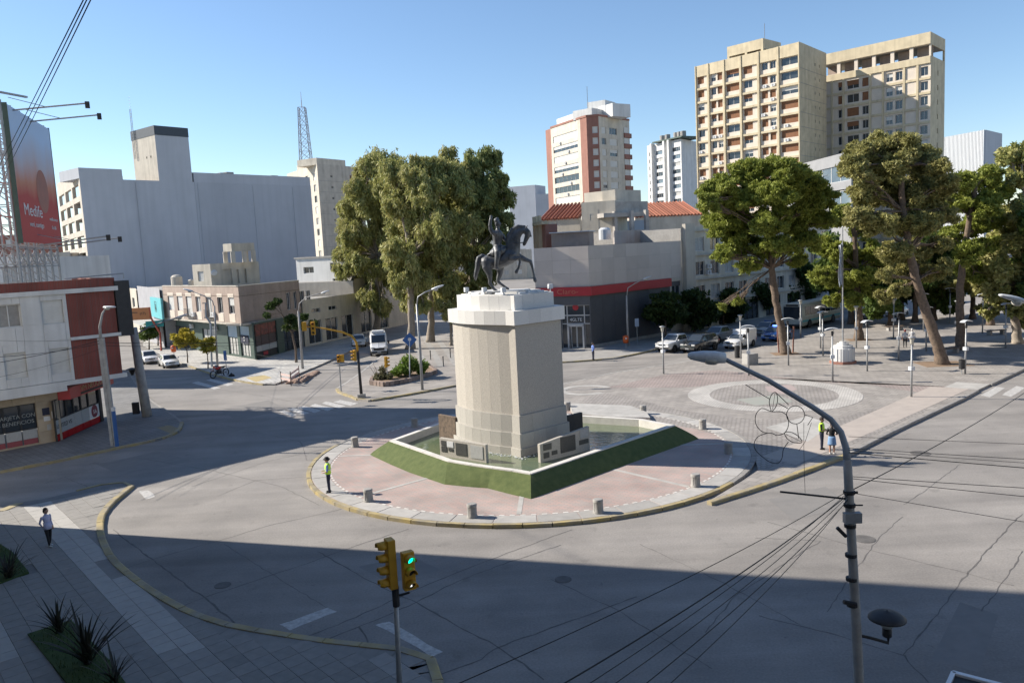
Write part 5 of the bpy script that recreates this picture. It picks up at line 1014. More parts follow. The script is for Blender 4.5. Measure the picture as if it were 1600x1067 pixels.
block(gb_, [twr.p(.3, 0, -.3), twr.p(twr.L-.3, 0, -.3), twr.p(twr.L-.3, 0, -8.8), twr.p(.3, 0, -8.8)], ZG-2, zt-1.5, X['beige'], 'tower_core')
lad = MB(); q = tl.p(1.0, 0, .25)
for s in (0, .5): lad.tube([q+tl.u*s+V(0, 0, ZG+3), q+tl.u*s+V(0, 0, zt+4)], .05, 5)
for k in range(20): lad.tube([q+V(0, 0, ZG+3+k*.6), q+tl.u*.5+V(0, 0, ZG+3+k*.6)], .035, 4)
lad.build('antenna_ladder', X['steel'], gb_, world=True)

# --- beige apartment slab and the lattice mast behind it
bc, bl_, br = at(495, 256, 205), at(448, 268, 226), at(566, 266, 219); ZB = bc.z
bt = building('apartment_tower', 'beige apartment slab with one lit window column, right of the grey wall', bc)
fl_, fr_ = Fr(bl_, bc), Fr(bc, br); ho = []
for k in range(12): ho.append((fl_.L-3.6, fl_.L-1.7, ZB-3.9-2.78*k, ZB-2.2-2.78*k)); ho.append((fl_.L-9.5, fl_.L-7.6, ZB-3.9-2.78*k, ZB-2.2-2.78*k))
wall(fl_, 0, fl_.L, 0, ZB, ho, bt, X['cream'])
for i, h in enumerate(ho): win(bt, fl_, *h, ('white', 'glass', 'curtain')[i % 3])
ho = [(fr_.px(519+k*.3, 290)[0]-.35, fr_.px(519+k*.3, 290)[0]+.35, ZB-3.2-2.78*k, ZB-2.6-2.78*k) for k in range(11)]+[(fr_.L-5, fr_.L-3.2, ZB-3.9-2.78*k, ZB-2.2-2.78*k) for k in range(11)]
wall(fr_, 0, fr_.L, 0, ZB, ho, bt, X['beige'])
for h in ho: win(bt, fr_, *h, 'glass', mull=0)
for k in range(11): m_ = MB(); fr_.box(m_, 0, fr_.L, ZB-4.2-2.78*k, ZB-4.12-2.78*k, 0, .03); m_.build('floor_joint', X['conc'], bt, world=True)
body(bt, None, [bl_, bc, br, br+(bl_-bc)], 0, ZB+.4, X['beige'])
m_ = MB(); fr_.box(m_, .1, fr_.px(540, 255)[0], ZB-.2, ZB+1.5, -7, -.1); m_.build('roof_house', X['cream'], bt, world=True); m_ = MB(); fl_.box(m_, 6, 12, ZB-.3, ZB+1.6, -5, -1); m_.build('roof_house', X['beige'], bt, world=True)
def lattice(name, label, base, top_z, w0, w1, m, n=12, spire=0., cat='mast'):
    t = thing(name, label, cat, base); b = Vector(base); leg = MB()
    def P(k, i): s = w0+(w1-w0)*k; z = b.z+(top_z-b.z)*k; dx, dy = ((-1, -1), (1, -1), (1, 1), (-1, 1))[i]; return V(b.x+dx*s/2, b.y+dy*s/2, z)
    for i in range(4): l_ = MB(); l_.beam(P(0, i), P(1, i), .16, .16); l_.build('leg', m, t, world=True)
    br_ = MB()
    for k in range(n):
        a, c = k/n, (k+1)/n
        for i in range(4):
            j = (i+1) % 4; br_.beam(P(a, i), P(c, j), .08, .08); br_.beam(P(a, j), P(c, i), .08, .08); br_.beam(P(c, i), P(c, j), .08, .08)
    br_.build('bracing', m, t, world=True)
    if spire: s_ = MB(); s_.tube([(b.x, b.y, top_z), (b.x, b.y, top_z+spire)], [.12, .04], 6); s_.build('spire', m, t, world=True)
mb0 = at(482, 300, 238); lattice('lattice_mast', 'slender red and grey lattice radio mast above the beige slab', (mb0.x, mb0.y, 20), at(480, 168, 238).z, 4.6, 1.9, mat('faded_red_steel', (.34, .27, .26), (.25, .25, .26), .2, .7), 14, 4.4)

# --- brown corner building with roof house and water tank
k_ = .936; Bc, Bl, Br = V(-31.6, 93.6, 0), V(-48.3, 111.9, 0), V(-27.35, 104.6, 0); ZA, ZT = 4.5, 8.85
bb = building('brown_corner_building', 'two-storey brown corner building with overhanging upper floor and water tower', Bc)
fL, fR = Fr(Bl, Bc), Fr(Bc, Br)
ux = [fL.px(x, 475)[0] for x in (263, 272, 277, 286, 291, 300, 306, 314, 322, 331, 340, 348, 357, 366)]
ho = [(ux[i], ux[i+1], 4.95 if i in (4, 8) else 5.6, 7.55) for i in range(0, 14, 2)]
wall(fL, 0, fL.L, ZA, ZT, ho, bb, X['brownw'])
for i, h in enumerate(ho): win(bb, fL, *h, ('white', 'white', 'white', 'curtain', 'curtain', 'glass', 'halfw')[i])
for i, h in enumerate(ho):
    m_ = MB(); fL.box(m_, h[0], h[1], ZA+.1, h[2]-.02, 0, .03); m_.build('cream_apron', X['tanp'], bb, world=True); m_ = MB(); fL.box(m_, h[0], h[1], 7.57, 8.0, 0, .03); m_.build('cream_lintel', X['tanp'], bb, world=True)
    if i in (2, 4):
        m_ = MB(); fL.box(m_, h[0]-.1, h[1]+.1, 4.9, 5.0, 0, .4)
        for k in range(7): a = h[0]+(h[1]-h[0])*k/6; fL.box(m_, a-.015, a+.015, 5.0, 5.9, .36, .39)
        fL.box(m_, h[0]-.1, h[1]+.1, 5.9, 5.95, .34, .4); m_.build('balcony_railing', X['dark'], bb, world=True)
for u_, z_ in ((ux[6]-1.1, 4.95), (ux[9]+.2, 5.1)): aircon(bb, fL, u_, z_)
vx = [fR.px(x, 470)[0] for x in (448, 454, 459, 464, 469, 476, 481, 487)]
ho = [(vx[i], vx[i+1], 5.3, 7.5) for i in range(0, 8, 2)]
wall(fR, 0, fR.L, ZA, ZT, ho, bb, X['brownw'])
for h in ho: win(bb, fR, *h, 'glass')
for fr in (fL, fR): m_ = MB(); fr.box(m_, -.1, fr.L, ZT-1.15, ZT-1.1, 0, .03); m_.build('joint', X['bark'], bb, world=True); m_ = MB(); fr.box(m_, 0, fr.L, ZA-.22, ZA+.02, -2.2, .08); m_.build('floor_slab', X['beige'], bb, world=True); m_ = MB(); fr.box(m_, 0, fr.L, ZT, ZT+.12, -.3, .05); m_.build('coping', X['beige'], bb, world=True)
body(bb, None, [Bl, Bc, Br, Br+(Bl-Bc)], ZA, ZT, X['conc'])
iL, iR = -fL.n*1.4, -fR.n*.4
gL = Fr(Bl+iL, Bc+iL*.25+V(1.2, 0, 0)); gR = Fr(Bc+iL*.25+V(1.2, 0, 0), Br+iR)
sx_ = [gL.px(x, 540)[0] for x in (272, 300, 318, 337, 357, 372, 376, 392)]
wall(gL, 0, gL.L, 0, ZA, [(sx_[4], sx_[5], .3, 4.0), (sx_[6], sx_[7]-.2, .3, 4.0), (sx_[0], sx_[1], .3, 3.2), (sx_[2], sx_[3], .3, 3.2)], bb, X['dgreen'], rec=.2)
for a, b in ((sx_[4], sx_[5]), (sx_[6], sx_[7]-.2)):
    win(bb, gL, a, b, .3, 2.5, 'curtain', .2, 2, 'dgreen'); m_ = MB(); gL.box(m_, a, b, 2.5, 4.0, -.2, -.1); m_.build('blue_poster', mat('pale_blue_print', (.25, .38, .52), (.35, .45, .55), .8, .5), bb, world=True)
win(bb, gL, sx_[0], sx_[1], .3, 3.2, 'glass', .2, 2, 'dark'); win(bb, gL, sx_[2], sx_[3], .3, 3.2, 'curtain', .2, 2, 'dark')
m_ = MB(); gL.box(m_, sx_[6]+.2, sx_[7]-.6, 1.9, 2.9, -.05, .0); m_.build('poster', X['navy'], bb, world=True); m_ = MB(); c_ = gL.p((sx_[6]+sx_[7])/2-.2, 2.45, .02)
for a in range(14): q = 2*math.pi*a/14; q2 = 2*math.pi*(a+1)/14; m_.beam(c_+gL.u*.22*math.cos(q)+V(0, 0, .22*math.sin(q)), c_+gL.u*.22*math.cos(q2)+V(0, 0, .22*math.sin(q2)), .07, .07)
m_.build('ring_logo', X['txt_w'], bb, world=True)
for u_ in (sx_[1]+.6, sx_[3]+.4): aircon(bb, gL, u_, 3.1)
rx = [gR.px(x, 540)[0] for x in (399, 411, 423, 435, 445, 455)]
wall(gR, 0, gR.L, 0, ZA, [(rx[0], rx[3], .2, 4.3), (rx[4], rx[5]+3, .2, 3.6)], bb, X['dgreen'], rec=.2)
pm = mat('red_black_poster', (.26, .05, .035), (.02, .012, .014), 2.2, .5, detail=9)
for a, b in zip(rx[:3], rx[1:4]):
    m_ = MB(); gR.box(m_, a+.03, b-.03, 2.9, 4.25, -.2, -.15); m_.build('poster', pm, bb, world=True); m_ = MB(); gR.box(m_, a+.03, b-.03, 1.7, 2.87, -.2, -.16); m_.build('poster', mat('dark_poster', (.05, .02, .025), (.015, .012, .02), 2, .4), bb, world=True)
    m_ = MB(); gR.box(m_, a+.04, b-.04, 1.0, 1.68, -.2, -.15); m_.build('pale_panel', X['plaquew'], bb, world=True); m_ = MB(); gR.box(m_, a+.03, b-.03, .2, .97, -.2, -.16); m_.build('dark_base_panel', X['dark'], bb, world=True)
m_ = MB(); gR.box(m_, rx[1]+.25, rx[1]+1.25, .45, .85, -.15, -.12); m_.build('red_sign', X['red'], bb, world=True); win(bb, gR, rx[4], rx[5]+3, .2, 3.6, 'glass', .2, 3, 'dark')
# roof house and water tower
rh0, rh1 = fL.px(300, 447)[0], fL.px(380, 447)[0]
hA, hB, hC = at(300, 415, 106), at(328, 412.5, 104), at(404, 411, 110); zh = hB.z
fh1, fh2 = Fr(hA, hB), Fr(hB, hC)
wall(fh1, 0, fh1.L, ZT-.6, zh, [(1.0, 2.2, zh-2.2, zh-.9)], bb, X['cream']); win(bb, fh1, 1.0, 2.2, zh-2.2, zh-.9, 'white', mull=1)
hx = [fh2.px(x, 435)[0] for x in (349, 359, 363, 370, 374, 382, 386)]
wall(fh2, 0, fh2.L, ZT-.6, zh, [(hx[0], hx[2], ZT, zh-.8), (hx[3], hx[4], ZT, zh-.9), (hx[5], hx[6], ZT, zh-.9)], bb, X['cream'], rec=.6)
for a, b in ((hx[0], hx[2]), (hx[3], hx[4]), (hx[5], hx[6])): m_ = MB(); fh2.box(m_, a, b, ZT, zh-.8, -.7, -.6); m_.build('dark_opening', X['dark'], bb, world=True)
block(bb, [hA+V(.2, .3, 0), hB+V(0, .3, 0), hC+V(-.3, .2, 0), hA+(hC-hB)], ZT-.4, zh-.15, X['cream'], 'roof_house')
tA, tB, tC = at(348, 382, 107), at(361, 380.5, 106), at(397, 381, 108.5); ztk = tB.z; zl = at(361, 393, 106).z
block(bb, [tA, tB, tC, tA+(tC-tB)], zl, ztk, X['cream'], 'water_tank')
for p in (tA, tB, tB.lerp(tC, .55), tC, tA+(tC-tB)): m_ = MB(); q = p.lerp((tA+tC)/2, .1); m_.box(q.x, q.y, (zl+zh)/2, .55, .55, zl-zh+.02, .4); m_.build('tank_leg', X['cream'], bb, world=True)
m_ = MB(); q = at(335, 427, 103.9); m_.lathe([(.0, .0), (.3, .05), (.42, .16)], 16, axis='y'); o = m_.build('satellite_dish', X['lampw'], bb); o.location = q-wl(bb); o.rotation_euler = (.3, 0, .5)
for px_, py_, r_, h_ in ((277, 447, .75, 1.3), (299, 446, .4, .7)):
    q = at(px_, py_, 112); m_ = MB(); m_.lathe([(r_, 0), (r_, h_), (r_*.6, h_*1.2), (0, h_*1.25)], 14, (q.x, q.y, ZT-.1)); m_.build('roof_tank', X['cream'], bb, world=True)
# --- shops along the left street
def low(name, label, fr, z, m, depth=12., holes=(), wk='glass', group=None, roofm=None):
    t = building(name, label, (fr.A+fr.B)/2, group=group); wall(fr, 0, fr.L, 0, z, holes, t, m)
    for h in holes: win(t, fr, *h, wk)
    block(t, [fr.p(.02, 0, -.3), fr.p(fr.L-.02, 0, -.3), fr.p(fr.L-.02, 0, -depth), fr.p(.02, 0, -depth)], 0, z-.3, m, 'rear_volume', roofm or X['conc']); return t
sA = at(214, 448, 132); f_ = Fr(sA, Bl+V(-.8, .8, 0)); zz = at(235, 447, 125).z
t = low('shop_building', 'plain grey two-storey shop building behind the turquoise sign', f_, 8.6, mat('pale_grey_render', (.36, .36, .38), (.31, .31, .33), 1, .85, grime=.15), 14, [(2, 4.5, .3, 3)])
m_ = MB(); qa, qb = f_.px(238, 470), f_.px(257, 498); f_.box(m_, qa[0], qb[0]+.2, 4.3, 7.2, .05, .3); m_.build('turquoise_sign', X['teal'], t, world=True)
uc = (qa[0]+qb[0])/2; m_ = MB()
for a, b, c, e in ((-.75, .75, 5.2, 5.28), (-.75, .75, 6.6, 6.68), (-.75, -.67, 5.2, 6.6), (.67, .75, 5.2, 6.6)): f_.box(m_, uc+a, uc+b, c, e, .3, .33)
f_.box(m_, uc-.3, uc+.3, 5.45, 5.9, .3, .33); f_.box(m_, uc-.12, uc+.15, 5.9, 6.3, .3, .33); m_.build('sign_emblem', X['txt_b'], t, world=True)
m_ = MB(); f_.box(m_, qb[0]-.5, f_.L+1.5, 3.3, 4.2, .1, 2.4); m_.build('teal_awning', mat('teal_awning', (.03, .32, .32), None, 2, .6), t, world=True); m_ = MB(); f_.box(m_, 0, qb[0]-1, 3.4, 3.55, 0, 2.6); m_.build('canopy', X['concw'], t, world=True)
sB = at(188, 452, 142); f2_ = Fr(sB, sA+V(-.4, .4, 0)); low('shop_building', 'pinkish low shop with a square window past the grey shop', f2_, 8.2, X['cream'], 12, [(f2_.L-3.5, f2_.L-1.8, 5, 6.6), (1, 4, .3, 3)])
os = thing('orange_shop_sign', 'orange board sign on a bent red post over the left pavement', 'sign', G(252, 548, PZ)); ya = G(252, 548).y
m_ = MB(); m_.tube([G(252, 548, PZ), at(250, 520, ya), at(236, 497, ya), at(233, 480, ya)], .14, 8); m_.build('post', mat('red_post', (.42, .08, .04), None, 3, .5), os, world=True)
m_ = MB(); a, b = at(198, 482, ya), at(233, 481, ya); c = at(233, 499, ya); m_.box((a.x+b.x)/2, ya, (a.z+c.z)/2, b.x-a.x, .25, a.z-c.z); m_.build('board', mat('orange_board', (.5, .2, .07), (.45, .18, .065), 2, .5), os, world=True)
fo = Fr((a.x, ya-.13), (b.x, ya-.13)); text('(17)', fo, fo.L-.9, (a.z+c.z)/2-.15, .5, 'txt_b', os, .02, 'CENTER'); m_ = MB(); fo.box(m_, .6, fo.L-1.6, (a.z+c.z)/2+.15, (a.z+c.z)/2+.25, 0, .02); m_.build('small_print', X['txt_b'], os, world=True)
# --- cream shops in the shade past the brown corner, white-walled house behind
f_ = Fr(Br+V(.1, .3, 0), Br+V(.36, .933, 0)*30)
t = low('shop_building', 'cream single-storey shop in the shade past the brown corner building', Fr(f_.A, f_.p(13, 0)), 6.3, X['cream'], 14, [(1, 4, .3, 3.4), (5, 8, .3, 3.4), (9, 12, .3, 3.4), (2, 4, 4.4, 5), (6, 8, 4.4, 5)])
t = low('shop_building', 'taller tan shop building under the drooping tree', Fr(f_.p(13.1, 0), f_.p(30, 0)), 8.4, X['beige'], 14, [(1, 4, .3, 3.4), (6, 9, .3, 3.4), (2, 4, 5, 7), (6, 8, 5, 7), (10, 12, 5, 7)])
wA, wB = at(462, 405, 126), at(548, 411, 120); f_ = Fr(wA, wB); zw = wA.z
hw = [(*sorted((f_.px(474, 420)[0], f_.px(490, 420)[0])), zw-2.3, zw-1.3), (f_.px(516, 420)[0], f_.px(526, 420)[0], zw-2.0, zw-.8), (f_.px(520, 440)[0], f_.px(534, 440)[0], zw-4.5, zw-3.2)]
t = low('white_house', 'whitewashed house with small dark windows behind the brown corner building', f_, zw, X['white'], 10, hw)
m_ = MB(); f_.box(m_, -.2, f_.L, zw, zw+.25, -10, .2); m_.build('roof_edge', X['conc'], t, world=True)
# --- shop with the red band, corner of the street on the right
cA, cC, cB = V(3.0, 91.25, 0), V(8.91, 88.89, 0), V(8.91+.741*17.2, 88.89+.671*17.2, 0)
cl = building('panelled_shop', 'taupe panelled corner shop with a red fascia over dark walls', cC); fl2, fr2 = Fr(cA, cC), Fr(cC, cB); ZC = 11.55
for fr in (fl2, fr2):
    n_ = max(3, round(fr.L/2.2)) if fr is fr2 else 3; du = fr.L/n_
    wall(fr, 0, fr.L, 6, ZC, [], cl, X['dpanel'], d=-.1)
    for i in range(n_):
        for k in range(3): m_ = MB(); z0 = 7.05+1.5*k; fr.box(m_, du*i+.006, du*(i+1)-.006, z0+.006, z0+1.494, -.1, R.uniform(0, .004)); m_.build('facade_panel', X['panel'], cl, world=True)
ur = fr2.px(1047, 442)[0]
for fr, a, b in ((fl2, 0, fl2.L+.25), (fr2, 0, ur)): m_ = MB(); fr.box(m_, a, b, 6.05, 7.04, -.2, .25); m_.build('red_fascia', X['red'], cl, world=True)
text('Claro-', fl2, fl2.px(888, 457)[0], 6.3, .78, 'txt_c', cl, .28, 'CENTER', sx=1.25)
ue = fl2.px(877, 500)[0]; uf = fl2.L-.02
wall(fl2, 0, fl2.L, 0, 6.05, [(ue, uf-.1, .15, 5.0)], cl, X['dpanel'], rec=.3)
e1, e2 = ue+(uf-ue)*.19, ue+(uf-ue)*.78
for a, b in ((ue, e1), (e1, e2), (e2, uf-.1)):
    for z0, z1 in ((2.9, 3.85), (3.85, 5.0)): win(cl, fl2, a, b, z0, z1, 'glass', .25, 0, 'alu')
    if (a, b) != (e1, e2): win(cl, fl2, a, b, .15, 2.9, 'glass', .25, 0, 'alu')
dr = MB(); fl2.box(dr, e1+.05, e1+.22, .15, 2.75, -.5, .1); fl2.box(dr, e2-.22, e2-.05, .15, 2.75, -.5, .1); fl2.box(dr, e1+.05, e2-.05, 2.6, 2.9, -.5, .1); door = dr.build('door_frame', X['alu'], cl, world=True)
for a, b in ((e1+.35, (e1+e2)/2), ((e1+e2)/2, e2-.3)): o = win(cl, fl2, a+.02, b-.02, .15, 2.6, 'glass', .4, 0, 'frame'); o.name = 'door_leaf'
text('4GLTE', fl2, (e1+e2)/2, 3.2, .5, 'txt_w', cl, -.18, 'CENTER'); m_ = MB(); c_ = fl2.p((e1+e2)/2, 4.75, -.2); m_.lathe([(.35, 0), (.35, .015), (0, .02)], 18, axis='y'); o = m_.build('round_logo', X['red'], cl); o.location = c_-wl(cl); o.rotation_euler = (0, 0, fl2.rz+math.pi)
nn_ = 7; du = (ur-.05)/nn_; wall(fr2, 0, ur, 0, 6.05, [], cl, X['dpanel'], d=-.08)
for i in range(nn_): m_ = MB(); fr2.box(m_, du*i+.012, du*(i+1)-.012, .5, 6.03, -.08, 0); m_.build('charcoal_panel', X['dpanel'], cl, world=True)
m_ = MB(); fr2.box(m_, 0, fr2.L, 0, .5, -.08, .06); m_.build('base_course', X['conc'], cl, world=True)
wall(fr2, ur, fr2.L, 0, 7.05, [(ur+.3, fr2.L-.3, 4.2, 6.6)], cl, X['beige']); win(cl, fr2, ur+.3, fr2.L-.3, 4.2, 6.6, 'glass')
body(cl, None, [cA, cC, cB, cB+V(-.67, .74, 0)*16, cA+V(.2, 1, 0)*16], 5, ZC-.1, X['conc'])
# rough brick parapet and unfinished concrete frame on the roof behind
pA, pB = at(960, 368, 104), at(1062, 356, 112); m_ = MB(); fp_ = Fr(pA, pB); fp_.box(m_, 0, fp_.L, ZC-.6, pA.z+.6, -.3, 0); m_.build('rough_brick_parapet', tile_mat('bare_brick', (.44, .34, .29), (.5, .42, .37), (.45, .42, .39), .3, .14, mortar=.03), cl, world=True)
pA, pB = at(861, 365, 98), at(920, 362, 97); fp_ = Fr(pA, pB); m_ = MB(); fp_.box(m_, 0, fp_.L, ZC-.6, pA.z, -5, 0); m_.build('roof_shed', X['brownw'], cl, world=True); m_ = MB(); fp_.box(m_, -.2, fp_.L+.2, pA.z, pA.z+.12, -5.2, .3); m_.build('tin_roof', X['lampw'], cl, world=True)
uh = building('unfinished_house', 'unfinished bare concrete house frame rising behind the panelled shop', at(960, 340, 112))
def blk(t, px0, px1, pyt, Y, Y2, m, name='wall', pyb=None, dep=8.):
    a, b = at(px0, pyt, Y), at(px1, pyt, Y2); fr = Fr(a, b); z = (a.z+b.z)/2; zb = at(px0, pyb, Y).z if pyb else 0
    m_ = MB(); fr.box(m_, 0, fr.L, zb, z, -dep, 0); m_.build(name, m, t, world=True); return fr, z
rawc = mat('patchy_bare_concrete', (.50, .47, .43), (.33, .31, .29), .7, .9, .1, grime=.3)
fr, z = blk(uh, 908, 961, 315, 114, 112, X['cream'], dep=6); wall(fr, fr.px(920, 340)[0], fr.px(935, 340)[0], z-4, z-1, [(fr.px(922, 340)[0], fr.px(930, 340)[0], z-2.6, z-1.7)], uh, X['cream'], d=.02)
win(uh, fr, fr.px(922, 340)[0], fr.px(930, 340)[0], z-2.6, z-1.7, 'glass', d=.02)
blk(uh, 943, 1012, 332, 111, 113, rawc, pyb=340, name='slab'); blk(uh, 961, 1012, 315, 112, 115, rawc, pyb=333, name='beam_wall', dep=5)
for x in (961, 987, 1010): m_ = MB(); q = at(x, 345, 112); m_.box(q.x, q.y, 11, .5, .5, 10, .5); m_.build('column', rawc, uh, world=True)
blk(uh, 941, 961, 298, 118, 117, X['cream'], pyb=320, name='upper_room', dep=6); blk(uh, 961, 1001, 297, 117, 121, X['beige'], pyb=318, name='upper_room', dep=6); blk(uh, 962, 1008, 345, 117, 119, X['greyw'], name='back_wall')
m_ = MB(); q = at(945, 365, 106); m_.lathe([(.8, 0), (.8, 1.3), (.5, 1.55), (0, 1.6)], 16, (q.x, q.y, q.z-.8)); m_.build('water_tank', X['lampw'], uh, world=True)
# tiled-roof houses behind
def tiled(label, px0, px1, pyr, pye, Y, dep, m, wall_px, slant=0.):
    a, b = at(px0, pye, Y), at(px1, pye, Y+slant); r0 = at(px0, pyr, Y+dep); fr = Fr(a, b); t = building('tiled_house', label, a); ze = a.z; zr = r0.z
    m_ = MB(); fr.box(m_, 0, fr.L, 0, ze, -2*dep, 0); m_.build('wall', m, t, world=True)
    g_ = MB(); g_.add([fr.p(0, ze, 0), fr.p(0, ze, -2*dep), fr.p(0, zr-.2, -dep), fr.p(fr.L, ze, 0), fr.p(fr.L, ze, -2*dep), fr.p(fr.L, zr-.2, -dep)], [(0, 2, 1), (3, 4, 5), (0, 3, 5, 2), (1, 2, 5, 4)]); rf = g_.build('roof', X['terra'], t, world=True)
    n_ = int(fr.L/.62)
    for i in range(n_):
        u0 = fr.L*(i+.5)/n_; m_ = MB(); p0, p1 = fr.p(u0, ze+.05, .25), fr.p(u0, zr, -dep); m_.tube([p0, p0.lerp(p1, .33), p0.lerp(p1, .66), p1], .2, 6); o = m_.build('roof_tile_row', X['rtile'], rf); o.data.transform(Matrix.Translation(-wl(rf)))
    return t
tiled('old house with a red ribbed tile roof behind the left end of the panelled shop', 842, 906, 322, 345, 128, 6, X['beige'], 0, -3)
tiled('house with a darker red tile roof behind the brick parapet', 992, 1098, 318, 340, 138, 7, X['beige'], 0, 3)
ot = building('terracotta_house', 'narrow old terracotta house front left of the panelled shop', at(836, 420, 104)); fr, z = blk(ot, 838, 852, 352, 106, 100, X['terra'], dep=1.5)
for k, x in enumerate((839, 843, 848)): m_ = MB(); q = fr.px(x, 400)[0]; fr.box(m_, q-.25, q+.25, 0, z+1.2, 0, .35); m_.build('pilaster', X['tan'], ot, world=True)
for zz_ in (4.5, 8.5, z): m_ = MB(); fr.box(m_, -.2, fr.L+.2, zz_, zz_+.4, -.3, .5); m_.build('cornice', X['tan'], ot, world=True)
# --- cream office block along the street behind the pines
oA = cB+V(.03, .03, 0); oB = oA+V(.741, .671, 0)*40; fo_ = Fr(oA, oB); ofz = 13.3
ob = building('office_block', 'cream four-storey office block with banded windows beyond the panelled shop', oA); ho = []
for k in range(3):
    for i in range(11): a = 3.0+i*3.35; ho.append((a, a+2.0, 3.9+3.1*k, 5.7+3.1*k))
wall(fo_, 0, fo_.L, 0, ofz, ho+[(2+6*i, 6+6*i, .2, 3) for i in range(6)], ob, X['cream'])
for i, h in enumerate(ho): win(ob, fo_, *h, ('glass', 'curtain', 'glass')[i % 3])
for i in range(6): win(ob, fo_, 2+6*i, 6+6*i, .2, 3, 'glass', mull=2, fm='dark')
for k in range(4): m_ = MB(); fo_.box(m_, 2.4, fo_.L, 3.35+3.1*k, 3.5+3.1*k, 0, .35); m_.build('ledge', X['beige'], ob, world=True)
m_ = MB(); fo_.box(m_, .3, 2.3, 0, ofz+.3, 0, .5); m_.build('pilaster', X['beige'], ob, world=True)
for i, (a, k) in enumerate(((5.2, 1), (5.3, 1.25), (12, 0), (18.5, 1), (22, 2))): aircon(ob, fo_, a, 3.9+3.1*k)
body(ob, None, [oA, oB, oB+V(-.67, .74, 0)*18, oA+V(-.67, .74, 0)*18], 0, ofz+.3, X['conc'])
# --- the two tall ochre slabs
def slab_tower(name, label, L_, C_, R_, bays, floors, fh, top_par, zt, side_px, seed):
    t = building(name, label, C_); f, s = Fr(L_, C_), Fr(C_, R_); rng = random.Random(seed); ho = []; kinds = []
    W = f.L; us_ = [W*b for b in bays]
    for k in range(floors):
        z = zt-top_par-fh*(k+1)
        for j, (a, b) in enumerate(zip(us_, us_[1:])):
            w_ = b-a
            opts = ((.12, .62),) if j % 3 == 0 else (((.12, .45), (.55, .85)) if j % 3 == 1 else ((.1, .9),))
            for (p, q) in opts: ho.append((a+w_*p, a+w_*q, z+.95, z+fh-.35)); kinds.append(rng.choice(('shut', 'shut', 'half', 'glass', 'halfw', 'shut')))
    wall(f, 0, W, 0, zt, ho, t, X['tanp'], rec=.3)
    for h, kd in zip(ho, kinds): win(t, f, *h, kd, rec=.3)
    for u_ in us_: m_ = MB(); f.box(m_, max(0, u_-.22), min(W, u_+.22), 0, zt, 0, .45); m_.build('pier', X['tan'], t, world=True)
    for k in range(floors+1):
        z = zt-top_par-fh*k
        for a, b in zip(us_, us_[1:]): m_ = MB(); f.box(m_, a+.23, b-.23, z-.32, z+(.1 if k else top_par), 0, .3); m_.build('spandrel', X['tan'], t, world=True)
    for h in ho:
        if rng.random() < .28: aircon(t, f, h[0]+rng.uniform(0, max(.1, h[1]-h[0]-.8)), h[2]-.75)
    sh_ = [(s.L*q-.25, s.L*q+.25, zt-top_par-fh*(k+1)+1.3, zt-top_par-fh*(k+1)+1.9) for k in range(floors) for q in side_px]
    wall(s, 0, s.L, 0, zt, sh_, t, X['tan'], rec=.2)
    for h in sh_: win(t, s, *h, 'glass', mull=0, rec=.2)
    for k in range(floors): m_ = MB(); z = zt-top_par-fh*(k+1); s.box(m_, 0, s.L, z-.04, z+.04, 0, .03); m_.build('floor_joint', X['conc'], t, world=True)
    body(t, None, [L_, C_, R_, R_+(L_-C_)], 0, zt-.3, X['conc']); return t, f, s
A_l, A_c, A_r = at(1087, 102, 179), at(1250, 66, 161), at(1291, 84, 172); ZTA = A_c.z
ta, fa, fsa = slab_tower('apartment_tower', 'ochre apartment slab with brown shutters above the bright green pine', A_l, A_c, A_r, (0, .135, .295, .46, .63, .81, 1), 15, 2.8, 2.0, ZTA, (.55, .72), 1)
a, b = fa.px(1136, 75)[0], fa.px(1192, 62)[0]; zp = fa.px(1192, 60)[1]
m_ = MB(); fa.box(m_, a, b, zp-2.0, zp, -7, 0); m_.build('penthouse', X['tan'], ta, world=True)
for u_ in (a, (a+b)/2, b-.5): m_ = MB(); fa.box(m_, u_, u_+.5, ZTA-.5, zp-2.0, -.5, 0); m_.build('penthouse_pier', X['tan'], ta, world=True)
m_ = MB(); fa.box(m_, a+.3, b, ZTA-.5, zp-2.0, -7, -2.5); m_.build('penthouse_core', X['brownw'], ta, world=True); m_ = MB(); q = fa.p(b-.2, zp, -1); m_.tube([q, q+V(0, 0, 3)], .06, 5); m_.build('aerial', X['steel'], ta, world=True)
B_l, B_c, B_r = at(1284, 87, 176), at(1455, 50, 160), at(1477, 62, 167); ZTB = B_c.z
tb_ = building('apartment_tower', 'ochre slab partly in shade behind the olive pine, with open top loggia', B_c); fb, fsb = Fr(B_l, B_c), Fr(B_c, B_r); ho = []; kd = []; rng = random.Random(5); W = fb.L
cx = [fb.px(x, 120)[0] for x in (1309, 1318, 1323, 1342, 1347, 1357, 1384, 1395, 1399, 1410, 1438, 1450)]
for k in range(14):
    z = ZTB-8.6-2.8*k
    for i in range(0, 12, 2): ho.append((cx[i], cx[i+1], z+.6, z+2.3)); kd.append(rng.choice(('shut', 'glass', 'half', 'glass') if i < 6 else ('glass', 'halfw', 'glass')))
lg = [(W*(i/6.)+.35, W*((i+1)/6.)-.35, ZTB-4.4, ZTB-2.3) for i in range(6)]
wall(fb, 0, W, 0, ZTB, ho+lg, tb_, X['tanp'], rec=.35)
for h, k in zip(ho, kd): win(tb_, fb, *h, k, rec=.35)
for h in lg: m_ = MB(); fb.box(m_, *h, -2.2, -2.1); m_.build('loggia_back', X['brownw'], tb_, world=True)
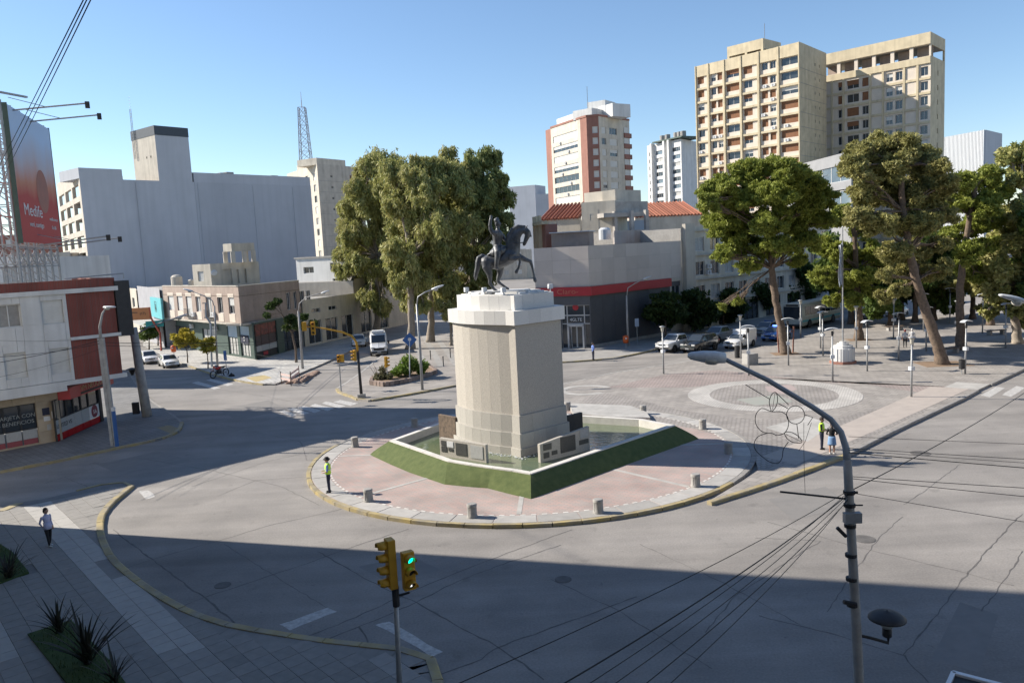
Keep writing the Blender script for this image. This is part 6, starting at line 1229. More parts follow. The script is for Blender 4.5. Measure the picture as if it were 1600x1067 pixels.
m_ = MB(); fb.box(m_, 0, W, ZTB-2.2, ZTB, 0, .3); m_.build('top_band', X['tan'], tb_, world=True); m_ = MB(); fb.box(m_, 0, W, ZTB-5.8, ZTB-4.5, 0, .3); m_.build('top_band', X['tan'], tb_, world=True)
for k in range(14): m_ = MB(); z = ZTB-8.6-2.8*k; fb.box(m_, 0, W, z-.2, z+.25, 0, .18); m_.build('spandrel', X['tan'], tb_, world=True)
for x in (1300, 1318, 1360, 1380, 1413, 1434): m_ = MB(); u_ = fb.px(x, 120)[0]; fb.box(m_, u_-.2, u_+.2, 0, ZTB-5.8, 0, .25); m_.build('pier', X['tan'], tb_, world=True)
sh_ = [(fsb.L*.5-.3, fsb.L*.5+.3, ZTB-8.6-2.8*k+.9, ZTB-8.6-2.8*k+1.9) for k in range(14)]; wall(fsb, 0, fsb.L, 0, ZTB, sh_+[(.6, fsb.L-.6, ZTB-4.4, ZTB-2.3)], tb_, X['tan'], rec=.3)
for h in sh_: win(tb_, fsb, *h, 'glass', mull=0, rec=.3)
block(tb_, [B_l-fb.n*2.4, B_c-fb.n*2.4-fb.u*.5, B_r-fb.u*.5, B_r+(B_l-B_c)], 0, ZTB-4.6, X['tan'], 'rear_volume'); m_ = MB(); m_.prism([B_l-fb.n*.3, B_c-fb.n*.3-fsb.n*.3, B_r-fsb.n*.3, B_r+(B_l-B_c)], ZTB-2.2, ZTB-.3); m_.build('roof', X['conc'], tb_, world=True)
# --- brick and cream tower
K0, K1, K2, K3, K4 = at(852, 197, 232), at(860, 196, 229), at(906, 186, 214), at(935, 184, 211), at(983, 190, 222); ZK = at(908, 186, 214).z
kt = building('apartment_tower', 'cream and terracotta apartment tower with white roof terraces', K2)
def kwall(A, B, m, ho, kinds, rec=.25, mull=1):
    fr = Fr(A, B); wall(fr, 0, fr.L, 0, ZK, ho, kt, m, rec=rec)
    for h, k in zip(ho, kinds): win(kt, fr, *h, k, rec=rec, mull=mull)
    return fr
kwall(K0, K1, X['terra'], [], []); fr = Fr(K1, K2); ho = [(1.2, fr.L-1.6, ZK-4.2-2.8*k, ZK-2.5-2.8*k) for k in range(12)]; kwall(K1, K2, X['cream'], ho, ['white', 'halfw', 'white', 'halfw', 'glass', 'glass', 'white', 'halfw', 'white', 'glass', 'halfw', 'white'], mull=5)
for k in range(11): aircon(kt, fr, fr.L*(.3+.4*((k*37) % 10)/10), ZK-5.0-2.8*k)
Kr = K2.lerp(K3, .45)+V(-.6, -1.2, 0)
kwall(K2, Kr, X['terra'], [], []); fr = Fr(Kr, K3); ho = [(fr.L*.45, fr.L*.45+1.4, ZK-4.2-2.8*k, ZK-2.5-2.8*k) for k in range(12)]; kwall(Kr, K3, X['terra'], ho, ['white']*12, mull=0)
fr = Fr(K3, K4); ho = []; kd = []; rng = random.Random(8)
for k in range(12):
    for p, q in ((.08, .22), (.33, .58)): ho.append((fr.L*p, fr.L*q, ZK-4.2-2.8*k, ZK-2.5-2.8*k)); kd.append(rng.choice(('white', 'glass', 'halfw')))
kwall(K3, K4, X['cream'], ho, kd, mull=2)
for k in range(12): m_ = MB(); z = ZK-4.6-2.8*k; fr.box(m_, fr.L*.8, fr.L+.5, z, z+1.2, -2, .35); m_.build('terracotta_balcony', X['terra'], kt, world=True); win(kt, fr, fr.L*.8, fr.L*.95, z+1.2, z+2.7, 'white', rec=-.02, mull=0)
body(kt, None, [K0, K2, K3, K4, K0+V(25, 20, 0)], 0, ZK+.4, X['conc'])
fr = Fr(K1, K3); fq = Fr(K3, K4)
for (f_, a, b, z0, z1, dd, m_n) in ((Fr(K1, K2), 1, 11, ZK, ZK+2.4, -1.5, 'white'), (fr, fr.L*.55, fr.L+1, ZK, ZK+3.3, -4, 'white'), (fq, 0, fq.L*.8, ZK, ZK+2.4, -2, 'white'), ):
    m_ = MB(); f_.box(m_, a, b, z0, z1, dd-6, dd); m_.build('roof_terrace_house', X[m_n], kt, world=True)
qa, qb = at(918, 178, 219), at(946, 178, 216); fz = Fr(qa, qb); m_ = MB(); fz.box(m_, 0, fz.L, ZK+1, at(930, 158, 217).z, -6, 0); m_.build('lift_house', X['white'], kt, world=True)
for fr in (Fr(K1, K2), Fr(K2, Kr), Fr(Kr, K3), Fr(K3, K4)): m_ = MB(); fr.box(m_, 0, fr.L, ZK, ZK+.5, -.3, .15); m_.build('parapet', X['terra'], kt, world=True)
m_ = MB(); q = at(918, 160, 216); m_.tube([q-V(0, 0, 3), q+V(0, 0, 4)], .07, 5); m_.build('aerial', X['steel'], kt, world=True)
# --- white ribbed tower
W0, W1, W2 = at(1011, 231, 330), at(1064, 217, 312), at(1100, 222, 330); ZW = W1.z
wt_ = building('apartment_tower', 'white ribbed apartment tower beside the ochre slab', W1); f1_, f2_ = Fr(W0, W1), Fr(W1, W2); ho = []; kd = []
for k in range(14):
    z = ZW-4.4-2.8*k
    for p, q in ((.05, .13), (.25, .5), (.74, .97)): ho.append((f1_.L*p, f1_.L*q, z, z+1.6)); kd.append(('glass', 'curtain', 'blue', 'glass')[(k*3+int(p*10)) % 4])
wall(f1_, 0, f1_.L, 0, ZW, ho, wt_, X['white'], rec=.3)
for h, k in zip(ho, kd): win(wt_, f1_, *h, k, rec=.3, mull=3)
for p in (.17, .55, .68): m_ = MB(); f1_.box(m_, f1_.L*p, f1_.L*p+1, 0, ZW+.3, 0, 1.5); m_.build('rib', X['white'], wt_, world=True)
wall(f2_, 0, f2_.L, 0, ZW, [], wt_, X['white']); body(wt_, None, [W0, W1, W2, W2+(W0-W1)], 0, ZW+.4, X['conc']); m_ = MB(); f1_.box(m_, f1_.L*.25, f1_.L+2, ZW+.3, ZW+.8, -10, 1.5); m_.build('roof_slab', X['dgreen'], wt_, world=True)
for p in (.3, .45, .7, .8, .9): m_ = MB(); q = f1_.p(f1_.L*p, 0, -3); m_.lathe([(1.1, 0), (1.1, 2.4), (0, 2.6)], 12, (q.x, q.y, ZW+.8)); m_.build('roof_tank', X['conc'], wt_, world=True)
# --- louvred office, glazed block, thin grey tower, far blocks
L0, L1, L2 = at(1476, 212, 240), at(1540, 203, 226), at(1566, 209, 238); ZL = L1.z; lo_ = building('louvred_office', 'pale grey office block of close vertical fins behind the pines', L1); f_ = Fr(L0, L1)
wall(f_, 0, f_.L, 0, ZL, [], lo_, X['greyw']); n_ = 30
for i in range(n_): m_ = MB(); u_ = f_.L*(i+.5)/n_; f_.box(m_, u_-.12, u_+.12, 10, ZL, 0, .5); m_.build('fin', X['lampw'], lo_, world=True)
for k in range(5): m_ = MB(); f_.box(m_, 0, f_.L, ZL-11-3.4*k, ZL-9.9-3.4*k, 0, .12); m_.build('window_band', X['glass'], lo_, world=True)
f2_ = Fr(L1, L2); wall(f2_, 0, f2_.L, 0, ZL, [], lo_, X['greyw']); body(lo_, None, [L0, L1, L2, L2+(L0-L1)], 0, ZL+.3, X['conc'])
g0_, g1_ = at(1254, 240, 158), at(1330, 236, 138); f_ = Fr(g0_, g1_); zg = g1_.z; gbk = building('glazed_block', 'grey block with a glazed top storey between the ochre slab and the olive pine', g0_)
wall(f_, 0, f_.L, 0, zg, [(1, f_.L-.5, zg-4.8, zg-2.0), (1, f_.L-.5, zg-9.2, zg-6.2)], gbk, X['greyd'])
for k in range(5):
    for zq in (zg-4.8, zg-9.2): a = 1+(f_.L-1.5)*k/5; win(gbk, f_, a, 1+(f_.L-1.5)*(k+1)/5, zq, zq+2.8, 'blue', mull=0)
f2_ = Fr(at(1254, 240, 158)+V(-1.5, 7, 0), g0_); wall(f2_, 0, f2_.L, 0, zg, [], gbk, X['greyd']); body(gbk, None, [g0_, g1_, g1_+V(8, 14, 0), g0_+V(8, 14, 0)], 0, zg, X['conc'])
tt = building('apartment_tower', 'thin grey tower with stacked balconies far beyond the street', at(835, 330, 340)); fr, z = blk(tt, 820, 836, 305, 345, 335, X['greyw'], dep=14); fr2_, z2 = blk(tt, 836, 852, 290, 335, 345, X['greyw'], dep=12)
for k in range(12): m_ = MB(); fr.box(m_, -1.5, 2.5, z-4-3*k, z-3-3*k, -2, 1.0); m_.build('balcony', X['dark'], tt, world=True)
for i, (x0, x1, yt, Y, m, lb) in enumerate(((560, 640, 385, 210, 'cream', 'pale low block glimpsed between the eucalyptus trunks'), (700, 822, 395, 300, 'beige', 'distant pale block at the end of the avenue'), (-60, 30, 372, 180, 'terra', 'pinkish block behind the billboard frame'), (-40, 26, 404, 82, 'white', 'white rooftop wall beside the billboard feet'), (28, 110, 398, 150, 'beige', 'pale block seen through the billboard frame'), (1330, 1480, 395, 150, 'cream', 'long cream block behind the plaza pines'), (1480, 1640, 405, 140, 'brownw', 'brown block behind the shaded plaza end'), (1262, 1335, 420, 122, 'white', 'white shopfront building behind the bus'), (190, 330, 425, 175, 'beige', 'low pale block below the grey wall'))):
    a, b = at(x0, yt, Y), at(x1, yt, Y*.98); fr = Fr(a, b); z = a.z; t = building('background_block', lb, a); ho = []
    nx = max(2, int(fr.L/4.5)); nz = max(1, int(z/3.2))
    for k in range(nz):
        for j in range(nx): u0 = fr.L*(j+.25)/nx; ho.append((u0, u0+1.8, z-2.6-3.2*k, z-1.0-3.2*k))
    ho = [h for h in ho if h[2] > .3]
    wall(fr, 0, fr.L, 0, z, ho, t, X[m])
    for k, h in enumerate(ho): win(t, fr, *h, ('glass', 'curtain', 'white')[k % 3])
    block(t, [fr.p(.02, 0, -.3), fr.p(fr.L-.02, 0, -.3), fr.p(fr.L-.02, 0, -12), fr.p(.02, 0, -12)], 0, z-.2, X[m], 'rear_volume', X['conc'])
# --- the tall building beside the viewpoint, whose shadow lies over the near street
nb = building('neighbour_building', 'tall plain building beside the viewpoint, casting the long street shadow', (-30, 30)); NP = V(-27.3, 37.3, 0)
poly = [NP, NP+V(-.69, -.72, 0)*30, V(-50, -30, 0), V(-19, -30, 0), V(-19, 17, 0)]
block(nb, poly, 0, 34, X['beige'])
fn = Fr(NP+V(-.69, -.72, 0)*30, NP)
for k in range(9):
    for j in range(6): m_ = MB(); win(nb, fn, 2+j*4.6, 4+j*4.6, 4+3.2*k, 5.8+3.2*k, 'white', rec=-.02)

ob_ = building('viewpoint_building', 'tall plain block from whose upper window the square is seen', (10, -8)); block(ob_, [(-18.5, -1.2), (45, -1.2), (45, -25), (-18.5, -25)], 0, 30, X['beige'])
fv = Fr((45, -1.2), (-18.5, -1.2))
for k in range(8):
    for j in range(12): win(ob_, fv, 2+j*5, 4+j*5, 1+3.4*k, 2.8+3.4*k, 'glass', rec=-.02)

for i, (s0, s1, z, m, lb) in enumerate(((-8, 16, 9, 'cream', 'cream house row across the right street, lowest of three'), (17, 42, 14, 'beige', 'beige block across the right street, tallest of three'), (43, 75, 11, 'brownw', 'brown block at the far end across the right street'))):
    o0_ = V(30, 53.5, 0)+V(.72, -.69, 0)*24; fr = Fr(o0_+V(.69, .72, 0)*s1, o0_+V(.69, .72, 0)*s0); low('street_building', lb, fr, z, X[m], 12, [(2+4*j, 4+4*j, .8+3.2*k, 2.6+3.2*k) for j in range(int(fr.L/4)-1) for k in range(int(z/3.3))])
# ---------------------------------------------------------------- billboard on the roof
bA, bB = at(10, 163, 58), at(76, 202, 69); bZ0, bZ1 = 13.95, 23.58; fbb = Fr(bA, bB)
bbd = thing('billboard', 'tall red and blue billboard on a steel lattice frame above the rooftops', 'billboard', (bA.x, bA.y, 11))
pm_ = mat('billboard_print', (.5, .5, .5)); t_ = pm_.node_tree; bs = t_.nodes['Principled BSDF']
tc = t_.nodes.new('ShaderNodeTexCoord'); sp = t_.nodes.new('ShaderNodeSeparateXYZ'); t_.links.new(tc.outputs['Generated'], sp.inputs[0]); nz = t_.nodes.new('ShaderNodeTexNoise'); nz.inputs['Scale'].default_value = 3.; mpn = t_.nodes.new('ShaderNodeMapping'); mpn.inputs['Scale'].default_value = (1, 1, .35); t_.links.new(tc.outputs['Generated'], mpn.inputs[0]); t_.links.new(mpn.outputs[0], nz.inputs['Vector'])
ma = t_.nodes.new('ShaderNodeMath'); ma.operation = 'MULTIPLY_ADD'; ma.inputs[1].default_value = .3; t_.links.new(nz.outputs['Fac'], ma.inputs[0]); t_.links.new(sp.outputs[2], ma.inputs[2])
rp = t_.nodes.new('ShaderNodeValToRGB'); e = rp.color_ramp.elements; e[0].position = .5; e[0].color = (.46, .075, .06, 1); e[1].position = 1.0; e[1].color = (.46, .60, .80, 1); q = e.new(.62); q.color = (.55, .24, .15, 1); q = e.new(.78); q.color = (.5, .46, .5, 1); t_.links.new(ma.outputs[0], rp.inputs[0]); t_.links.new(rp.outputs[0], bs.inputs['Base Color'])
m_ = MB(); fbb.box(m_, 0, fbb.L, bZ0, bZ1, -.12, 0); pn = m_.build('printed_panel', pm_, bbd, world=True)
blot = MB(); c_ = fbb.p(fbb.L*.62, bZ0+4.1, .012)
for a in range(24):
    q0, q1 = 2*math.pi*a/24, 2*math.pi*(a+1)/24; blot.add([c_, c_+fbb.u*1.7*math.cos(q0)+V(0, 0, 1.7*math.sin(q0)), c_+fbb.u*1.7*math.cos(q1)+V(0, 0, 1.7*math.sin(q1))], [(0, 1, 2)])
blot.build('printed_dark_figure', mat('dark_print', (.30, .15, .12), (.40, .17, .12), .6, .8), bbd, world=True)
text('Medife', fbb, fbb.L*.1, bZ0+2.0, 1.25, 'txt_w', bbd, .02, sx=1.5); text('vení, contigo', fbb, fbb.L*.2, bZ0+1.2, .55, 'txt_w', bbd, .02, sx=1.4); text('medife.com.ar', fbb, fbb.L*.72, bZ0+1.9, .38, 'txt_w', bbd, .02, sx=1.2); text('0 al 06', fbb, fbb.L*.76, bZ0+1.2, .42, 'txt_w', bbd, .02, sx=1.2)
for a, b, c, e_ in ((-.08, 0, bZ0-.1, bZ1+.1), (fbb.L, fbb.L+.08, bZ0-.1, bZ1+.1)): m_ = MB(); fbb.box(m_, a, b, c, e_, -.3, .03); m_.build('edge_strip', X['dgreen'], bbd, world=True)
tr = MB()
for k in range(6):
    u_ = fbb.L*k/5
    for d in (-.4, -1.9): tr.beam(fbb.p(u_, 10.9, d), fbb.p(u_, bZ1+.3, d), .14, .14)
    for j in range(9):
        z0, z1 = 11+j*1.4, 11+(j+1)*1.4; tr.beam(fbb.p(u_, z0, -.4), fbb.p(u_, z1, -1.9), .07, .07); tr.beam(fbb.p(u_, z1, -.4), fbb.p(u_, z1, -1.9), .07, .07)
for z in (12.2, 13.6, 16, 18.5, 21, 23.5):
    for d in (-.4, -1.9): tr.beam(fbb.p(0, z, d), fbb.p(fbb.L, z, d), .1, .1)
for k in range(5):
    for d in (-.4, -1.9): u0, u1 = fbb.L*k/5, fbb.L*(k+1)/5; tr.beam(fbb.p(u0, 12.2, d), fbb.p(u1, 13.6, d), .07, .07); tr.beam(fbb.p(u1, 12.2, d), fbb.p(u0, 13.6, d), .07, .07)
    u0 = fbb.L*k/5; tr.beam(fbb.p(u0, 11, -1.9), fbb.p(u0, 11, -6), .1, .1); tr.beam(fbb.p(u0, 22, -1.9), fbb.p(u0, 11.2, -6.5), .1, .1)
tr.build('steel_frame', X['steel'], bbd, world=True)
for u_, z in ((fbb.L*.12, bZ1-.2), (fbb.L*.5, bZ1-.3), (fbb.L*.35, bZ0-.2), (fbb.L*.8, bZ0-.2)):
    m_ = MB(); p0, p1 = fbb.p(u_, z, 0), fbb.p(u_, z+.5, 4.9); m_.tube([p0, p1], .06, 6); m_.tube([fbb.p(u_, z+.9, -.2), p0.lerp(p1, .45)], .025, 4); arm = m_.build('light_arm', X['steel'], bbd, world=True)
    m_ = MB(); m_.box(p1.x, p1.y, p1.z-.12, .3, .35, .45, .4); o = m_.build('floodlight', X['dark'], arm); o.data.transform(Matrix.Translation(-wl(arm)))
m_ = MB(); m_.beam(fbb.p(-1.6, bZ1+.55, -.2), fbb.p(.5, bZ1+.55, 1.2), .2, .12); m_.build('catwalk', X['steel'], bbd, world=True)
# ---------------------------------------------------------------- street lamps and poles
def cobra(L=.85):
    b = MB(); b.lathe([(.03, 0), (.12, .02), (.15, .25), (.14, .5), (.09, .78), (.04, .85)], 12, axis='x'); v = [(x, y, z*.55) for x, y, z in b.v]
    me = mesh_from('lamp_head', v, b.f, [X['lampw']], smooth=True); g = MB(); g.lathe([(.0, -.17), (.1, -.15), (.15, -.08), (.16, 0)], 14, (.26, 0, -.03)); return me, mesh_from('lens', g.v, g.f, [X['lens']], smooth=True)
COB = cobra()
def head(parent, p, d, s=1., tilt=0.):
    d = Vector(d); p = Vector(p)-wl(parent); o = inst('lamp_head', COB[0], parent, p); o.rotation_euler = (0, -math.atan2(d.z, math.hypot(d.x, d.y))+tilt, math.atan2(d.y, d.x)); o.scale = (s, s, s); inst('lens', COB[1], o); return o
def lamp(label, pts, rad, arm, m, mh=None, s=1., arm_m=None, group=None, name='street_lamp'):
    """pts: pole from the ground up; arm: curved bracket ending at the head (its tip first comes the mount)"""
    t = thing(name, label, 'street lamp', pts[0], group=group); b = MB(); b.tube(pts, rad, 10); b.build('pole', X[m], t, world=True, smooth=True)
    if arm:
        a = MB(); a.tube(arm, [.055]*len(arm) if not isinstance(s, tuple) else s[1], 8); a.build('arm', X[arm_m or m], t, world=True, smooth=True); sc_ = s[0] if isinstance(s, tuple) else s
        d = Vector(arm[-1])-Vector(arm[-2]); d.z = d.length*(.08 if isinstance(s, tuple) else .3); hd = head(t, Vector(arm[-1])-d.normalized()*.1, d, sc_)
        if isinstance(s, tuple): hd.scale = (1.0, 1.25, 1.75); hd.children[0].scale = (1.25, 1.05, .5)
    return t
# near lamp on the right with its bracket and hanging wire figure
NPp = G(1345, 1180); yN = NPp.y; A_ = lambda x, y, dy=0.: at(x, y, yN+dy)
npole = lamp('near blue-grey street lamp pole with long slanting arm and wire apple ornament', [NPp, A_(1342, 1067), A_(1337, 960), A_(1331, 850), A_(1326, 760), A_(1324, 718)], [.115, .112, .108, .1, .096, .092], [A_(1324, 725), A_(1322, 700, .1), A_(1314, 675, .2), A_(1298, 655, .3), A_(1270, 636, .4), A_(1200, 594, .6), A_(1128, 559, .8)], 'cpole', s=(1.45, [.085, .08, .072, .066, .06, .056, .052]), arm_m='bsteel')
npole.children[1].name
for y in (770, 790, 822, 868, 905, 945): bn = MB(); p = A_(1332-(945-y)*.03, y); bn.lathe([(.125, -.02), (.125, .05)], 12, (p.x, p.y, p.z)); bn.build('clamp_band', X['dark'], npole, world=True)
p = A_(1329, 805); m_ = MB(); m_.box(p.x-.02, p.y-.14, p.z, .36, .16, .22); m_.build('junction_box', X['steel'], npole, world=True)
for (x0, y0, x1, y1, r_) in ((1321, 779, 1219, 768, .022), (1318, 789, 1348, 789, .018), (1322, 838, 1308, 824, .04), (1340, 769, 1322, 770, .03), (1338, 944, 1318, 940, .05)): m_ = MB(); m_.tube([A_(x0, y0, -.1), A_(x1, y1, -.1)], r_, 6); m_.build('bracket', X['dark'], npole, world=True)
m_ = MB(); m_.tube([A_(1332, 990), A_(1360, 996), A_(1388, 1004), A_(1388, 996)], .035, 8); m_.build('lantern_arm', X['dark'], npole, world=True)
p = A_(1386, 985); m_ = MB(); m_.lathe([(.07, -.14), (.1, -.12), (.1, .06), (.07, .06)], 14, (p.x, p.y, p.z)); lt = m_.build('lantern', X['dark'], npole, world=True, smooth=True)
m_ = MB(); m_.lathe([(.1, .07), (.17, .16), (.21, .24)], 16, (p.x, p.y, p.z)); m_.build('lantern_bowl', X['lens'], npole, world=True, smooth=True); m_ = MB(); m_.lathe([(.2, .22), (.4, .28), (.39, .31), (.3, .38), (.14, .44), (.03, .46), (0, .49)], 20, (p.x, p.y, p.z)); m_.build('lantern_hood', X['dark'], npole, world=True, smooth=True)
def curve3(P, k=4):                       # rounded wire through the surveyed points
    out = []; n = len(P); closed = (P[0]-P[-1]).length < .01
    for i in range(n-1):
        p0 = P[i-1] if i else (P[-2] if closed else P[0]); p1, p2 = P[i], P[i+1]; p3 = P[i+2] if i+2 < n else (P[1] if closed else P[-1])
        for j in range(k): t_ = j/k; out.append(.5*((2*p1)+(p2-p0)*t_+(2*p0-5*p1+4*p2-p3)*t_**2+(3*p1-p0-3*p2+p3)*t_**3))
    return out+[P[-1]]
def loop(c, pts): return [A_(x, y, .5) for x, y in pts]
orn = thing('wire_ornament', 'black wire apple and leaf ornament hanging from the lamp arm', 'ornament', A_(1200, 690, .5))
ap = [(1206, 643), (1190, 638), (1181, 648), (1181, 662), (1188, 672), (1196, 676), (1207, 677), (1214, 680), (1226, 676), (1232, 664), (1230, 650), (1220, 643), (1206, 643)]
lp_ = [(1182, 690), (1178, 697), (1179, 705), (1190, 712), (1200, 721), (1212, 724)]
for nm, pl_ in (('apple_outline', ap), ('lower_outline', [(1198, 677), (1186, 681), (1179, 690), (1180, 702), (1192, 714), (1204, 722), (1216, 723), (1222, 715), (1224, 702), (1232, 690)]), ('leaf_outline', [(1205, 642), (1202, 628), (1206, 616), (1212, 613), (1215, 622), (1213, 634), (1206, 643)]), ('ring', [(1243+14*math.cos(2*math.pi*k/16), 648+14*math.sin(2*math.pi*k/16)) for k in range(17)]), ('side_leaf', [(1226, 676), (1236, 675), (1248, 682), (1253, 691), (1240, 691), (1230, 685), (1226, 676)]), ('stay', [(1165, 601), (1202, 623)]), ('stay', [(1212, 613), (1232, 632)]), ('stay', [(1216, 630), (1231, 638)]), ('stay', [(1245, 662), (1248, 685)]), ('stay', [(1258, 648), (1270, 652), (1262, 664)]), ('leaf_rib', [(1207, 640), (1211, 614)]), ('leaf_rib', [(1228, 678), (1252, 690)]), ('wire', [(1256, 660), (1256, 700), (1257, 745), (1258, 770)]), ('wire', [(1268, 660), (1258, 690), (1248, 704)])):
    m_ = MB(); m_.tube(curve3(loop(0, pl_)) if len(pl_) > 4 else loop(0, pl_), .0085 if nm not in ('wire', 'leaf_rib') else .005, 6); m_.build(nm, X['dark'], orn, world=True, smooth=True)
# lattice concrete pole on the left pavement
lb = G(181, 697, PZ); yl = lb.y; L_ = lambda x, y: at(x, y, yl)
t = thing('street_lamp', 'concrete ladder-type lamp pole with blue base beside the corner building', 'street lamp', lb)
for x0, x1, w_ in ((176, 155, .1), (182, 160, .1)): m_ = MB(); m_.beam(L_(x0, 697), L_(x1, 528), .2, .16); m_.build('upright', X['cpole'], t, world=True)
for k in range(12): m_ = MB(); y = 690-k*13; x = 176-(697-y)*.124; m_.beam(L_(x, y), L_(x+6, y), .1, .1); m_.build('rung', X['cpole'], t, world=True)
m_ = MB(); m_.tube([L_(183, 697), L_(177, 640)], .13, 8); m_.build('blue_sleeve', X['blue'], t, world=True); m_ = MB(); m_.tube([L_(177.2, 642), L_(176.6, 636)], .14, 8); m_.build('white_band', X['txt_w'], t, world=True)
m_ = MB(); m_.tube([L_(157, 530), L_(156, 510), L_(160, 490), L_(165, 482)], [.1, .09, .07, .05], 8); m_.build('arm', X['cpole'], t, world=True, smooth=True); head(t, L_(162, 480), (1, -.15, -.02), 1.0)
# thick leaning concrete pole
cb = G(230, 650, PZ); yc = cb.y; K_ = lambda x, y: at(x, y, yc)
t = lamp('thick leaning grey concrete pole with a small black lantern at the street corner', [cb, K_(220, 590), K_(211, 530), K_(208, 512)], [.38, .35, .3, .29], [K_(211, 524), K_(230, 512), K_(258, 502), K_(276, 497)], 'cpole', s=1.15, arm_m='steel')
m_ = MB(); q = K_(206, 577); m_.tube([K_(218, 578), q], .03, 6); m_.lathe([(.1, -.45), (.25, -.05), (.45, .02), (.1, .12), (0, .13)], 14, (q.x, q.y, q.z)); m_.build('lantern', X['dark'], t, world=True); m_ = MB(); q = K_(222, 636); m_.box(q.x-.35, q.y-.3, q.z, .45, .3, .9); m_.build('meter_box', X['dark'], t, world=True)
def simple_lamp(label, base, top, arm, r0=.11, m='cpole', s=1., **k):
    b = G(*base, PZ); L = lambda q: at(q[0], q[1], b.y); return lamp(label, [b]+[L(q) for q in top], [r0]+[r0*.9-.03*i for i in range(len(top))], [L(q) for q in arm], m, s=s, **k)
simple_lamp('street lamp before the brown corner building with its arm bent right', (473, 576), [(469, 520), (466, 486)], [(466, 488), (468, 474), (478, 465), (495, 460), (503, 458)], .14, s=1.1)
simple_lamp('street lamp beside the ochre sapling with its arm reaching left', (340, 573), [(337, 520), (335, 478)], [(335, 480), (332, 470), (320, 463), (300, 455)], .13, s=1.3)
simple_lamp('slim street lamp on the median with a short arm to the right', (660, 609), [(656, 540), (651, 475)], [(651, 478), (653, 464), (664, 457), (676, 452)], .12, 'steel', s=1.3)
simple_lamp('street lamp before the charcoal shop wall with a long bent arm', (982, 540), [(980, 500), (979, 462)], [(979, 465), (981, 450), (992, 443), (1006, 436)], .13, s=1.2)
t = thing('signpost', 'green painted post with a narrow flag bracket beside the lamp', 'post', G(331, 573, PZ)); yy = G(331, 573).y; m_ = MB(); m_.tube([G(331, 573, PZ), at(329, 505, yy), at(322, 495, yy), at(321, 474, yy)], [.12, .11, .1, .08], 8); m_.build('pole', X['bsteel'], t, world=True); m_ = MB(); m_.beam(at(316, 474, yy), at(325, 473, yy), .1, .1); m_.build('cross_arm', X['steel'], t, world=True)
rl = at(1700, 640, 24); t = lamp('street lamp at the right street edge with a pale head over the plaza', [V(rl.x, rl.y, 0), V(rl.x, rl.y, 5), V(rl.x, rl.y, at(1690, 480, 24).z)], [.12, .11, .1], [at(1690, 485, 24), at(1650, 474, 24), at(1598, 470, 24)], 'steel', s=1.0)
# plaza lamps: funnel-topped and wing-topped
def make_plaza(kind):
    t = thing('plaza_lamp', 'slim grey plaza lamp post', 'lamp post'); b = MB(); b.tube([(0, 0, 0), (0, 0, 1.6), (0, 0, 3.7)], [.075, .07, .055], 10); b.build('post', X['steel'], t, smooth=True)
    b = MB(); b.box(0, 0, 2.0, .3, .3, .26); b.build('box', X['lampw'], t)
    if kind == 'f':
        b = MB(); b.lathe([(.06, 3.65), (.1, 3.75), (.16, 4.1), (.17, 4.12)], 12); b.build('lantern', X['lens'], t, smooth=True); b = MB(); b.lathe([(.26, 4.12), (.27, 4.16), (.1, 4.22), (0, 4.23)], 14); b.build('cap', X['steel'], t, smooth=True)
    else:
        b = MB(); b.lathe([(.05, 3.6), (.09, 3.68), (.09, 3.95), (.04, 4.0)], 10); b.build('projector', X['dark'], t); n = 8; v = []
        for i in range(n+1):
            a = -.75+1.5*i/n; x = .8*math.sin(a); z = 4.1+.5*(math.cos(a)-.75)
            v += [(x, -.2, z), (x, .2, z), (x, .2, z+.035), (x, -.2, z+.035)]
        b = MB(); b.add(v, [(i*4+j, i*4+(j+1) % 4, (i+1)*4+(j+1) % 4, (i+1)*4+j) for i in range(n) for j in range(4)]+[(3, 2, 1, 0), (n*4, n*4+1, n*4+2, n*4+3)]); b.build('wing_reflector', X['lampw'], t); b = MB(); b.tube([(0, 0, 3.6), (-.14, 0, 3.9), (-.05, 0, 4.22)], .02, 5); b.build('bracket', X['steel'], t)
    return t
proto = {'f': make_plaza('f'), 'w': make_plaza('w')}; used = set()
pls = [('f', 1037, 584, 'before the dark car'), ('f', 1158, 560, 'beside the concrete bin'), ('w', 1170, 587, ''), ('w', 1232, 571, ''), ('f', 1251, 527, ''), ('w', 1286, 556, ''), ('w', 1301, 597, ''), ('w', 1355, 580, ''), ('w', 1404, 563, ''), ('f', 1424, 620, ''), ('w', 1447, 549, ''), ('w', 1508, 584, ''), ('f', 1338, 544, ''), ('f', 1396, 529, ''), ('w', 1443, 517, ''), ('w', 1484, 505, ''), ('f', 1495, 535, ''), ('w', 1535, 521, ''), ('w', 1571, 544, ''), ('w', 1282, 544, '')]
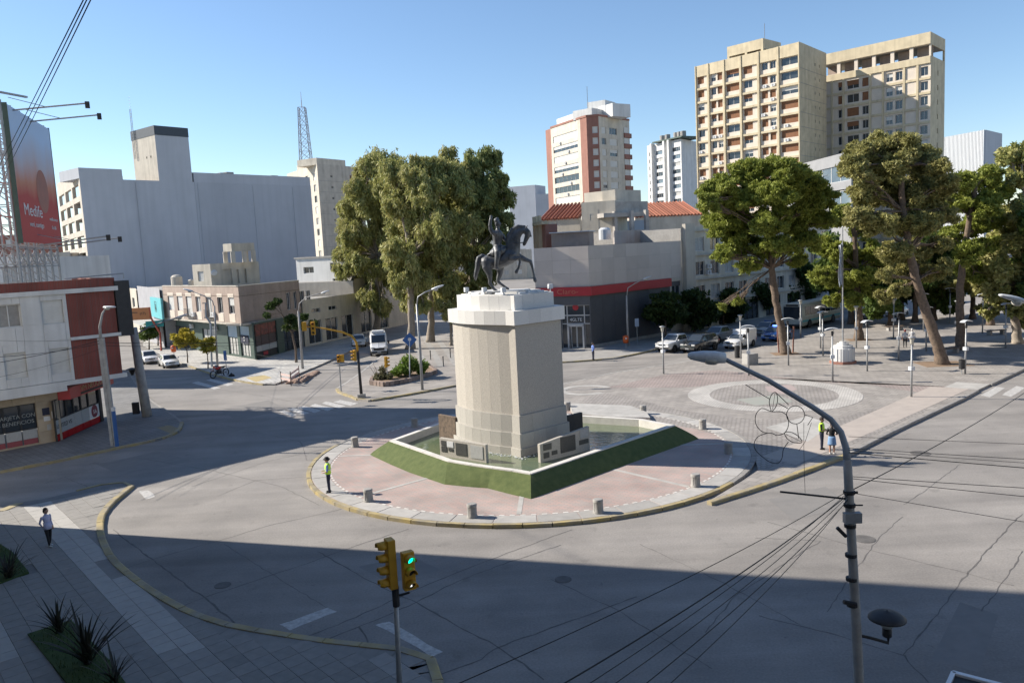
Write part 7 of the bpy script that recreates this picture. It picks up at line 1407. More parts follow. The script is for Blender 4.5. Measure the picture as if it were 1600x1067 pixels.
for k, px_, py_, ex in pls:
    t = proto[k] if k not in used else copy_tree(proto[k]); used.add(k); g = G(px_, py_, PZ); t.location = g; t.rotation_euler = (R.uniform(-.008, .008), R.uniform(-.008, .008), R.choice((-.3, .2, .5, 2.9)))
    t['group'] = 'plaza lamp posts'; t['label'] = ('slim grey plaza lamp post with a funnel lantern top' if k == 'f' else 'slim grey plaza lamp post with a curved white wing reflector')
    t['label'] = {(1037, 584): 'funnel-topped plaza lamp post standing alone before the white pickup', (1158, 560): 'funnel-topped plaza lamp post beside the dark bin and utility box', (1170, 587): 'wing-topped plaza lamp post in front of the concrete utility box', (1232, 571): 'wing-topped plaza lamp post right of the staked pine trunk', (1251, 527): 'funnel-topped plaza lamp post before the bus front', (1301, 597): 'wing-topped plaza lamp post just before the white flagpole base', (1355, 580): 'wing-topped plaza lamp post right of the white flagpole base', (1404, 563): 'wing-topped plaza lamp post beside the strolling couple'}.get((px_, py_), t['label'])
    if (px_, py_) == (1424, 620): t['label'] = 'funnel-topped plaza lamp post on the pink cobbles by the kerb strip'
    if (px_, py_) == (1508, 584):
        t['label'] = 'wing-topped plaza lamp post with a dark litter bin at its foot'; bn = thing('litter_bin', 'dark slim litter bin fixed beside a plaza lamp post', 'bin', g+V(-.28, 0, 0)); m_ = MB(); m_.tube([(0, 0, 0), (0, 0, .9)], .04, 6); m_.build('post', X['steel'], bn); m_ = MB(); m_.lathe([(.17, .4), (.2, .42), (.22, 1.15), (.2, 1.16), (.18, .5)], 14); m_.build('basket', X['dark'], bn)
# flagpole on its white stepped base
fg0 = G(1317, 567, PZ); fp_ = thing('flagpole', 'white flagpole with a limp flag on a stepped white octagonal base', 'flagpole', fg0)
m_ = MB(); m_.prism([(1.12*math.cos(math.pi/8+k*math.pi/4), 1.12*math.sin(math.pi/8+k*math.pi/4)) for k in range(8)], 0, .22); m_.build('brick_footing', X['terra'], fp_)
for i, (r_, z0, z1) in enumerate(((1.0, .22, 1.35), (.82, 1.35, 1.6), (.5, 1.6, 1.78), (.28, 1.78, 1.92))): m_ = MB(); m_.prism([(r_*math.cos(math.pi/8+k*math.pi/4), r_*math.sin(math.pi/8+k*math.pi/4)) for k in range(8)], z0, z1); m_.build('base_step', X['white'], fp_, bevel=.03)
for k in range(16):
    a = 2*math.pi*(k+.5)/16; m_ = MB(); m_.box(.93*math.cos(a), .93*math.sin(a), .8, .1, .14, 1.12, a); m_.build('base_rib', X['white'], fp_)
ft = at(1316, 356, fg0.y).z; m_ = MB(); m_.tube([(0, 0, 1.9), (0, 0, ft-PZ)], [.07, .045], 10); m_.build('pole', X['steel'], fp_); m_ = MB(); m_.lathe([(0, 0), (.08, .06), (0, .16)], 10, (0, 0, ft-PZ)); m_.build('finial', X['lampw'], fp_)
n_ = 14; v = []; zt_ = at(1313, 380, fg0.y).z-PZ
for i in range(n_+1):
    z = zt_-3.6*i/n_
    for j in range(7): a = j/6; v.append((-.05-.30*a*(1-.3*math.sin(i*.5)), .10*math.sin(a*9+i*.25), z-.25*a))
m_ = MB(); m_.add(v, [(i*7+j, i*7+j+1, (i+1)*7+j+1, (i+1)*7+j) for i in range(n_) for j in range(6)]); fl_o = m_.build('flag', mat('faded_blue_flag', (.28, .36, .46), (.5, .5, .52), 1.2, .9), fp_, smooth=True); s_ = fl_o.modifiers.new('s', 'SOLIDIFY'); s_.thickness = .01
# ---------------------------------------------------------------- traffic signals
def sig_head(parent, loc, rz, n=3, lenses=('glow_r', 'dark', 'dark'), visor=True, w_=.3, pitch=.32, tilt=0.):
    h = n*pitch; b = MB(); b.box(0, 0, h/2, w_, .2, h); hd = b.build('signal_head', X['yellow'], parent, bevel=.02); hd.location = Vector(loc)-wl(parent); hd.rotation_euler = (0, 0, rz)
    for i in range(n):
        z = h-pitch*(i+.5); b = MB(); b.lathe([(.105, -.108), (.1, -.118), (0, -.125)], 16, (0, 0, z), axis='y'); l_ = b.build('lens', X[lenses[i % len(lenses)]], hd)
        v = []; k = 12
        for yy_ in (-.1, -.34):
            for j in range(k+1): a = math.radians(-30+240*j/k); r_ = .125 if yy_ > -.2 else .12; v.append((r_*math.cos(a), yy_ if j not in (0, k) or yy_ > -.2 else -.24, z+r_*math.sin(a)))
        b = MB(); b.add(v, [(j, j+1, k+2+j, k+1+j) for j in range(k)]); vs = b.build('visor', X['yellow'], hd, smooth=True); s_ = vs.modifiers.new('s', 'SOLIDIFY'); s_.thickness = .012
    return hd
tb0 = G(627, 1130, PZ); yt = tb0.y
ts = thing('traffic_light', 'tall yellow four-lens traffic light with a pedestrian signal on one post', 'traffic light', tb0)
pt_ = at(618, 925, yt); m_ = MB(); m_.tube([tb0, pt_+V(0, 0, .1)], [.075, .06], 10); m_.build('post', X['steel'], ts, world=True, smooth=True); m_ = MB(); m_.lathe([(.09, -.35), (.09, .15)], 10, tuple(pt_)); m_.build('collar', X['dark'], ts, world=True)
hz = at(611, 918, yt); sig_head(ts, (pt_.x-.06, pt_.y, hz.z), math.radians(-62), 4, ('glow_r', 'glow_r', 'dark', 'dark'), pitch=.31)
b2 = at(640, 920, yt); m_ = MB(); m_.tube([pt_+V(0, 0, -.1), V(b2.x, b2.y-.05, pt_.z+.0)], .03, 6); m_.build('bracket', X['dark'], ts, world=True)
h2 = sig_head(ts, (b2.x, b2.y, b2.z), math.radians(28), 3, ('glow_g', 'dark', 'dark'), pitch=.32)
m_ = MB()
for dx, zz_ in ((.03, .86), (.03, .77), (.06, .81), (-.03, .74)): m_.box(dx, -.13, zz_, .015 if dx != -.03 else .05, .01, .07 if dx != -.03 else .012)
m_.build('led_digits', X['glow_g'], h2); m_ = MB(); m_.box(0, -.13, .16, .05, .01, .1); m_.box(.02, -.13, .22, .03, .01, .03); m_.build('walking_figure', X['glow_w'], h2)
# mast arm over the left street
mb_ = G(565, 621, PZ); ym = mb_.y; M2 = lambda x, y: at(x, y, ym); tm = thing('traffic_light', 'yellow mast-arm traffic light reaching left from the median tip', 'traffic light', mb_)
m_ = MB(); m_.tube([mb_, M2(561, 575), M2(559, 548)], [.13, .11, .1], 10); m_.build('post', X['dark'], tm, world=True, smooth=True); m_ = MB(); m_.tube([M2(559, 550), M2(557, 535), M2(550, 525), M2(535, 519), M2(510, 514), M2(493, 511)], [.1, .095, .09, .08, .065, .055], 8); m_.build('mast_arm', X['yellow'], tm, world=True, smooth=True)
m_ = MB(); m_.prism([mb_+V(-.3, -.3, 0), mb_+V(.35, -.3, 0), mb_+V(.3, .3, 0), mb_+V(-.3, .3, 0)], PZ, PZ+.3); m_.build('footing', X['conc'], tm, world=True, bevel=.05)
q = M2(490, 523); sig_head(tm, q, math.radians(10), 3, pitch=.36, w_=.36); q = M2(476, 517); sig_head(tm, q, math.radians(190), 2, pitch=.36, w_=.36); q = M2(555, 564); sig_head(tm, q, math.radians(-60), 3, pitch=.3); m_ = MB(); m_.tube([M2(493, 512), M2(474, 510)], .04, 6); m_.build('bracket', X['yellow'], tm, world=True)
for (bx, by, hx, hy, n_, rz, lb) in ((533, 611, 530, 566, 2, 5, 'low double pedestrian signal on a grey post at the median tip'), (607, 598, 604, 574, 3, 70, 'low yellow pedestrian signal on a post before the shrub planter')):
    g = G(bx, by, PZ); t = thing('pedestrian_signal', lb, 'traffic light', g); tp = at(hx, hy, g.y); m_ = MB(); m_.tube([g, tp], .055, 8); m_.build('post', X['steel'], t, world=True); sig_head(t, tp+V(-.02, 0, 0), math.radians(rz), n_, ('dark',), pitch=.33)
    if n_ == 2: sig_head(t, tp+V(.3, .0, 0), math.radians(rz+190), 2, ('dark',), pitch=.33)
# ---------------------------------------------------------------- signs, bins, barriers, benches
g = G(640, 590, PZ+.3); ds = thing('diamond_sign', 'blue diamond sign on a white post among the planter shrubs', 'sign', g); tp = at(640, 531, g.y); m_ = MB(); m_.tube([g, tp], .05, 6); m_.build('post', X['lampw'], ds, world=True); m_ = MB(); m_.box(0, 0, 0, .95, .04, .95); o = m_.build('board', X['blue'], ds); o.location = tp-g; o.rotation_euler = (0, math.pi/4, 0); m_ = MB(); m_.lathe([(.16, -.025), (.16, -.03), (0, -.032)], 12, axis='y'); o = m_.build('symbol', X['txt_w'], ds); o.location = tp-g+V(0, -.01, .05)
for (px_, py_, hh, lb) in ((981, 543, 1.35, 'orange litter bin on the lamp post before the charcoal wall'), (277, 556, 1.25, 'orange litter bin on the tiled pavement near the parked cars')):
    g = G(px_, py_, PZ); t = thing('litter_bin', lb, 'bin', g+V(-.25, -.35, 0)); m_ = MB(); m_.tube([(0, 0, 0), (0, 0, hh)], .04, 6); m_.build('post', X['steel'], t); m_ = MB(); m_.lathe([(.22, .55), (.3, .62), (.33, 1.2), (.3, 1.35), (.12, 1.42), (0, 1.43)], 14); m_.build('bin_body', X['orange'], t, smooth=True); m_ = MB(); m_.box(0, -.33, 1.1, .2, .02, .14); m_.build('label_plate', X['txt_w'], t)
for i, (x0, y0, x1, y1) in enumerate(((440, 600, 455, 603), (455, 600, 468, 590))):
    a, b = G(x0, y0, 0), G(x1, y1, 0); t = thing('barrier', ('red and white plank barrier across the trench, end facing the road', 'red and white plank barrier along the broken kerb')[i], 'barrier', a)
    for p in (a, b): m_ = MB(); m_.box(p.x, p.y, .6, .07, .07, 1.2); m_.build('leg', X['bark'], t, world=True)
    for z in (.55, .95): m_ = MB(); m_.beam(a+V(0, 0, z), b+V(0, 0, z), .03, .2); m_.build('plank', mat('faded_barrier_paint', (.62, .5, .47), (.6, .42, .38), 2.5, .7), t, world=True)
g = G(355, 588, PZ); t = thing('info_post', 'thin blue information totem on the tiled corner pavement', 'sign', g); m_ = MB(); m_.tube([g, g+V(0, 0, 2.2)], .04, 6); m_.build('post', X['bsteel'], t, world=True); m_ = MB(); m_.box(g.x-.02, g.y, 2.3, .3, .06, 1.0); m_.build('board', X['blue'], t, world=True)
g = G(1172, 569, PZ); t = thing('utility_box', 'square concrete utility box with a white plate beside the plaza lamp', 'box', g); m_ = MB(); m_.box(0, 0, .5, 1.15, .9, 1.0, .3); m_.build('box_body', X['conc'], t, bevel=.03); m_ = MB(); m_.box(-.1, -.48, .45, .4, .04, .6, .3); m_.build('plate', X['lampw'], t)
g = G(1152, 559, PZ); t = thing('litter_bin', 'dark cylindrical litter bin beside the concrete utility box', 'bin', g); m_ = MB(); m_.lathe([(.22, 0), (.25, .05), (.25, 1.2), (.22, 1.22)], 14); m_.build('basket', X['dark'], t); m_ = MB(); m_.lathe([(.28, 1.2), (.28, 1.26), (.1, 1.3)], 14); m_.build('rim', X['steel'], t)
for x, lean in ((1217, -.12), (1239, .1)): g = G(x, 551, PZ); t = thing('tree_stake', ('brown wooden stake left of the bright green pine trunk' if x < 1220 else 'brown wooden stake right of the bright green pine trunk'), 'stake', g); m_ = MB(); m_.beam(g, g+V(lean, 0, 2.6), .12, .1); m_.build('stake', X['terra'], t, world=True); m_ = MB(); m_.beam(g+V(lean*.8, 0, 2.1), g+V(lean*.8-lean*3, .0, 2.1), .03, .06); m_.build('tie', X['bark'], t, world=True)
def bench(px_, py_, rz, lb):
    g = G(px_, py_, PZ); t = thing('plaza_bench', lb, 'bench', g, rz)
    for k in range(4): m_ = MB(); m_.box(0, -.24+.16*k, .47, 2.2, .13, .05); m_.build('slat', X['bark'], t)
    for x in (-.8, .8): m_ = MB(); m_.box(x, 0, .22, .25, .5, .44); m_.build('leg', X['conc'], t, bevel=.02)
bench(1398, 516, .15, 'slatted bench between the plaza lamps, near the strolling couple'); bench(1556, 523, .2, 'slatted bench in the shade by the forked tree'); bench(1484, 552, .4, 'slatted bench in shade behind the leaning pine trunk')
for i, (x, y) in enumerate(((673, 562), (693, 572), (704, 559))): g = G(x, y, PZ); t = thing('iron_bollard', 'thin dark iron bollard on the promenade', 'bollard', g, group='iron bollards on the promenade'); m_ = MB(); m_.lathe([(.07, 0), (.05, .05), (.05, .9), (.08, .93), (.06, 1.0), (0, 1.02)], 10); m_.build('shaft', X['dark'], t)
sgn = thing('road_sign', 'small blue and white road sign on the charcoal shop pavement', 'sign', G(996, 538, PZ)); m_ = MB(); m_.tube([(0, 0, 0), (0, 0, 2.6)], .04, 6); m_.build('post', X['steel'], sgn); m_ = MB(); m_.box(0, -.05, 2.5, .5, .03, .9, .4); m_.build('board', mat('pale_blue_sign', (.35, .45, .6), None, 3, .5), sgn)
# ---------------------------------------------------------------- vehicles
def loft_yz(mb, st, m=0):                       # st: list of (x, [(y, z) half section from sill to crown])
    n = len(st[0][1]); v = []
    for x, s in st: v += [(x, y, z) for y, z in s]+[(x, -y, z) for y, z in s[::-1]]
    k = 2*n; f = [(i*k+j, (i+1)*k+j, (i+1)*k+(j+1) % k, i*k+(j+1) % k) for i in range(len(st)-1) for j in range(k)]; f += [tuple(range(k)), tuple(range((len(st)-1)*k+k-1, (len(st)-1)*k-1, -1))]
    mb.add(v, f, m)
_tyre = {}
def wheel(parent, x, y, r, w_=.2):
    key = (round(r, 2), w_)
    if key not in _tyre:
        b = MB(); b.lathe([(r*.62, -w_/2), (r*.93, -w_/2), (r, -w_*.32), (r, w_*.32), (r*.93, w_/2), (r*.62, w_/2)], 20, axis='y'); c = MB(); c.lathe([(r*.64, -w_*.36), (r*.64, w_*.36)], 16, axis='y')
        sp = MB()
        for s in (-1, 1):
            sp.lathe([(r*.16, s*w_*.38), (0, s*w_*.42)], 10, axis='y')
            for k in range(5): a = 2*math.pi*k/5; sp.beam((0, s*w_*.36, 0), (r*.6*math.cos(a), s*w_*.36, r*.6*math.sin(a)), .03, r*.18)
        d = MB(); d.lathe([(r*.6, -w_*.2), (r*.6, w_*.2)], 16, axis='y')
        _tyre[key] = (mesh_from('tyre', b.v, b.f, [X['black']], smooth=True), mesh_from('rim', sp.v+[], sp.f, [X['rim']]), mesh_from('brake_disc', d.v, d.f, [X['dark']]))
    ty, ri, di = _tyre[key]; o = bpy.data.objects.new('wheel', di); link(o, parent); o.location = (x, y, r); inst('tyre', ty, o); inst('rim', ri, o)
def car(label, loc, heading, kind, paint, cat, name='car', plate=True, group=None):
    K = {'sedan': dict(L=4.3, W=1.7, zb=.22, prof=[(-2.15, .62), (-2.1, .92), (-1.55, 1.0), (.85, .97), (1.75, .84), (2.1, .72), (2.15, .5)], gh=[(-1.5, -.95, .55, 1.15)], zr=1.43, belt=.98, wh=.31, ax=(-1.28, 1.32)),
         'hatch': dict(L=4.1, W=1.75, zb=.22, prof=[(-2.05, .6), (-2.02, 1.0), (-1.7, 1.05), (.8, 1.0), (1.65, .88), (2.0, .74), (2.05, .5)], gh=[(-1.95, -1.45, .45, 1.15)], zr=1.5, belt=1.02, wh=.32, ax=(-1.25, 1.3)),
         'suv': dict(L=4.75, W=1.9, zb=.32, prof=[(-2.35, .75), (-2.32, 1.18), (-2.0, 1.22), (.9, 1.17), (1.95, 1.07), (2.32, .95), (2.37, .6)], gh=[(-2.25, -1.85, .4, 1.2)], zr=1.82, belt=1.2, wh=.38, ax=(-1.42, 1.45)),
         'pickup': dict(L=5.3, W=1.85, zb=.38, prof=[(-2.62, .85), (-2.6, 1.2), (-.9, 1.22), (1.05, 1.18), (2.2, 1.1), (2.58, .98), (2.65, .62)], gh=[(-1.0, -.72, .55, 1.25)], zr=1.8, belt=1.2, wh=.39, ax=(-1.6, 1.6))}
    K['boxvan'] = dict(K['hatch'], L=4.2); k = K[kind]; L, W = k['L'], k['W']; t = thing(name, label, cat, loc, heading, group); P = X[paint]; hw = W/2
    b = MB(); st = []
    for x, z in k['prof']:
        nose = abs(x)/(L/2); q = hw*(1-.13*max(0, nose-.8)/.2); bz = k['zb']+(.14 if nose > .93 else 0); st.append((x, [(q*.84, bz), (q*.97, bz+.1), (q, (bz+z)/2+.04), (q*.975, z-.07), (q*.88, z-.005), (0, z+.025)]))
    loft_yz(b, st); b.build('body', P, t, auto=42, bevel=.03)
    r0, r1, f1_, f0 = k['gh'][0]; zb_, zr = k['belt']-.03, k['zr']; wb, wr = hw*.93, hw*.76
    c = lambda x, y, z: V(x, y, z); base = [(r0, zb_), (f0, zb_)]; top = [(r1, zr), (f1_, zr)]; g = MB()
    vv = [c(r0, wb, zb_), c(f0, wb*.97, zb_), c(f1_, wr, zr-.05), c(r1, wr, zr-.06)]; vv2 = [V(p.x, -p.y, p.z) for p in vv]; tp = [c(f1_-.1, wr*.85, zr), c(r1+.1, wr*.85, zr-.01)]; tp2 = [V(p.x, -p.y, p.z) for p in tp]
    A = vv+vv2+tp+tp2; g.add(A, ((0, 1, 2, 3), (7, 6, 5, 4), (1, 5, 6, 2), (0, 3, 7, 4), (2, 8, 9, 3), (6, 7, 11, 10), (8, 10, 11, 9), (2, 6, 10, 8), (3, 9, 11, 7))); g.build('cabin', P, t, auto=30, bevel=.02)
    def pane(q, a0, a1, h0, h1, nm='window', m='glass', off=.008):
        p = lambda s, h: (q[0].lerp(q[1], s)).lerp(q[3].lerp(q[2], s), h); v = [p(a0, h0), p(a1, h0), p(a1, h1), p(a0, h1)]; n = (v[1]-v[0]).cross(v[3]-v[0]).normalized(); cc = sum(v, V(0, 0, 0))/4
        if n.dot(cc-V((r0+f0)/2, 0, 1.1)) < 0: n = -n
        w2 = MB(); w2.add([x+n*off for x in v], [(0, 1, 2, 3)]); o = w2.build(nm, X[m], t); s_ = o.modifiers.new('s', 'SOLIDIFY'); s_.thickness = .012; s_.offset = -1
    nS = 3 if kind in ('suv',) else 2
    for sd in (vv, vv2):
        for i in range(nS): pane(sd, .06+.88*i/nS+.012, .06+.88*(i+1)/nS-.012, .08, .9)
    pane([vv[1], vv2[1], vv2[2], vv[2]], .05, .95, .06, .94, 'windshield'); pane([vv[0], vv2[0], vv2[3], vv[3]], .08, .92, .1, .9, 'rear_window')
    for sx in k['ax']:
        for sy in (-1, 1):
            a = MB(); a.lathe([(k['wh']*1.16, 0), (k['wh']*1.16, .012), (0, .012)], 20, axis='y'); o = a.build('wheel_arch', X['black'], t); o.location = (sx, sy*(hw+.004) if sy > 0 else -hw-.016, k['wh']+.02); wheel(t, sx, sy*(hw-.06), k['wh'])
    zf = k['prof'][-2][1]
    for s in (-1, 1):
        h = MB(); h.box(L/2-.1, s*hw*.7, zf-.04, .16, hw*.42, .16); h.build('headlight', X['hlamp'], t, bevel=.03); h = MB(); h.box(-L/2+.05, s*hw*.74, zf+.02, .12, hw*.3, .24); h.build('tail_light', X['tlamp'], t, bevel=.02)
        h = MB(); h.box(f0-.25, s*(hw+.09), zb_+.08, .1, .18, .13); h.build('mirror', P if kind != 'suv' else X['dark'], t, bevel=.02)
        h = MB(); h.box(-.1, s*(hw+.002), zb_-.14, .18, .02, .03); h.build('door_handle', X['dark'], t)
    h = MB(); h.box(L/2-.02, 0, zf-.08, .08, hw*.85, .13); h.build('grille', X['dark'], t); h = MB(); h.box(L/2+.0, 0, k['zb']+.2, .12, hw*1.78, .16); h.build('bumper', X['dark'] if kind in ('pickup', 'suv') else P, t, bevel=.03)
    if plate: h = MB(); h.box(L/2+.07, 0, k['zb']+.22, .02, .42, .13); h.build('number_plate', X['plate'], t)
    if kind == 'pickup':
        h = MB(); h.box(-1.72, 0, 1.245, 1.62, W-.34, .02); h.build('bed_floor', X['dark'], t)
        for s in (-1, 1): h = MB(); h.box(-1.72, s*(hw-.1), 1.27, 1.75, .14, .1); h.build('bed_rail', P, t, bevel=.02)
        h = MB(); h.box(-2.56, 0, 1.27, .1, W-.2, .1); h.build('tailgate_rail', P, t)
    if kind == 'boxvan': h = MB(); h.box(-1.0, 0, 1.38, 2.15, W-.06, 1.05); h.build('cargo_box', P, t, bevel=.08)
    return t
dv = V(.72, .69, 0); hv = math.atan2(-dv.y, -dv.x)
def place(px_, L, d): g = G(*px_); return g+d*(L/2)
car('white double-cab pickup first in the stopped queue', place((1034, 552), 5.3, dv), hv, 'pickup', 'car_white', 'pickup', 'pickup_truck')
car('dark sport utility vehicle stopped beside the white pickup', place((1074, 553), 4.75, dv), hv, 'suv', 'car_dark', 'car', 'suv')
car('silver grey pickup behind the white one', place((1104, 538), 5.3, dv), hv, 'pickup', 'car_silver', 'pickup', 'pickup_truck')
car('white compact delivery van with a tall cargo box', place((1140, 546), 4.2, dv), hv, 'boxvan', 'car_white', 'van', 'delivery_van')
for i, (p, lb) in enumerate((((1199, 534), 'blue and white police car with a lit blue beacon under the pine'), ((1186, 525), 'paler police car behind the one with the lit beacon'))):
    t = car(lb, place(p, 4.1, dv), hv, 'hatch', 'car_blue' if i == 0 else 'car_silver', 'police car', 'police_car'); m_ = MB(); m_.box(-.3, 0, 1.56, .25, 1.1, .1); m_.build('light_bar', X['beacon'] if i == 0 else X['blue'], t, bevel=.02)
    for s in (-1, 1): m_ = MB(); m_.box(-.2, s*.885, .72, 2.0, .02, .3); m_.build('white_door_band', X['txt_w'], t)
car('pale saloon car far back on the shaded street', place((1352, 501), 4.3, dv), hv, 'sedan', 'car_silver', 'car'); car('white saloon car in the far plaza street', place((1392, 497), 4.3, dv), hv, 'sedan', 'car_white', 'car')
dl = V(-.56, .83, 0); hl = math.atan2(-dl.y, -dl.x)
car('white saloon parked by the orange bin, front of the two', place((270, 575), 4.3, dl), hl, 'sedan', 'car_white', 'car'); car('white hatchback parked behind the white saloon', place((238, 569), 4.1, dl), hl, 'hatch', 'car_white', 'car')
dn = V(-.17, .985, 0); hn = math.atan2(-dn.y, -dn.x); car('white car following the van on the left street', place((561, 543), 4.1, dn), hn, 'hatch', 'car_white', 'car')
# large panel van
def van(label, loc, heading):
    t = thing('panel_van', label, 'van', loc, heading); P = X['car_white']; hw = 1.0; b = MB(); st = []
    for x, z in ((-2.9, 2.45), (-2.85, 2.52), (.9, 2.52), (1.25, 2.38), (1.95, 1.42), (2.65, 1.15), (2.9, 1.0), (2.95, .7)): q = hw*(.9 if x > 2.6 else 1); st.append((x, [(q*.92, .32), (q, .45), (q, min(1.2, z-.25)), (q*.97, z-.2), (q*.86, z-.02), (0, z+.02)]))
    loft_yz(b, st); b.build('body', P, t, auto=40, bevel=.03)
    w_ = MB(); w_.add([(1.93, -.82, 1.5), (1.93, .82, 1.5), (1.31, .76, 2.33), (1.31, -.76, 2.33)], [(0, 1, 2, 3)]); o = w_.build('windshield', X['glass'], t); o.location = (.03, 0, .025)
    for s in (-1, 1):
        w_ = MB(); w_.add([(.75, s*1.012, 1.35), (1.75, s*1.005, 1.35), (1.25, s*.99, 2.1), (.75, s*.995, 2.1)], [(0, 1, 2, 3)]); w_.build('window', X['glass'], t); h = MB(); h.box(2.86, s*.72, 1.02, .2, .36, .22); h.build('headlight', X['hlamp'], t, bevel=.03); h = MB(); h.box(1.65, s*1.16, 1.5, .12, .22, .36); h.build('mirror', X['dark'], t, bevel=.02)
        h = MB(); h.box(-1.2, s*1.008, 1.45, 3.0, .015, 1.1); h.build('side_graphic', mat('orange_van_graphic', (.5, .14, .05), (.6, .6, .6), .7, .5), t)
        for x in (-1.75, 1.95): a = MB(); a.lathe([(.44, 0), (.44, .012), (0, .012)], 20, axis='y'); o = a.build('wheel_arch', X['black'], t); o.location = (x, s*1.004 if s > 0 else -1.016, .4); wheel(t, x, s*.93, .37)
    h = MB(); h.box(2.95, 0, .86, .08, 1.25, .3); h.build('grille', X['dark'], t, bevel=.02); h = MB(); h.box(2.95, 0, .5, .16, 1.85, .24); h.build('bumper', X['dark'], t, bevel=.03); h = MB(); h.box(3.05, 0, .52, .02, .45, .14); h.build('number_plate', X['plate'], t); h = MB(); h.box(.45, 0, 2.68, 1.3, 1.4, .3); h.build('roof_unit', X['lampw'], t, bevel=.06)
van('large white high-roof van driving toward the junction', place((593, 557), 5.9, dn), hn)
# city bus
bl0 = place((1238, 514), 11, dv); t = thing('city_bus', 'cream city bus with dark windscreen behind the pine trunk', 'bus', bl0, hv); P = mat('cream_bus_paint', (.58, .58, .5), None, 2, .35)
b = MB(); loft_yz(b, [(x, [(1.15, .35), (1.25, .5), (1.25, 1.5), (1.22, 2.9), (1.1, 3.1), (0, 3.14)]) for x in (-5.5, -5.45, 5.3, 5.5)]); b.build('body', P, t, auto=40, bevel=.06)
for s in (-1, 1):
    for k in range(7): h = MB(); h.box(-4.6+1.42*k, s*1.235, 2.15, 1.3, .05, 1.05); h.build('window', X['glass'], t)
    h = MB(); h.box(0, s*1.256, .95, 10.6, .015, .25); h.build('stripe', X['teal'], t)
    for x in (-3.2, 3.4): a = MB(); a.lathe([(.58, 0), (.58, .012), (0, .012)], 20, axis='y'); o = a.build('wheel_arch', X['black'], t); o.location = (x, s*1.256 if s > 0 else -1.268, .5); wheel(t, x, s*1.15, .48, .28)
    h = MB(); h.box(5.5, s*.9, .8, .08, .35, .2); h.build('headlight', X['hlamp'], t)
h = MB(); h.box(5.49, 0, 2.0, .05, 2.25, 1.5); h.build('windshield', X['glass'], t); h = MB(); h.box(5.5, 0, 2.92, .06, 1.6, .22); h.build('route_display', X['dark'], t); h = MB(); h.box(5.5, 0, .45, .12, 2.4, .25); h.build('bumper', X['dark'], t)
# near pickup whose bed corner enters the picture
pk = G(1483, 1050, 1.25); dp = V(.78, -.63, 0); t = car('white pickup parked below the viewpoint, its load bed corner in view', V(pk.x, pk.y, 0)+dp*2.65+V(dp.y, -dp.x, 0)*.85, math.atan2(dp.y, dp.x), 'pickup', 'car_white', 'pickup', 'pickup_truck')
# motorcycle
ma_, mb2 = G(331, 592), G(356, 587); dd = (ma_-mb2).normalized(); mc = thing('motorcycle', 'red and black trail motorcycle parked on its stand at the kerb', 'motorcycle', (ma_+mb2)/2, math.atan2(dd.y, dd.x)); hL = (ma_-mb2).length/2
sM = hL/.7
for x in (-.7, .7):
    b = MB(); n = 24
    for rr_, tt_ in ((.31, .05),):
        v = []
        for i in range(n):
            a = 2*math.pi*i/n
            for j in range(8): q = 2*math.pi*j/8; v.append((x+(rr_+tt_*math.cos(q))*math.cos(a), tt_*math.sin(q), .36+(rr_+tt_*math.cos(q))*math.sin(a)))
        b.add(v, [(i*8+j, ((i+1) % n)*8+j, ((i+1) % n)*8+(j+1) % 8, i*8+(j+1) % 8) for i in range(n) for j in range(8)])
    wh = b.build('wheel', X['black'], mc, smooth=True); b = MB(); b.lathe([(.06, -.05), (.06, .05)], 10, (x, 0, .36), axis='y')
    for k in range(8): a = 2*math.pi*k/8; b.tube([(x, 0, .36), (x+.3*math.cos(a), 0, .36+.3*math.sin(a))], .006, 4)
    b.build('spokes', X['rim'], wh)
for nm, f_, m in (('frame', lambda b: (b.tube([(.45, 0, .95), (.1, 0, .7), (-.25, 0, .75), (-.75, 0, .9)], .03), b.tube([(.42, 0, .85), (.15, 0, .35), (-.25, 0, .35), (-.7, .08, .36)], .028)), 'dark'), ('fork', lambda b: (b.tube([(.7, .07, .36), (.42, .07, 1.05)], .025), b.tube([(.7, -.07, .36), (.42, -.07, 1.05)], .025)), 'rim'), ('engine', lambda b: b.box(.05, 0, .5, .4, .26, .34), 'dark'), ('fuel_tank', lambda b: b.lathe([(.04, .45), (.14, .38), (.17, .15), (.12, -.1), (.05, -.15)], 12, (0, 0, .88), axis='x'), 'bike_red'), ('seat', lambda b: b.box(-.38, 0, .9, .65, .22, .1), 'black'), ('front_mudguard', lambda b: b.box(.68, 0, .77, .5, .12, .03), 'bike_red'), ('rear_mudguard', lambda b: b.box(-.85, 0, .86, .4, .14, .04), 'lampw'), ('handlebar', lambda b: b.tube([(.36, .4, 1.12), (.42, .2, 1.08), (.42, -.2, 1.08), (.36, -.4, 1.12)], .018), 'dark'), ('headlight', lambda b: b.box(.52, 0, .98, .1, .18, .22), 'bike_red'), ('exhaust', lambda b: b.tube([(.1, -.15, .35), (-.3, -.16, .45), (-.75, -.18, .62)], .045), 'rim'), ('side_stand', lambda b: b.tube([(-.05, .1, .35), (-.12, .32, .01)], .018), 'dark')):
    b = MB(); f_(b); b.build(nm, X[m], mc, bevel=.01 if nm in ('engine', 'seat', 'headlight') else 0)
mc.scale = (min(sM, 1.15),)*3
hm_ = thing('helmet', 'blue grey helmet hung on the motorcycle handlebar', 'helmet', (ma_+mb2)/2+dd*.35+V(0, 0, 1.18)); b = MB(); b.lathe([(.1, -.12), (.15, -.08), (.17, .03), (.13, .13), (.05, .17), (0, .175)], 14); b.build('shell', X['bsteel'], hm_, smooth=True); b = MB(); b.lathe([(.172, -.02), (.176, .04), (.165, .08)], 14); b.build('visor_band', X['dark'], hm_)
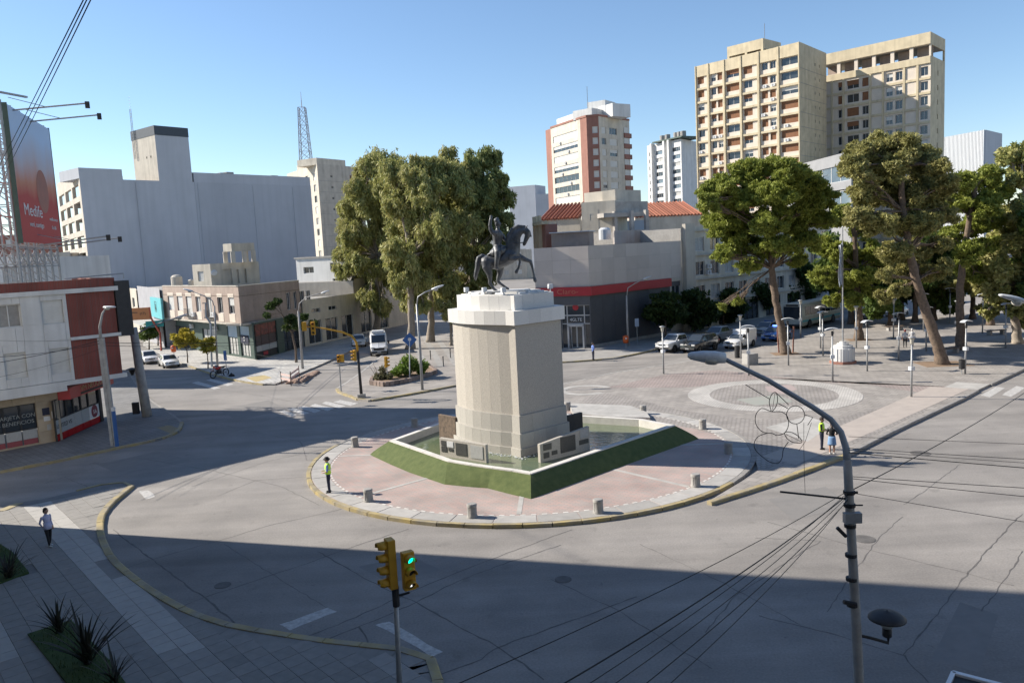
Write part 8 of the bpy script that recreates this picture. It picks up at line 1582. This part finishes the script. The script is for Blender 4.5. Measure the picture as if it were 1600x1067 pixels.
m_ = G(362, 590); tb2 = thing('rubbish_bag', 'black rubbish bag slumped behind the motorcycle', 'bag', m_); b = MB(); b.lathe([(.3, 0), (.36, .12), (.28, .3), (.1, .42), (.05, .5), (0, .5)], 10); b.build('bag', X['black'], tb2, smooth=True)
# ---------------------------------------------------------------- overhead cables
def cable(label, a, b, r=.012, sag=.5, group='overhead cables', n=14):
    a, b = Vector(a), Vector(b); P = [a.lerp(b, i/n)-V(0, 0, sag*4*(i/n)*(1-i/n)) for i in range(n+1)]; m_ = MB(); m_.tube(P, r*.6, 5); tag(m_.build('cable', X['black'], None, smooth=True), label, 'cable', group); return
PT = lambda y: A_(1326, y); UPX = 30.; zs_ = []
for i, (y, ex, ey, Y, r_) in enumerate(((772, 790, 1120, 8, .018), (774, 900, 1110, 8, .01), (768, 870, 1100, 8, .01), (766, 640, 1100, 9, .012), (778, 1000, 1110, 8, .01), (780, 930, 1130, 8, .012))): cable('black cable running from the near lamp pole down to the viewpoint', PT(y), at(ex, ey, Y), r_, .15)
for i, (y, ey, r_) in enumerate(((700, 712, .01), (707, 726, .015), (703, 718, .008), (744, 757, .012), (747, 771, .012), (769, 812, .01), (682, 688, .008))): 
    a_ = PT(y); b_ = at(1620, ey, yN-.5); k_ = (UPX-a_.x)/(b_.x-a_.x); e_ = a_+(b_-a_)*k_; UP = V(UPX, e_.y, 0); zs_.append(e_.z); cable('black cable running from the near lamp pole across the right street', a_, e_, r_, .16, n=24)
upole = thing('utility_pole', 'concrete utility pole across the right street holding the cables', 'utility pole', UP); m_ = MB(); m_.tube([UP, UP+V(0, 0, max(zs_)+.8)], [.2, .13], 10); m_.build('pole', X['cpole'], upole, world=True, smooth=True)
for z in (min(zs_)+.1, max(zs_)-.1): m_ = MB(); m_.beam(UP+V(-.1, -.7, z), UP+V(-.1, .7, z), .1, .1); m_.build('cross_arm', X['cpole'], upole, world=True)

cable('thick black cable from the near lamp pole toward the far end of the right street', PT(768), at(1660, 572, 34), .02, .2)
g = at(1660, 572, 34)
lpt = L_(156, 532)
for (a, b, r_, s_) in ((lpt, at(-60, 575, yl-9), .03, .15), (lpt+V(0, 0, -.2), at(-60, 560, yl-9), .025, .2), (L_(155, 528), at(-60, 528, yl-8), .014, .2), (L_(157, 545), at(-60, 600, yl-9), .014, .2)): cable('black cable from the ladder pole along the white panelled front', a, b, r_, s_)
for (y0, p1, r_) in ((535, at(469, 529, G(473, 576).y), .03), (540, at(469, 533, G(473, 576).y), .025), (528, at(336, 500, G(340, 573).y), .014)): cable('black cable from the ladder pole across the side street', L_(157, y0), p1, r_, .25)
cable('pale cable from the street lamp to the mast-arm signal', at(338, 540, G(340, 573).y), M2(561, 575), .02, .3)
for i, (x0, x1) in enumerate(((148, 0), (154, 8), (143, -8))): cable('black cable crossing the sky before the billboard', at(x0, -25, 12), at(x1-10, 290, 42), .016, .05)
